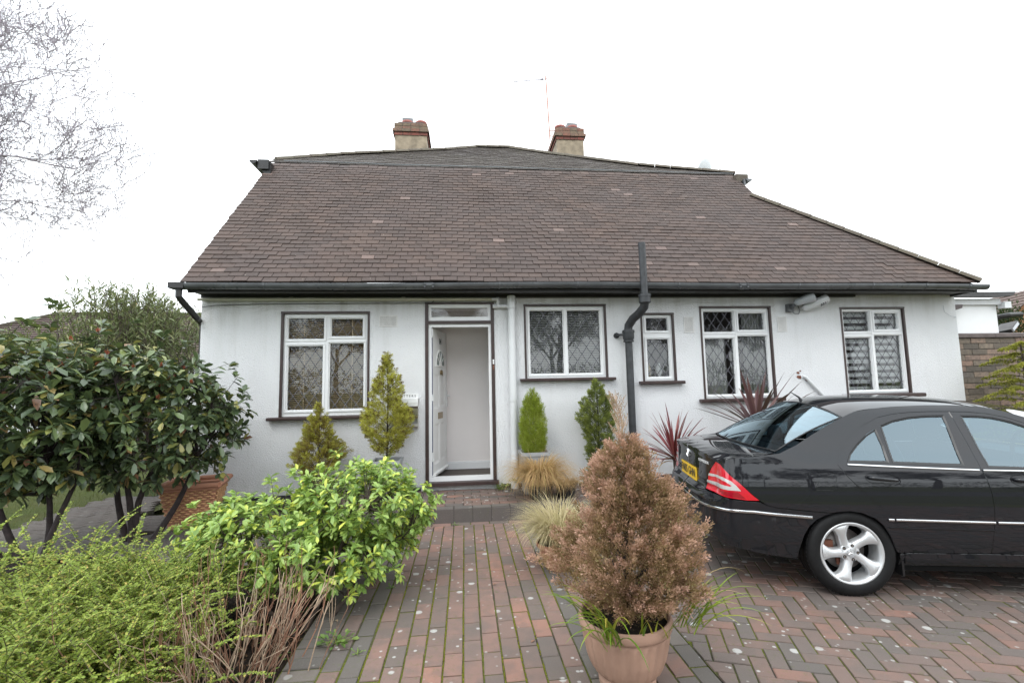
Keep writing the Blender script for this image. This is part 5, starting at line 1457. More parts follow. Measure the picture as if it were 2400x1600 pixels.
def leaf_objects(name, T, pos, d, size, mat, parent, wid=1., rl=None):
    """leaves near the camera as separate objects sharing meshes"""
    key = (name, mat, wid)
    if key not in LEAF_ME: LEAF_ME[key] = fastmesh(name, T[0] * np.array([wid, 1, 1]), T[1], mat, None, True)
    pos, d = np.asarray(pos, float), np.asarray(d, float); Fm = frames(d, np.tile(np.array([0, 0, 1.]), (len(pos), 1)))
    if rl is not None: Fm = roll(Fm, rl)
    for i in range(len(pos)):
        o = bpy.data.objects.new(name, LEAF_ME[key]); COL.objects.link(o); o.parent = parent
        M_ = Matrix(((*Fm[i, 0] * size[i], pos[i, 0]), (*Fm[i, 1] * size[i], pos[i, 1]), (*Fm[i, 2] * size[i], pos[i, 2]), (0, 0, 0, 1))); o.matrix_basis = M_
def camdist(p, loc):
    return np.linalg.norm(np.asarray(p) + np.array(loc) - np.array(CAM), axis=1)
def blades(name, base, az, el, length, width, droop, mat, parent, seg=7, rnd=None, twist=0., fold=.25, **k):
    """curved strap leaves: start at elevation el, bend down by droop radians over their length"""
    n = len(base); base = np.asarray(base, float); az, el, length, width, droop = [np.broadcast_to(np.asarray(a, float), (n,)) for a in (az, el, length, width, droop)]
    P = np.zeros((n, seg + 1, 3)); P[:, 0] = base; ang = el.copy()
    D = []
    for s in range(seg + 1):
        a_ = el - droop * (s / seg) ** 1.4
        dv = np.stack([np.cos(az) * np.cos(a_), np.sin(az) * np.cos(a_), np.sin(a_)], 1); D.append(dv)
        if s < seg: P[:, s + 1] = P[:, s] + dv * (length / seg)[:, None]
    side = np.stack([-np.sin(az), np.cos(az), np.zeros(n)], 1)
    tw = rng.normal(0, 1, n) * twist
    V = np.zeros((n, seg + 1, 3, 3))
    for s in range(seg + 1):
        t_ = s / seg; w_ = width * (np.minimum(1, .55 + 2.2 * t_) * (1 - t_ ** 3.0) + .02)
        nrm = np.cross(side, D[s]); sd = side * np.cos(tw * t_)[:, None] + nrm * np.sin(tw * t_)[:, None]
        V[:, s, 0] = P[:, s] - sd * w_[:, None] / 2; V[:, s, 2] = P[:, s] + sd * w_[:, None] / 2; V[:, s, 1] = P[:, s] + nrm * (w_ * fold)[:, None]
    m_ = (seg + 1) * 3; F = []
    for s in range(seg):
        for c in range(2): a = s * 3 + c; F.append((a, a + 1, a + 4, a + 3))
    F = (np.array(F)[None] + (np.arange(n) * m_)[:, None, None]).reshape(-1, 4)
    r = np.repeat(rng.random(n) if rnd is None else rnd, m_)
    return ob(name, fastmesh(name, V.reshape(-1, 3), F, mat, r, True), parent, **k)
def twig_mesh(mb, a, b, r0, r1, bend=.06, n=5, sides=5):
    a, b = Vector(a), Vector(b); L = (b - a).length; off = Vector(rng.normal(0, 1, 3)) * L * bend
    pts = [a.lerp(b, t_) + off * math.sin(math.pi * t_) + Vector((0, 0, -.12 * L * math.sin(math.pi * t_) * bend)) for t_ in np.linspace(0, 1, n)]
    mb.tube(pts, [r0 + (r1 - r0) * t_ for t_ in np.linspace(0, 1, n)], sides, cap=False); return pts

leafmat('photinia_leaf', [(0, (0.056, 0.083, 0.045)), (.4, (0.092, 0.134, 0.061)), (.7, (0.128, 0.175, 0.073)), (.86, (0.200, 0.255, 0.084)), (.94, (0.400, 0.364, 0.097)), (1, (0.261, 0.121, 0.084))], .30, .16, .65)
leafmat('red_bud', [(0, (.30, .07, .05)), (.5, (.38, .13, .07)), (1, (.22, .03, .04))], .4, .3)
leafmat('choisya_leaf', [(0, (0.194, 0.314, 0.074)), (.4, (0.311, 0.448, 0.113)), (.75, (0.439, 0.584, 0.151)), (.92, (0.673, 0.740, 0.126)), (1, (0.750, 0.750, 0.126))], .34, .3, .5)
leafmat('lonicera_leaf', [(0, (0.162, 0.232, 0.040)), (.4, (0.272, 0.357, 0.064)), (.75, (0.380, 0.465, 0.081)), (.92, (0.489, 0.483, 0.113)), (1, (0.542, 0.375, 0.113))], .5, .3, .3)
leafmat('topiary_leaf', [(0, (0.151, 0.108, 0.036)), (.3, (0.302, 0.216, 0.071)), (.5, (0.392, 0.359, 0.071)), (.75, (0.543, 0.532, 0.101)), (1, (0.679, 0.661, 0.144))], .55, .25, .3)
leafmat('box_leaf', [(0, (0.084, 0.108, 0.036)), (.35, (0.180, 0.216, 0.060)), (.65, (0.312, 0.360, 0.084)), (1, (0.504, 0.540, 0.120))], .5, .25, .3)
leafmat('lime_leaf', [(0, (0.230, 0.276, 0.034)), (.4, (0.391, 0.483, 0.069)), (1, (0.632, 0.690, 0.161))], .6, .35, .2)
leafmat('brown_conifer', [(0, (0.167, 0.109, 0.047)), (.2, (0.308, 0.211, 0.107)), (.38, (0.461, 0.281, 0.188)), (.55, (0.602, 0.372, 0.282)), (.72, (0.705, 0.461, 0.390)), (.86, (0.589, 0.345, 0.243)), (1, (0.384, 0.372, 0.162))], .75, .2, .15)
leafmat('deodar_leaf', [(0, (0.209, 0.225, 0.048)), (.5, (0.386, 0.386, 0.072)), (1, (0.580, 0.547, 0.121))], .6, .3, .2)
leafmat('oleander_leaf', [(0, (0.111, 0.143, 0.058)), (.4, (0.182, 0.221, 0.091)), (.8, (0.273, 0.299, 0.143)), (1, (0.364, 0.338, 0.182))], .45, .25, .4)
leafmat('dark_hedge_leaf', [(0, (.02, .035, .015)), (.5, (.04, .06, .025)), (1, (.07, .085, .035))], .5, .2, .3)
leafmat('cordyline_red', [(0, (.12, .014, .024)), (.5, (.19, .025, .04)), (.85, (.27, .06, .07)), (1, (.35, .13, .12))], .38, .2, .5)
leafmat('cordyline_dark', [(0, (.065, .03, .035)), (.6, (.11, .05, .055)), (1, (.19, .10, .095))], .4, .15, .5)
leafmat('straw_grass', [(0, (0.384, 0.240, 0.108)), (.4, (0.576, 0.372, 0.180)), (.8, (0.720, 0.504, 0.264)), (1, (0.408, 0.360, 0.120))], .6, .3, .2)
leafmat('pale_grass', [(0, (0.391, 0.310, 0.161)), (.5, (0.598, 0.506, 0.299)), (.85, (0.690, 0.598, 0.380)), (1, (0.345, 0.333, 0.103))], .6, .3, .2)
leafmat('strap_green', [(0, (.10, .19, .02)), (.5, (.20, .30, .03)), (.85, (.38, .42, .05)), (1, (.50, .42, .08))], .35, .3, .4)
leafmat('weed_leaf', [(0, (.09, .17, .04)), (.5, (.15, .25, .06)), (1, (.24, .32, .07))], .45, .3, .4)
leafmat('lawn_blade', [(0, (.06, .085, .02)), (.6, (.12, .14, .035)), (1, (.2, .19, .07))], .6, .3, .2)

def shrub(name, loc, ells, tips, per, leaf, mat, stems, wid=1., spread=(.9, 1.35), bark='bark', near=280, droop=.35, shell=.55, lname='leaf', wisps=(), budmat=None, trunk_r=.028, up_bias=.35, **k):
    root = empty(name, loc, **k); loc = np.array(loc)
    tot = sum(e[3] * e[4] * e[5] for e in ells); P, N = [], []
    for e in ells:
        n = int(tips * e[3] * e[4] * e[5] / tot); c = np.array(e[:3]) - loc; r = np.array(e[3:6])
        u = unit(rng.normal(0, 1, (n * 2, 3))); rad = (shell + (1 - shell) * rng.random(n * 2)) * (1 + .09 * rng.normal(0, 1, n * 2))
        p = c + u * r * rad[:, None]
        keep = np.ones(len(p), bool)
        for e2 in ells:   # do not fill the inside of neighbours
            if e2 is e: continue
            q = (p - (np.array(e2[:3]) - loc)) / np.array(e2[3:6]); keep &= np.linalg.norm(q, axis=1) > .62
        keep &= (p[:, 2] + loc[2]) > .06
        p, u = p[keep][:n], u[keep][:n]; P.append(p); N.append(unit(u / r))
    P, N = np.vstack(P), np.vstack(N)
    for w_ in wisps: P = np.vstack([P, [np.array(w_[:3]) - loc]]); N = np.vstack([N, [unit(np.array(w_[3:6], float))]])
    ax = unit(N + np.array([0, 0, up_bias]) + rng.normal(0, .28, N.shape))
    # stems: limbs from the base to spread nodes, twigs from nodes to tips
    mb = MB(); nodes = []
    for (bx, by, tx, ty, tz) in stems:
        pts = twig_mesh(mb, (bx, by, -.05), (tx - loc[0], ty - loc[1], tz), trunk_r, trunk_r * .5, .05, 7, 7)
        nodes += [(p, trunk_r * .45) for p in pts[3:]]
    lim = MB()
    idx = rng.choice(len(P), min(len(P), 46), replace=False); n2 = []
    for i in idx:
        a = min(nodes, key=lambda q: (q[0] - Vector(P[i])).length)
        pts = twig_mesh(lim, a[0], Vector(P[i]) * .82 + a[0] * .18, trunk_r * .4, trunk_r * .14, .08, 6, 5); n2 += pts[2:]
    n2v = np.array([tuple(p) for p in n2] + [tuple(q[0]) for q in nodes])
    tw = MB()
    sel = np.arange(len(P)) if len(P) < 700 else rng.choice(len(P), 700, replace=False)
    for i in sel:
        j = np.argmin(np.linalg.norm(n2v - P[i], axis=1)); q = n2v[j]
        tw.tube([q, (q + P[i]) / 2 + rng.normal(0, .012, 3), P[i] + ax[i] * leaf[0] * .4], [.0035, .0028, .0016], 4, cap=False)
    mb.ob('trunk', bark, root, True); lim.ob('branch', bark, root, True); tw.ob('twigs', bark, root, kind='stuff')
    # whorls of leaves
    A = np.repeat(P, per, 0); X = np.repeat(ax, per, 0); n = len(A)
    ph = rng.random(n) * 2 * np.pi; tilt = rng.uniform(spread[0], spread[1], n)
    Fm = frames(X, np.tile([0.3, .2, .93], (n, 1)))
    d = Fm[:, :, 1] * np.cos(tilt)[:, None] + (Fm[:, :, 0] * np.cos(ph)[:, None] + Fm[:, :, 2] * np.sin(ph)[:, None]) * np.sin(tilt)[:, None]
    d = unit(d + np.array([0, 0, -droop]) * rng.random(n)[:, None])
    pos = A + X * (rng.uniform(-.9, .35, n) * leaf[0] * .8)[:, None] 
    size = rng.uniform(leaf[0], leaf[1], n); rl = rng.normal(0, .35, n)
    cdist = camdist(pos, loc); order = np.argsort(cdist - 1.3 * (rng.random(n) < .0) )
    # nearest visible leaves become separate pieces
    vis = np.array([inview(*(p + loc)) > 0 for p in pos[order[:near * 3]]]); nr = order[:near * 3][vis][:near]
    rest = np.setdiff1d(np.arange(n), nr)
    if near: leaf_objects(lname, T_BIG, pos[nr], d[nr], size[nr], mat, root, wid, rl[nr])
    leaves('foliage', T_BIG, pos[rest], d[rest], size[rest], mat, root, wid, rl=rl[rest], kind='stuff')
    if budmat:
        top = np.where(N[:, 2] > .15)[0]; top = rng.choice(top, min(len(top), budmat[1]), replace=False)
        A = np.repeat(P[top] + ax[top] * leaf[0] * .45, 12, 0); n = len(A); dd = unit(np.repeat(ax[top], 12, 0) + np.array([0, 0, .6]) + rng.normal(0, .38, (n, 3)))
        leaves('buds', T_SM, A + rng.normal(0, .006, (n, 3)), dd, rng.uniform(.018, .042, n), budmat[0], root, .8, kind='stuff')
    return root

# two multi stemmed evergreens with big dark leaves at the left
shrub('evergreen_shrub', (-3.28, -1.0, -.06), [(-3.14, -1.0, 1.17, .74, .70, .70), (-3.45, -1.15, 1.36, .74, .6, .66), (-2.74, -.95, 1.08, .34, .45, .48)], 640, 9, (.085, .135), 'photinia_leaf',
      [(-.03, 0, -3.5, -1.0, .95), (.05, .02, -3.05, -.9, 1.0), (.10, .0, -2.75, -.95, .85), (.02, -.05, -3.25, -1.3, .9)], .92, near=170, bark='bark_dark', lname='leaf', trunk_r=.036,
      wisps=[(-2.30, -.95, 1.45, .9, 0, .5), (-2.38, -.95, 1.30, 1, -.1, .25), (-2.25, -.95, 1.26, 1, 0, .35), (-2.42, -.9, 1.60, .7, 0, .8), (-2.5, -.9, 1.72, .4, 0, 1), (-2.9, -1, 1.95, .2, 0, 1), (-3.1, -1.0, 2.05, 0, 0, 1), (-2.62, -1.0, 1.62, .3, 0, 1), (-3.7, -1.0, 2.15, -.1, 0, 1), (-3.4, -1.0, 2.18, .1, 0, 1), (-2.5, -.95, .62, .8, 0, -.2), (-2.45, -1, .8, .9, 0, .1)],
      budmat=('red_bud', 60), label='glossy dark leaved evergreen shrub beside the woven terracotta planter', cat='shrub')
shrub('evergreen_shrub', (-3.74, -1.55, -.06), [(-4.05, -1.62, 1.30, .85, .62, .74), (-3.62, -1.65, 1.12, .48, .5, .56)], 460, 9, (.09, .148), 'photinia_leaf',
      [(-.04, 0, -4.1, -1.6, .9), (.03, .03, -3.7, -1.55, .95), (.06, -.03, -3.45, -1.5, .8)], .92, near=130, bark='bark_dark', trunk_r=.032,
      wisps=[(-3.78, -1.5, 2.08, .05, 0, 1), (-3.73, -1.5, 2.26, .0, 0, 1), (-3.98, -1.5, 2.12, .1, 0, 1), (-4.3, -1.6, 2.15, 0, 0, 1)],
      budmat=('red_bud', 34), label='dark leaved evergreen shrub cut by the left picture edge', cat='shrub')
# bright green shrub leaning over the path
shrub('green_shrub', (-1.03, -3.02, -.06), [(-1.38, -2.62, .43, .56, .46, .31), (-.80, -2.50, .57, .50, .46, .36), (-.92, -2.82, .34, .45, .36, .27), (-.55, -2.40, .50, .34, .38, .30), (-1.70, -2.55, .42, .26, .3, .24)], 900, 13, (.048, .076), 'choisya_leaf',
      [(-.02, 0, -1.3, -2.7, .4), (.0, .02, -.85, -2.6, .5), (.05, -.02, -.7, -2.75, .35), (-.05, 0, -1.55, -2.75, .35)], .86, (.75, 1.35), 'bark', 300, droop=.45, trunk_r=.019, up_bias=.7, lname='leaf',
      wisps=[(-1.42, -2.5, .80, 0, 0, 1), (-1.25, -2.55, .83, 0, 0, 1), (-1.9, -2.6, .66, -.5, 0, .8), (-1.12, -2.95, .26, -.4, -.6, .1), (-.95, -3.05, .24, .2, -.8, .0), (-.45, -2.85, .20, .5, -.5, -.2)],
      label='bright green leafy shrub spilling over the left edge of the brick path', cat='shrub')

# small leaved shrub with arching sprays in the bottom left corner
def sprays(name, loc, specs, n, mat, ls, label):
    root = empty(name, loc, label=label, cat='shrub'); loc = np.array(loc)
    mb = MB(); pos, dd, sz = [], [], []
    for i in range(n):
        c = specs[int(rng.integers(0, len(specs)))]
        base = np.array([c[0] + rng.normal(0, c[3] * .45), c[1] + rng.normal(0, c[4] * .45), c[2] * rng.random()]) - loc
        az = rng.uniform(0, 6.283); el = rng.uniform(.15, 1.25); L = rng.uniform(.28, .62) * c[5]; dr = rng.uniform(.3, 1.2)
        pts = [base]; S_ = 10
        for s in range(S_):
            a_ = el - dr * (s / S_) ** 1.3 * 1.0; az += rng.normal(0, .06)
            pts.append(pts[-1] + np.array([math.cos(az) * math.cos(a_), math.sin(az) * math.cos(a_), math.sin(a_)]) * L / S_)
        pts = np.array(pts); mb.tube(pts[::2], .0014, 3, cap=False)
        m_ = int(L / .0078)
        t_ = np.linspace(.06, 1, m_) * S_ * .9999; ii = t_.astype(int); fr_l = (t_ - ii)[:, None]; pp = pts[ii] * (1 - fr_l) + pts[ii + 1] * fr_l; tg = unit(pts[ii + 1] - pts[ii])
        sd = unit(np.cross(tg, [0, 0, 1])); sg = np.where(np.arange(m_) % 2, 1, -1)[:, None]
        for sgn in (1, -1):
            pos.append(pp); dd.append(unit(sd * sgn + tg * .45 + rng.normal(0, .28, (m_, 3)) + np.array([0, 0, .15]))); sz.append(ls * rng.uniform(.7, 1.2, m_) * (1 - .35 * (t_ / S_) ** 3))
    mb.ob('stems', 'bark', root, kind='stuff')
    leaves('foliage', T_SM, np.vstack(pos), np.vstack(dd), np.concatenate(sz), mat, root, 1.15, rl=rng.normal(0, .4, sum(map(len, sz))), kind='stuff')
    return root
sprays('small_leaved_shrub', (-2.0, -3.5, -.06), [(-2.15, -3.40, .38, .75, .55, .85), (-1.78, -3.60, .28, .42, .5, .85), (-1.62, -4.0, .20, .40, .4, .8), (-2.5, -3.25, .42, .5, .5, .9), (-1.85, -3.2, .34, .36, .35, .9), (-1.95, -3.9, .32, .4, .35, .85)], 1700, 'lonicera_leaf', .019, 'yellow green small leaved shrub with arching sprays in the bottom left corner')
# cut back bare stems
root = empty('bare_shrub', (-1.22, -3.42, -.07), label='cut back shrub of bare reddish brown stems in the soil bed', cat='shrub')
for bm_n, mt in (('stems', 'twig_red'), ('stems', 'twig_pale')):
    mb = MB()
    for i in range(62):
        bx, by = rng.normal(0, .15), rng.normal(0, .20)
        az = math.atan2(by, bx) + rng.normal(0, .6); el = rng.uniform(.85, 1.5); L = rng.uniform(.28, .56); r0 = rng.uniform(.0022, .0048)
        tip = Vector((bx + math.cos(az) * math.cos(el) * L, by + math.sin(az) * math.cos(el) * L, math.sin(el) * L))
        pts = twig_mesh(mb, (bx, by, 0), tip, r0, r0 * .6, .05, 6, 5)
        for q in range(int(rng.integers(2, 6))):
            p = pts[int(rng.integers(2, 6))]; a2 = az + rng.normal(0, 1.0); e2 = el + rng.normal(0, .3); l2 = rng.uniform(.05, .18)
            twig_mesh(mb, p, p + Vector((math.cos(a2) * math.cos(e2) * l2, math.sin(a2) * math.cos(e2) * l2, abs(math.sin(e2)) * l2)), r0 * .55, r0 * .35, .06, 4, 4)
    mb.ob(bm_n, mt, root, True, kind='stuff')

def plume_bush(name, loc, prof, n_pl, per, pl_len, ls, mat, label, cat='conifer', stem=None, T=T_SM, upw=.6, wid=.5, inner=.5, parent=None, lump=.12, jit=.4, tuft=.13, xo=lambda z: 0.):
    root = parent or empty(name, loc, label=label, cat=cat)
    zs = np.array([p[0] for p in prof]); rs = np.array([p[1] for p in prof])
    w_ = np.interp(np.linspace(zs[0], zs[-1], 200), zs, rs) ** 1.0 + .01; cdf = np.cumsum(w_); cdf /= cdf[-1]
    zz = np.interp(rng.random(n_pl), cdf, np.linspace(zs[0], zs[-1], 200)); th = rng.random(n_pl) * 6.283
    rr = np.interp(zz, zs, rs); lumpv = np.array([noise.noise((math.cos(a) * 2.2, math.sin(a) * 2.2, z * 6)) for a, z in zip(th, zz)])
    q = (inner + (1 - inner) * np.sqrt(rng.random(n_pl))); R_ = rr * q * (1 + lump * 2 * lumpv)
    P = np.stack([R_ * np.cos(th) + np.array([xo(z) for z in zz]), R_ * np.sin(th), zz], 1)
    dz = np.gradient(rs, zs); sl = np.interp(zz, zs, dz)
    out = np.stack([np.cos(th), np.sin(th), np.clip(-sl, -.6, 1.5) * .5 + upw], 1); ax = unit(out + rng.normal(0, .22, out.shape))
    P0 = P - ax * pl_len * .75
    A = np.repeat(P0, per, 0); X = np.repeat(ax, per, 0); n = len(A); t_ = rng.random(n) ** .8
    spread = rng.normal(0, 1, (n, 3)) * (pl_len * tuft * (1.1 - .7 * t_))[:, None]
    pos = A + X * (t_ * pl_len)[:, None] + spread; d = unit(X + unit(spread + 1e-6) * jit + rng.normal(0, .25, (n, 3)))
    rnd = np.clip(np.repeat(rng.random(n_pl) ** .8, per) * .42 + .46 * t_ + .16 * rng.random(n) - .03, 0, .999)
    leaves('foliage', T, pos, d, ls * rng.uniform(.7, 1.25, n), mat, root, wid, rl=rng.uniform(-1.5, 1.5, n), rnd=rnd, kind='stuff')
    if stem:
        mb = MB(); mb.tube([(0, 0, stem[0]), (0.01, 0, (stem[0] + zs[-1]) / 2), (xo(zs[-1]), 0, zs[-1] * .96)], [stem[1], stem[1] * .6, stem[1] * .2], 7)
        for i in range(40):
            k_ = int(rng.integers(0, n_pl)); p = P[k_]; mb.tube([(0, 0, max(stem[0], p[2] - .25 * rr[k_] - .08)), (p[0] * .5, p[1] * .5, p[2] - .05), tuple(p)], [stem[1] * .35, stem[1] * .25, .0012], 4, cap=False)
        mb.ob('trunk', 'bark_dark', root, True)
    return root
def square_pot(name, loc, wt, wb, h, mat, label):
    root = empty(name, loc, label=label, cat='plant pot')
    def ringv(w_, z): return [(-w_, -w_, z), (w_, -w_, z), (w_, w_, z), (-w_, w_, z)]
    m = MB(); v = ringv(wb, 0) + ringv(wt - .004, h - .045) + ringv(wt + .006, h - .042) + ringv(wt + .006, h) + ringv(wt - .016, h) + ringv(wt - .03, h - .05)
    f = [(3, 2, 1, 0)] + [(i * 4 + k, i * 4 + (k + 1) % 4, (i + 1) * 4 + (k + 1) % 4, (i + 1) * 4 + k) for i in range(5) for k in range(4)]
    m.add(v, f); m.ob('pot_body', mat, root)
    m = MB(); m.add(ringv(wt - .028, h - .045), [(0, 1, 2, 3)]); m.ob('compost', 'dark_soil', root); return root
def round_pot(name, loc, prof, mat, label, flute=None, zsoil=None, n=48):
    root = empty(name, loc, label=label, cat='plant pot')
    m = MB(); m.lathe(prof, n, fl=flute); m.ob('pot_body', mat, root, 'auto')
    rt, zt = prof[-1]; m = MB(); z_ = zsoil or zt
    m.lathe([(.001, z_ + .01), (rt * .5, z_ + .006), (rt + .004, z_)], 20, capb=False); m.ob('compost', 'dark_soil', root, True); return root

# --- potted plants on the doorstep
square_pot('planter', (-.925, -.36, .15), .165, .12, .46, 'grey_planter', 'square grey planter holding the taller topiary left of the door')
plume_bush('topiary', (-.93, -.36, .58), [(z - .58, r) for z, r in [(.66, .06), (.75, .17), (.9, .26), (1.08, .31), (1.2, .275), (1.29, .19), (1.36, .20), (1.5, .175), (1.62, .13), (1.68, .10), (1.74, .05), (1.82, .05), (1.94, .004)]], 620, 84, .10, .021, 'topiary_leaf', 'taller two tiered topiary conifer left of the letterbox', 'topiary', (0, .012), upw=.5, lump=.10)
round_pot('planter', (-1.72, -.36, .15), [(.11, 0), (.13, .02), (.155, .20), (.172, .205), (.175, .24), (.162, .24), (.155, .21)], 'terracotta', 'low round terracotta pot under the small topiary')
plume_bush('topiary', (-1.72, -.36, .33), [(z - .33, r) for z, r in [(.40, .04), (.48, .16), (.6, .29), (.68, .30), (.78, .24), (.88, .185), (1.0, .165), (1.08, .12), (1.15, .085), (1.2, .045), (1.30, .004)]], 480, 84, .10, .021, 'topiary_leaf', 'small bushy topiary conifer under the first window', 'topiary', (0, .012), upw=.5, lump=.2)
square_pot('planter', (.845, -.30, .15), .172, .135, .49, 'grey_planter', 'square pale grey planter holding the lime conifer')
plume_bush('lime_conifer', (.845, -.30, .60), [(.03, .12), (.12, .155), (.32, .168), (.52, .145), (.66, .10), (.73, .055), (.79, .005)], 520, 84, .13, .022, 'lime_leaf', 'feathery lime green conifer in the grey planter right of the door', 'conifer', (0, .01), upw=1.6, wid=.32, lump=.06, jit=.25)
square_pot('planter', (1.66, -.34, 0), .15, .12, .36, 'grey_planter', 'grey planter hidden behind the brown conifer')
plume_bush('upright_conifer', (1.66, -.34, .32), [(.0, .06), (.08, .13), (.26, .13), (.42, .15), (.58, .225), (.78, .24), (.9, .20), (1.0, .14), (1.1, .08), (1.19, .004)], 520, 80, .10, .022, 'box_leaf', 'upright green and yellow conifer between the planter and the black pipe', 'conifer', (0, .012), upw=.9, lump=.22)
# --- big terracotta pot with the browned conifer
fl = lambda a, z: 1 + (.022 * math.cos(a * 26) if .045 < z < .245 else 0)
PROF = [(.115, 0), (.135, .005), (.137, .03), (.125, .045), (.128, .05), (.155, .075), (.160, .08), (.163, .085), (.176, .11), (.190, .15), (.200, .20), (.207, .24), (.210, .255), (.209, .262), (.219, .268), (.224, .28), (.226, .30), (.222, .315), (.214, .32), (.206, .317), (.200, .29)]
def dense(prof, d=.012):
    out = [prof[0]]
    for a, b in zip(prof[:-1], prof[1:]):
        k = max(1, int(abs(b[1] - a[1]) / d)); out += [(a[0] + (b[0] - a[0]) * j / k, a[1] + (b[1] - a[1]) * j / k) for j in range(1, k + 1)]
    return out
round_pot('planter', (.77, -3.83, 0), dense(PROF), 'terracotta_old', 'large ribbed terracotta pot in the foreground of the path', fl, .285, 156)
bc = plume_bush('brown_conifer', (.785, -3.83, .28), [(.07, .15), (.14, .26), (.25, .35), (.37, .355), (.50, .275), (.63, .235), (.72, .16), (.82, .11), (.885, .04)], 1150, 105, .115, .0148, 'brown_conifer', 'browning feathery conifer in the large ribbed terracotta pot', 'conifer', (0, .016), upw=.75, inner=.35, wid=.62, lump=.34, tuft=.12, xo=lambda z: .03 + .03 * max(0, .4 - z))
mb = MB(); pos = []
mb.tube([(.02, 0, .75), (.015, .01, .98), (-.02, 0, 1.10)], [.006, .004, .0015], 5)
for i in range(70):
    z = rng.uniform(.84, 1.08); a = rng.uniform(0, 6.28); l = rng.uniform(.04, .10) * (1.2 - (z - .84) * 2.4); p = Vector((.02 - .04 * (z - .8) / .3, 0, z)); e = p + Vector((math.cos(a) * l * .7, math.sin(a) * l * .7, l))
    mb.tube([p, p.lerp(e, .5) + Vector((0, 0, -.006)), e], [.0022, .0016, .001], 4, cap=False); pos += [tuple(p.lerp(e, t_)) for t_ in rng.uniform(.5, 1.05, 7)]
mb.ob('dead_leader', 'twig_pale', bc, True)
pos = np.array(pos); leaves('dead_tips', T_SM, pos, unit(rng.normal(0, .5, pos.shape) + [0, 0, 1]), rng.uniform(.007, .013, len(pos)), 'brown_conifer', bc, .6, kind='stuff')
st = empty('strap_leaved_plant', (.64, -4.03, .29), label='yellow green strap leaves rising from the left of the terracotta pot', cat='plant')
n = 26; blades('leaf_blades', np.stack([rng.normal(0, .03, n), rng.normal(-.02, .03, n), np.zeros(n)], 1), rng.uniform(2.3, 4.8, n), rng.uniform(.8, 1.35, n), rng.uniform(.26, .42, n), .011, rng.uniform(1.0, 2.0, n), 'strap_green', st, 9, kind='stuff')
st = empty('strap_leaved_plant', (1.0, -3.92, .29), label='yellow green strap leaves arching out of the right side of the terracotta pot', cat='plant')
n = 18; blades('leaf_blades', np.stack([rng.normal(.04, .03, n), rng.normal(-.04, .03, n), np.zeros(n)], 1), rng.uniform(-.95, .5, n), rng.uniform(.75, 1.15, n), rng.uniform(.26, .42, n), .011, rng.uniform(.7, 1.7, n), 'strap_green', st, 9, kind='stuff')
blades('dry_blades', [(.02, 0, .05), (.03, 0, .02), (0, .02, .04)], [.15, -.1, .35], [1.0, .9, 1.1], [.52, .42, .38], .0045, [2.1, 2.0, 2.2], 'straw_grass', st, 12, kind='stuff')
st = empty('strap_leaved_plant', (.83, -4.02, .29), label='short strap leaves at the front middle of the terracotta pot', cat='plant')
n = 9; blades('leaf_blades', np.stack([rng.normal(0, .04, n), rng.normal(0, .01, n), np.zeros(n)], 1), rng.uniform(-2.6, -.5, n), rng.uniform(1.0, 1.4, n), rng.uniform(.10, .22, n), .010, rng.uniform(.5, 1.3, n), 'strap_green', st, 7, kind='stuff')
# --- grasses
round_pot('planter', (.86, -.66, .15), [(.12, 0), (.125, .01), (.145, .13), (.155, .135), (.155, .15), (.145, .15)], 'black_pot', 'black plastic pot under the straw coloured grass')
g = empty('ornamental_grass', (.86, -.66, .29), label='mop of straw coloured grass on the doorstep beside the white pipe', cat='grass plant')
n = 2600; a = rng.uniform(0, 6.283, n); rb = .10 * np.sqrt(rng.random(n))
blades('grass_blades', np.stack([rb * np.cos(a), rb * np.sin(a), np.zeros(n)], 1), a + rng.normal(0, .35, n), rng.uniform(.75, 1.5, n), rng.uniform(.34, .64, n), .0036, rng.uniform(1.5, 3.0, n), 'straw_grass', g, 9, fold=0., kind='stuff')
round_pot('planter', (1.17, -.62, .15), [(.10, 0), (.12, .12), (.128, .125), (.128, .14), (.12, .14)], 'black_pot', 'second black pot at the right end of the doorstep')
g = empty('ornamental_grass', (1.17, -.62, .28), label='thin dry grass hanging over the black pot at the right doorstep end', cat='grass plant')
n = 420; a = rng.uniform(0, 6.283, n); blades('grass_blades', np.stack([.06 * np.cos(a), .06 * np.sin(a), np.zeros(n)], 1), a, rng.uniform(.5, 1.1, n), rng.uniform(.16, .27, n), .0028, rng.uniform(1.8, 2.8, n), 'straw_grass', g, 8, fold=0., kind='stuff')
round_pot('planter', (.72, -2.36, 0), [(.085, 0), (.095, .01), (.15, .17), (.165, .175), (.17, .20), (.158, .205), (.15, .18)], 'terracotta', 'small terracotta bowl on the path behind the brown conifer')
g = empty('ornamental_grass', (.74, -2.36, .18), label='fine pale grass in the small terracotta bowl on the path', cat='grass plant')
n = 2400; a = rng.uniform(0, 6.283, n); rb = .11 * np.sqrt(rng.random(n))
blades('grass_blades', np.stack([rb * np.cos(a), rb * np.sin(a), np.zeros(n)], 1), a + rng.normal(0, .5, n), rng.uniform(.9, 1.5, n), rng.uniform(.26, .52, n), .0030, rng.uniform(1.2, 2.7, n), 'pale_grass', g, 9, fold=0., kind='stuff')
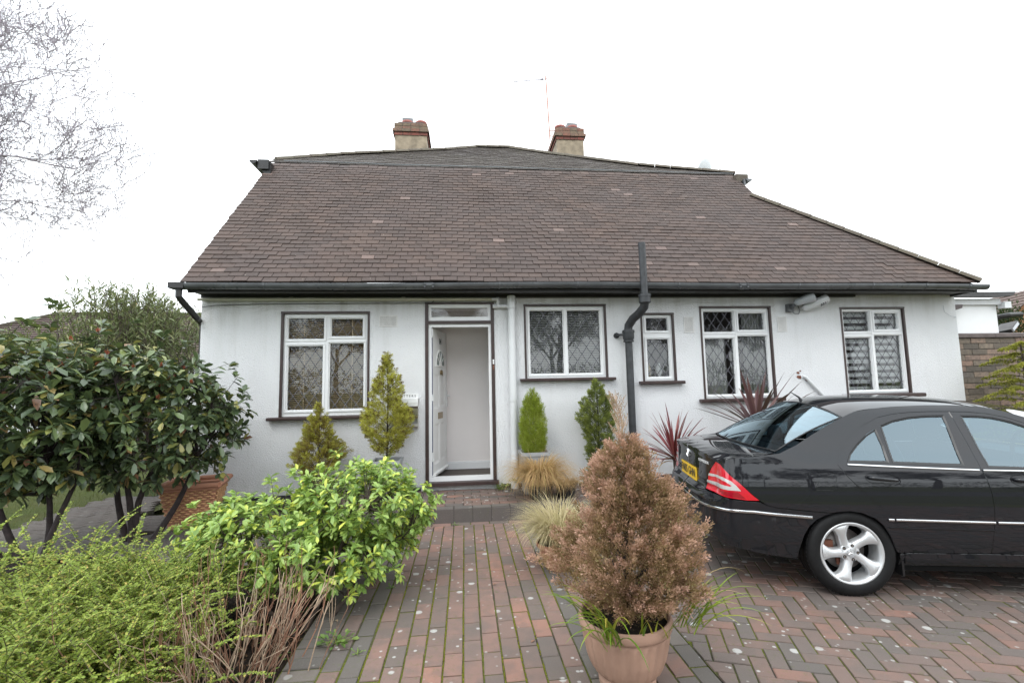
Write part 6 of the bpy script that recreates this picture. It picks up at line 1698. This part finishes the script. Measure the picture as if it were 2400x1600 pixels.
# --- cordylines
def cordyline(loc, h, n, L, wd, mat, label, elr=(.1, 1.45), dr=(.1, .7), azr=(0, 6.283)):
    r_ = empty('cordyline', loc, label=label, cat='cordyline')
    m = MB(); m.tube([(0, 0, 0), (.01, 0, h * .5), (0, 0, h + .04)], [.03, .026, .022], 8); m.ob('trunk', 'bark', r_, True)
    az = rng.uniform(azr[0], azr[1], n); el = rng.uniform(elr[0], elr[1], n) ; el = np.sort(el); z = h + .10 * (el / 1.45) - .04
    for i in range(n):
        blades('leaf', [(.01 * math.cos(az[i]), .01 * math.sin(az[i]), z[i])], az[i], el[i], rng.uniform(L[0], L[1]), wd * rng.uniform(.8, 1.15), rng.uniform(dr[0], dr[1]) * (1.25 - .5 * el[i]), mat, r_, 8, rnd=np.array([rng.random()]), twist=.4, fold=.18)
    return r_
cordyline((2.56, -.52, .2), .33, 64, (.42, .64), .026, 'cordyline_red', 'dark red spiky cordyline in a pot behind the car boot')
r_ = empty('planter', (2.56, -.52, 0), label='dark slatted tub under the red cordyline', cat='plant pot')
m = MB()
for k in range(14):
    a = k * 6.283 / 14; m.tube([(.15 * math.cos(a), .15 * math.sin(a), 0), (.18 * math.cos(a), .18 * math.sin(a), .30)], .034, 6)
m.ob('stave', 'fascia_paint', r_, kind='stuff'); m = MB(); m.lathe([(.001, .27), (.17, .27)], 16, capb=False); m.ob('compost', 'dark_soil', r_)
r_ = bpy.data.objects['cordyline']; blades('dead_leaf', [(0, 0, .30), (0, 0, .30), (0, .0, .28)], [3.4, -.3, 3.0], [.5, .4, .2], [.26, .24, .3], .03, [2.2, 2.2, 2.4], 'straw_grass', r_, 8)
cordyline((3.60, -.62, 0), .86, 34, (.62, .82), .052, 'cordyline_dark', 'larger bronze cordyline behind the car roof', (.35, 1.35), (.05, .5))
round_pot('planter', (3.60, -.62, 0), [(.15, 0), (.2, .3), (.215, .31), (.2, .31)], 'black_pot', 'black pot under the bronze cordyline')
# --- yellow green deodar at the right
dd_ = empty('deodar_cedar', (7.52, -.55, 0), label='young yellow green weeping cedar in front of the garden wall', cat='conifer tree')
mb = MB(); mb.tube([(0, 0, 0), (.02, 0, 1.1), (0, 0, 1.88), (.05, 0, 2.0)], [.035, .025, .009, .003], 7)
pos, dr_ = [], []
for i in range(60):
    z = .35 + 1.55 * (i / 60.) ** .9; L = (.80 - .30 * (z - .35)) * rng.uniform(.65, 1.1); 
    if z > 1.6: L *= (2.08 - z) / .5
    a = i * 2.4 + rng.normal(0, .3); S_ = 10; p = np.array([0, 0, z]); el = .25; pts = [p]
    for s in range(S_):
        e_ = el - .75 * (s / S_) ** 1.5; p = p + np.array([math.cos(a) * math.cos(e_), math.sin(a) * math.cos(e_), math.sin(e_)]) * L / S_; pts.append(p)
    pts = np.array(pts); mb.tube(pts[::2], [.008, .006, .005, .004, .003, .0015], 4, cap=False)
    for s in range(2, S_ + 1):
        for q in range(3):
            sa = a + rng.choice([-1, 1]) * rng.uniform(.5, 1.2); sl = rng.uniform(.06, .16) * (1 - .5 * s / S_); b0 = pts[s]; b1 = b0 + np.array([math.cos(sa) * sl, math.sin(sa) * sl, -.35 * sl])
            m_ = 34; t_ = rng.random(m_)[:, None]; pos.append(b0 * (1 - t_) + b1 * t_); dr_.append(unit(rng.normal(0, .6, (m_, 3)) + [math.cos(sa) * .5, math.sin(sa) * .5, .35]))
mb.ob('trunk', 'bark', dd_, True)
pos, dr_ = np.vstack(pos), np.vstack(dr_); leaves('foliage', T_NEEDLE, pos, dr_, rng.uniform(.022, .042, len(pos)), 'deodar_leaf', dd_, 1.3, kind='stuff')
# --- woven terracotta planter at the left
wp = empty('woven_planter', (-3.0, -.48, 0), R(14), label='large basket weave terracotta planter against the house corner', cat='planter')
m = MB(); hw0, hw1, h_ = .19, .285, .50
def rg_(w_, z): return [(-w_, -w_, z), (w_, -w_, z), (w_, w_, z), (-w_, w_, z)]
v = rg_(hw0, .0) + rg_(hw0 + .005, .07) + rg_(hw1 - .02, h_ - .07) + rg_(hw1 - .06, h_ - .08) + rg_(hw0, .1)
m.add(v, [(3, 2, 1, 0)] + [(i * 4 + k, i * 4 + (k + 1) % 4, (i + 1) * 4 + (k + 1) % 4, (i + 1) * 4 + k) for i in range(4) for k in range(4)]); m.ob('planter_body', 'terracotta', wp)
m = MB()
for (z, w_, r0) in ((h_ - .05, hw1, .028), (h_ - .085, hw1 - .012, .014)):
    c4 = rg_(w_, z)
    for k in range(4): m.tube([c4[k], c4[(k + 1) % 4]], r0, 10)
m.ob('rolled_rim', 'terracotta', wp, 'auto')
wv = MB(); rows, cols = 15, 12
for side in range(4):
    Mr = Matrix.Rotation(side * math.pi / 2, 4, 'Z')
    for j in range(rows):
        z0_ = .085 + j * .0245; w_ = hw0 + (hw1 - .02 - hw0) * (z0_ - .07) / (h_ - .14); y_ = -w_ - .004
        for i in range(cols):
            if (i + j) % 2: continue
            x0_ = -w_ + 2 * w_ * (i - .15) / cols; x1_ = -w_ + 2 * w_ * (i + 1.15) / cols
            x0_, x1_ = max(x0_, -w_), min(x1_, w_)
            pts = [(x0_ + (x1_ - x0_) * t_, y_ - .010 * math.sin(math.pi * t_), z0_) for t_ in (0, .25, .5, .75, 1)]
            wv.tube([Mr @ Vector(p) for p in pts], [.007, .0105, .0115, .0105, .007], 5, r=float(rng.random()))
wv.ob('basket_weave', 'wicker_clay', wp, kind='stuff')
m = MB(); m.add(rg_(hw1 - .035, h_ - .10), [(0, 1, 2, 3)]); m.ob('compost', 'dark_soil', wp)
# spilled soil beside it
m = MB(); m.lathe([(.001, .03), (.05, .028), (.10, .015), (.15, .001)], 16, fl=lambda a, z: 1 + .3 * math.sin(a * 3)); m.ob('soil_heap', 'dark_soil', None, True, loc=(-3.40, -.82, 0), label='small heap of dark soil spilled left of the woven planter', cat='soil heap')

# --- weeds, fallen leaves, grass tufts
def weed(loc, n, s, label, flat=.5, group=None):
    r_ = empty('weed', loc, label=label, cat='weed', **({'group': group} if group else {}))
    a = rng.uniform(0, 6.283, n); rad = s * np.sqrt(rng.random(n)); p = np.stack([rad * np.cos(a), rad * np.sin(a), s * .5 * rng.random(n)], 1)
    leaves('foliage', T_BIG, p * [1, 1, .9], unit(np.stack([np.cos(a), np.sin(a), rng.uniform(-.1, 1.0, n)], 1)), rng.uniform(.3, .55, n) * s, 'weed_leaf', r_, 1.2, rl=rng.normal(0, .3, n), kind='stuff')
    mb = MB()
    for q in p[:12]: mb.tube([(0, 0, 0), tuple(q * .6 + [0, 0, .004]), tuple(q)], .0014, 4, cap=False)
    mb.ob('stems', 'weed_leaf', r_, kind='stuff'); return r_
weed((-.745, -3.27, 0), 46, .085, 'leafy weed growing on the grey edging left of the path')
weed((-.60, -3.40, 0), 12, .035, 'tiny weed just right of the large leafy weed')
weed((-.55, -2.55, 0), 10, .04, 'small weed in the path joint below the green shrub')
weed((-.10, -2.0 + .95, .0), 10, .04, 'little weed at the foot of the doorstep kerb')
weed((.70, -3.66, 0), 16, .032, 'star shaped weed on the path left of the big pot'); weed((.62, -3.86, 0), 10, .022, 'second star shaped weed close to the foot of the big pot')
weed((.47, -.12, .15), 60, .10, 'leafy weed in the corner between the door and the white pipe'); weed((.63, -.22, .25), 30, .09, 'pale green sprig behind the straw grass')
weed((1.50, -.60, .1), 30, .07, 'small green plant beside the black pot at the doorstep end')
for i, (x, y, a) in enumerate(((-.80, -3.02, .6), (.22, -2.6, 1.9), (-.3, -2.45, 4), (.38, -3.4, 2.4))):
    o = ob('fallen_leaf', mesh('fallen_leaf', T_BIG[0] * .035 * np.array([1.1, 1, 1]), T_BIG[1], 'twig_pale' if i == 0 else 'twig_red'), None, (x, y, .004), (.1, .05, a), cat='leaf',
           label=['pale fallen leaf on the grey edging near the large weed', 'brown fallen leaf in the middle of the path', 'dark curled leaf on the path below the green shrub', 'small brown leaf on the path left of the big pot'][i])
n = 5200; p = np.stack([rng.uniform(-9.5, -3.7, n), rng.uniform(-1.3, 6, n), np.full(n, -.03)], 1)
keep = np.array([not inpoly(a, b, lp) and (a < -4.0 or b < -1.0) for a, b, c in p]); p = p[keep]; n = len(p)
blades('lawn_tufts', p, rng.uniform(0, 6.28, n), rng.uniform(.8, 1.5, n), rng.uniform(.04, .10, n), .006, rng.uniform(.2, 1.2, n), 'lawn_blade', None, 3, kind='stuff', label='short green grass blades growing on the left lawn')
n = 420; p = np.stack([rng.uniform(-3.4, -1.0, n), rng.uniform(-3.6, -1.9, n), np.full(n, -.06)], 1)
leaves('ground_cover', T_BIG, p, unit(rng.normal(0, 1, (n, 3)) + [0, 0, .7]), rng.uniform(.02, .05, n), 'weed_leaf', None, 1.1, kind='stuff', label='scattered low green seedlings on the soil bed')
leafmat('leaf_litter', [(0, (.06, .035, .02)), (.5, (.13, .075, .045)), (1, (.20, .13, .08))], .8, .1, .1)
n = 2600; p = np.stack([rng.uniform(-2.2, -.97, n), rng.uniform(-4.6, -2.0, n), np.full(n, -.045)], 1)
leaves('leaf_litter', T_SM, p, unit(rng.normal(0, 1, (n, 3)) * [1, 1, .3]), rng.uniform(.008, .025, n), 'leaf_litter', None, 1., kind='stuff', label='brown bark and leaf litter lying over the soil bed')
# ------------------------------------------------------------------ garden wall, neighbours and trees
gw = empty('garden_wall', (7.25, .06, 0), label='old stock brick garden wall with dark coping at the right', cat='wall')
core = MB(); core.box(0.0, 3.2, .012, .20, 0, 2.0); core.ob('mortar_core', 'mortar', gw)
BRK = [mesh('brick', *(lambda m: (m.v, m.f))(( lambda m: (m.box(-L / 2 + .005, L / 2 - .005, 0, .05, .0, .073), m)[1])(MB())), 'stock_brick') for L in (.25, .125)]
cnt = 0; far = MB()
for r_ in range(23, -1, -1):
    x = .0 if r_ % 2 else -.125
    z = r_ * .084 + .01
    while x < 3.15:
        L = .25
        if x < 0: xx, L_, me_ = x + .1875, .125, BRK[1]
        else: xx, L_, me_ = x + .125, .25, BRK[0]
        if cnt < 290 and x < 2.3: ob('brick', me_, gw, (xx, .0 + rng.normal(0, .0025), z), (0, 0, rng.normal(0, .006))); cnt += 1
        else: far.box(xx - L_ / 2 + .005, xx + L_ / 2 - .005, 0, .05, z, z + .073, float(rng.random()))
        x += L
far.ob('far_bricks', 'stock_brick', gw, kind='stuff')
for k in range(5):
    m = MB(); m.prism([(-.03, 0), (.23, 0), (.23, .05), (.10, .075), (-.03, .05)], k * .64 + .003, (k + 1) * .64 - .003, 'x'); m.ob('coping_stone', 'concrete_coping', gw, loc=(0, 0, 2.025))
# white side extension behind the wall
ex = empty('side_extension', (7.26, .34, 0), label='white flat roofed side extension rising behind the garden wall', cat='building')
m = MB(); m.box(0, 1.09, 0, 5, 0, 2.62); m.ob('wall', 'upvc_white', ex)
m = MB(); m.box(-.0, 1.12, -.05, -.001, 2.56, 2.655); m.ob('fascia_board', 'white_pipe', ex)
m = MB(); m.prism([(-.02, 2.44), (.0, 2.40), (.38, 2.50), (.40, 2.555), (-.02, 2.555)], -.10, -.052); m.ob('soffit_box', 'brown_paint', ex)
m = MB(); m.prism([(.10, 2.665), (.95, 2.665), (1.22, 2.685), (1.27, 2.745), (.10, 2.735)], -.16, -.06); m.ob('gutter', 'fascia_paint', ex)
m = MB(); m.box(1.125, 1.24, -.10, .0, 2.50, 2.60); m.ob('gutter_end', 'white_pipe', ex)
m = MB(); m.tube([(1.10, .1, 2.36), (1.30, .0, 2.40), (1.52, .0, 2.41)], .04, 8); m.ob('spout', 'fascia_paint', ex)
fl_ = empty('floodlight', (8.36, .42, 2.20), label='black floodlight fixed to the corner of the white extension', cat='floodlight')
m = MB(); m.box(0, .06, 0, .12, -.12, .10); m.ob('mount', 'fascia_paint', fl_)
m = MB(); M_ = Matrix.Translation((.20, -.04, 0)) @ Matrix.Rotation(R(-32), 4, 'Y') @ Matrix.Rotation(R(15), 4, 'Z'); m.box(-.14, .14, -.10, .12, -.03, .03, M=M_); m.ob('lamp_body', 'fascia_paint', fl_)
m = MB(); m.box(-.11, .11, -.105, -.101, -.022, .022, M=M_); m.box(-.11, .11, -.08, .1, -.034, -.0305, M=M_); m.ob('lamp_glass', 'lamp_grey', fl_)

def far_house(loc, w_, d, hw, hr, wallm, rot, label, chim=None, gable=False):
    h_ = empty('neighbour_house', loc, R(rot), label=label, cat='house')
    v, f = plate([(w_ * .15, .9, w_ * .35, 2.1), (w_ * .6, .9, w_ * .8, 2.1)], 0, w_, 0, hw, 0, .2)
    m = MB(); m.add(v, f); m.box(0, .2, .2, d, 0, hw); m.box(w_ - .2, w_, .2, d, 0, hw); m.box(.2, w_ - .2, d - .2, d, 0, hw)
    if gable: m.prism([(0, hw), (w_, hw), (w_ / 2, hr - .1)], 0.02, .2, 'y')
    m.ob('wall', wallm, h_)
    for a in (.15, .6):
        m = MB(); vv, ff = plate([(w_ * a + .06, .96, w_ * (a + .1) - .03, 2.04), (w_ * (a + .1) + .03, .96, w_ * (a + .2) - .06, 2.04)], w_ * a, w_ * (a + .2), .9, 2.1, .06, .1); m.add(vv, ff); wn_ = m.ob('window', 'upvc_white', h_)
        ob('pane', mesh('pane', [(w_ * a, .09, .9), (w_ * (a + .2), .09, .9), (w_ * (a + .2), .09, 2.1), (w_ * a, .09, 2.1)], [(0, 1, 2, 3)], 'window_glass'), wn_)
    e = .4; m = MB()
    if gable: v = [(-e, -e, hw - .1), (w_ + e, -e, hw - .1), (w_ / 2, -e, hr), (w_ / 2, d + e, hr), (-e, d + e, hw - .1), (w_ + e, d + e, hw - .1)]; f = [(0, 2, 3, 4), (1, 5, 3, 2)]
    else: r0 = min(w_, d) / 2; v = [(-e, -e, hw - .1), (w_ + e, -e, hw - .1), (w_ + e, d + e, hw - .1), (-e, d + e, hw - .1), (r0, d / 2, hr), (w_ - r0 + .01, d / 2, hr)]; f = [(0, 1, 5, 4), (1, 2, 5), (2, 3, 4, 5), (3, 0, 4)]
    m.add(v, f)
    # courses of tiles as stepped battens on the slopes facing us
    for fi in f:
        q = [Vector(v[i]) for i in fi]
        nn = (q[1] - q[0]).cross(q[-1] - q[0]).normalized()
        if nn.z < 0: nn = -nn
        zt = max(p.z for p in q); lo = [p for p in q if p.z < hw + .01]; hi = [p for p in q if p.z > hw + .01]
        if len(lo) < 2: continue
        a0, a1 = lo[0], lo[-1] if len(lo) == 2 else lo[1]
        if len(hi) == 1: b0 = b1 = hi[0]
        else:
            b0, b1 = hi[0], hi[1]
            if (b0 - a0).length > (b1 - a0).length: b0, b1 = b1, b0
        for k in range(22):
            t_, t2 = k / 22, (k + 1.1) / 22; t2 = min(1, t2)
            p = [a0.lerp(b0, t_) + nn * .05, a1.lerp(b1, t_) + nn * .05, a1.lerp(b1, t2) + nn * .012, a0.lerp(b0, t2) + nn * .012]
            m.add(p + [p[0] - nn * .04, p[1] - nn * .04], [(0, 1, 2, 3), (4, 5, 1, 0)], .2 + .02 * (k % 3))
    rf = m.ob('roof', 'far_tile', h_)
    if not gable:
        m = MB(); 
        for a, b in ((0, 4), (1, 5), (4, 5)): m.tube([Vector(v[a]) + Vector((0, 0, .05)), Vector(v[b]) + Vector((0, 0, .05))], .09, 6)
        m.ob('ridge_tiles', 'mossy_ridge', rf)
    if chim:
        m = MB(); m.box(chim[0], chim[0] + .9, chim[1], chim[1] + .6, hw, chim[2]); m.box(chim[0] - .06, chim[0] + .96, chim[1] - .06, chim[1] + .66, chim[2] - .25, chim[2] - .1); c_ = m.ob('chimney', 'stock_brick', rf)
        m = MB(); m.tube([(chim[0] + .3, chim[1] + .3, chim[2]), (chim[0] + .3, chim[1] + .3, chim[2] + .35)], .12, 10); c_2 = m.ob('chimney_pot', 'terracotta', rf)
    return h_
tile_mat('far_tile', 0, [(0, (.085, .065, .060)), (.3, (.115, .08, .07)), (1, (.15, .10, .085))])
far_house((-21.3, 12.2, 0), 13.5, 7.6, 2.7, 5.02, 'white_roughcast', 4, 'neighbouring bungalow roof beyond the shrubs at far left', (6.2, 3.9, 5.35))
far_house((26.04, 16.34, 0), 8, 10, 2.2, 6.06, 'brick_orange', -20, 'orange brick neighbour house with a gable at far right', None, True)
far_house((16.5, 9.5, 0), 8, 5, 2.2, 3.75, 'white_roughcast', 8, 'low grey roofed outbuilding beyond the garden wall at right')

def foliage_ball(name, loc, ells, n, T, ls, mat, label, wid=.5, cat='bush', upb=.3, trunk=None, **k):
    r_ = empty(name, loc, label=label, cat=cat, **k); P, D = [], []
    tot = sum(e[3] * e[4] * e[5] for e in ells)
    for e in ells:
        m_ = int(n * e[3] * e[4] * e[5] / tot); u = unit(rng.normal(0, 1, (m_, 3))); c = np.array(e[:3]); q = .6 + .4 * rng.random(m_) + .08 * rng.normal(0, 1, m_)
        P.append(c + u * np.array(e[3:6]) * q[:, None]); D.append(unit(u + [0, 0, upb] + rng.normal(0, .5, u.shape)))
    P, D = np.vstack(P), np.vstack(D); ok = P[:, 2] > .02; P, D = P[ok], D[ok]
    cl_ = np.array([noise.noise(tuple(p * 1.7)) for p in P]); keep = cl_ > -.28; P, D, cl_ = P[keep], D[keep], cl_[keep]
    leaves('foliage', T, P, D, ls * rng.uniform(.7, 1.3, len(P)), mat, r_, wid, rl=rng.uniform(-1, 1, len(P)), rnd=np.mod(.5 + .5 * cl_ + .35 * rng.random(len(P)), 1), kind='stuff')
    mb = MB()
    for i in range(26):
        p = P[int(rng.integers(0, len(P)))]; twig_mesh(mb, (rng.normal(0, .08), rng.normal(0, .08), 0), tuple(p * .95), (trunk or .02), .004, .06, 6, 5)
    mb.ob('trunk', 'bark', r_, True); return r_
# oleander like bush behind the left corner: upright shoots with narrow leaves
ol = empty('narrow_leaved_bush', (-4.72, 1.1, -.03), label='tall narrow leaved bush behind the left corner of the house', cat='bush')
mb = MB(); pos, dirs, sz = [], [], []
for i in range(330):
    bx, by = rng.normal(0, .36), rng.normal(0, .4); 
    tx = bx * 1.35 + rng.normal(0, .22); ty = by * 1.4; top = 2.95 * (1 - .20 * (tx / 1.05) ** 2) - .12 * abs(ty) + rng.normal(0, .10)
    if tx < -.35: top -= .35 * (abs(tx) - .35)
    a, b = Vector((bx * .5, by * .5, .4)), Vector((tx, ty, top)); pts = twig_mesh(mb, a, b, .006, .0018, .05, 6, 4)
    m_ = 44; t_ = rng.uniform(.42, 1.0, m_); p = np.array([tuple(a.lerp(b, x)) for x in t_]) ; az = rng.uniform(0, 6.28, m_)
    pos.append(p); dirs.append(np.stack([np.cos(az) * .8, np.sin(az) * .8, rng.uniform(.3, 1.1, m_)], 1)); sz.append(rng.uniform(.07, .13, m_))
mb.ob('stems', 'bark', ol, True, kind='stuff'); leaves('foliage', T_SM, np.vstack(pos), unit(np.vstack(dirs)), np.concatenate(sz), 'oleander_leaf', ol, .28, rl=rng.uniform(-1, 1, 330 * 44), kind='stuff')
pm = empty('palm', (-7.0, 2.6, 0), label='small green palm with upright fronds left of the tall bush', cat='palm')
m = MB(); m.tube([(0, 0, 0), (0, 0, 1.9)], [.09, .07], 8); m.ob('trunk', 'bark', pm, True)
for k in range(9):
    a = k * .7 + .2; n = 34; t_ = np.linspace(.25, 1, n); c = np.array([math.cos(a), math.sin(a), 0]); L = 1.0
    bx = np.stack([c[0] * L * t_ * .8, c[1] * L * t_ * .8, 1.9 + .75 * t_ - .45 * t_ ** 2], 1)
    blades('frond', np.vstack([bx, bx]), np.concatenate([np.full(n, a + 1.0), np.full(n, a - 1.0)]), .9, .36, .02, .5, 'oleander_leaf', pm, 4, kind='stuff')
foliage_ball('hedge', (-9.6, 3.4, 0), [(-.6, 0, .8, 2.2, .7, .85), (1.6, .2, .9, 1.6, .7, .9)], 16000, T_SM, .07, 'oleander_leaf', 'clipped green hedge beyond the left lawn', .6, 'hedge')
foliage_ball('hedge', (-14.5, 5.4, 0), [(0, 0, 1.0, 4, .8, 1.2)], 12000, T_SM, .10, 'dark_hedge_leaf', 'dark hedge at the far left edge of the lawn', .6, 'hedge')
foliage_ball('tree', (16.1, 6.2, 0), [(0, 0, 2.1, .75, .9, 1.5), (-.3, 0, 2.9, .4, .5, .7)], 11000, T_SM, .09, 'dark_hedge_leaf', 'dark evergreen tree between the extension and the right neighbour', .6, 'tree', trunk=.05)
foliage_ball('hedge', (13.5, 4.5, 0), [(0, 0, .9, 4.5, .8, .95)], 12000, T_SM, .09, 'dark_hedge_leaf', 'dark hedge behind the right garden wall', .6, 'hedge')

# bare winter trees
def bare_tree(seed, H_=13., spread=1.0, levels=5, minr=.006):
    kk = [3, 7, 7, 6, 5, 4] if levels < 6 else [3, 7, 6, 6, 4, 3, 2]
    rs = np.random.default_rng(seed); segs = []
    def grow(p, d, L, r, lv):
        n = 5 if lv < 3 else 4; pts = [p]; q = p.copy(); dd_ = d.copy()
        for s in range(n):
            dd_ = unit(dd_ + rs.normal(0, .10 + .05 * lv, 3) + np.array([0, 0, (.05 if lv < 4 else .12) if levels < 6 else (.03 if lv < 3 else .10)])); q = q + dd_ * L / n; pts.append(q)
        rad = [max(minr, r * (1 - .55 * s / n)) for s in range(n + 1)]; segs.append((pts, rad, lv))
        if lv >= levels: return
        kids = kk[lv]
        for k in range(kids):
            t_ = (.35 if lv else .55) + (1 - (.35 if lv else .55)) * (k + rs.random()) / kids; i = min(n - 1, int(t_ * n)); b = pts[i] + (pts[i + 1] - pts[i]) * (t_ * n - i)
            ax_ = unit(pts[i + 1] - pts[i]); v_ = unit(np.cross(ax_, rs.normal(0, 1, 3))); ang = rs.uniform(.45, .95) * spread
            nd = unit(ax_ * math.cos(ang) + v_ * math.sin(ang)); grow(b, nd, L * (rs.uniform(.5, .72) if levels < 6 else rs.uniform(.52, .80) * (.72 if lv == 0 else 1)), rad[i] * (.55 if levels < 6 else .45), lv + 1)
    grow(np.array([0., 0, 0]), np.array([0., 0, 1]), H_ * .42, H_ * .021, 0)
    mb = MB()
    for pts, rad, lv in segs: mb.tube(pts if lv < 4 else [pts[0], pts[2], pts[-1]], rad if lv < 4 else [rad[0], rad[2], rad[-1]], 7 if lv < 2 else (4 if lv < 4 else 3), cap=False)
    return mb
# the left tree: its limbs reach in from beyond the picture edge
tr = empty('bare_tree', (-19.6, 9.3, -1.2), label='bare winter tree reaching in from the left picture edge', cat='tree')
mb = bare_tree(21, 23., .95, 6, .0085); mb.ob('branches', 'winter_twig', tr, True)
simple('street_twig', (.07, .06, .055), .9, var=.2)
me_t = bare_tree(5, 11., 1.0, 5, .010).me('branches', 'street_twig', True)
for i, (x, y, a, s) in enumerate(((-4.2, -18, 2.6, .9), (5.2, -19, .8, .95), (14.5, -18, 5.5, .9), (-9.5, -30, .3, 1.), (-4.5, -34, 1.9, 1.1), (1.0, -31, 3.1, .95), (7.5, -33, 4.2, 1.1), (-16, -34, 5, 1.05), (14, -30, 2.2, 1.), (20, -34, .9, 1.1), (27, -31, 3.7, 1.), (35, -33, 5.2, 1.1), (-25, -33, 4.4, 1.))):
    t_ = empty('street_tree', (x, y, 0), a, label='bare street tree standing in the row across the road', cat='tree', group='bare street trees across the road'); t_.scale = (s, s, s)
    ob('branches', me_t, t_)
sheet('road', [(-60, -17), (60, -17), (60, -10.5), (-60, -10.5)], -.10, 'asphalt', label='asphalt road running past behind the viewer')
foliage_ball('hedge', (0, -36, 0), [(x, 0, 1.4, 7, 1.2, 2.0) for x in (-26, -14, -2, 10, 22, 34)], 22000, T_SM, .26, 'dark_hedge_leaf', 'dark hedge across the road behind the viewer', .7, 'hedge')
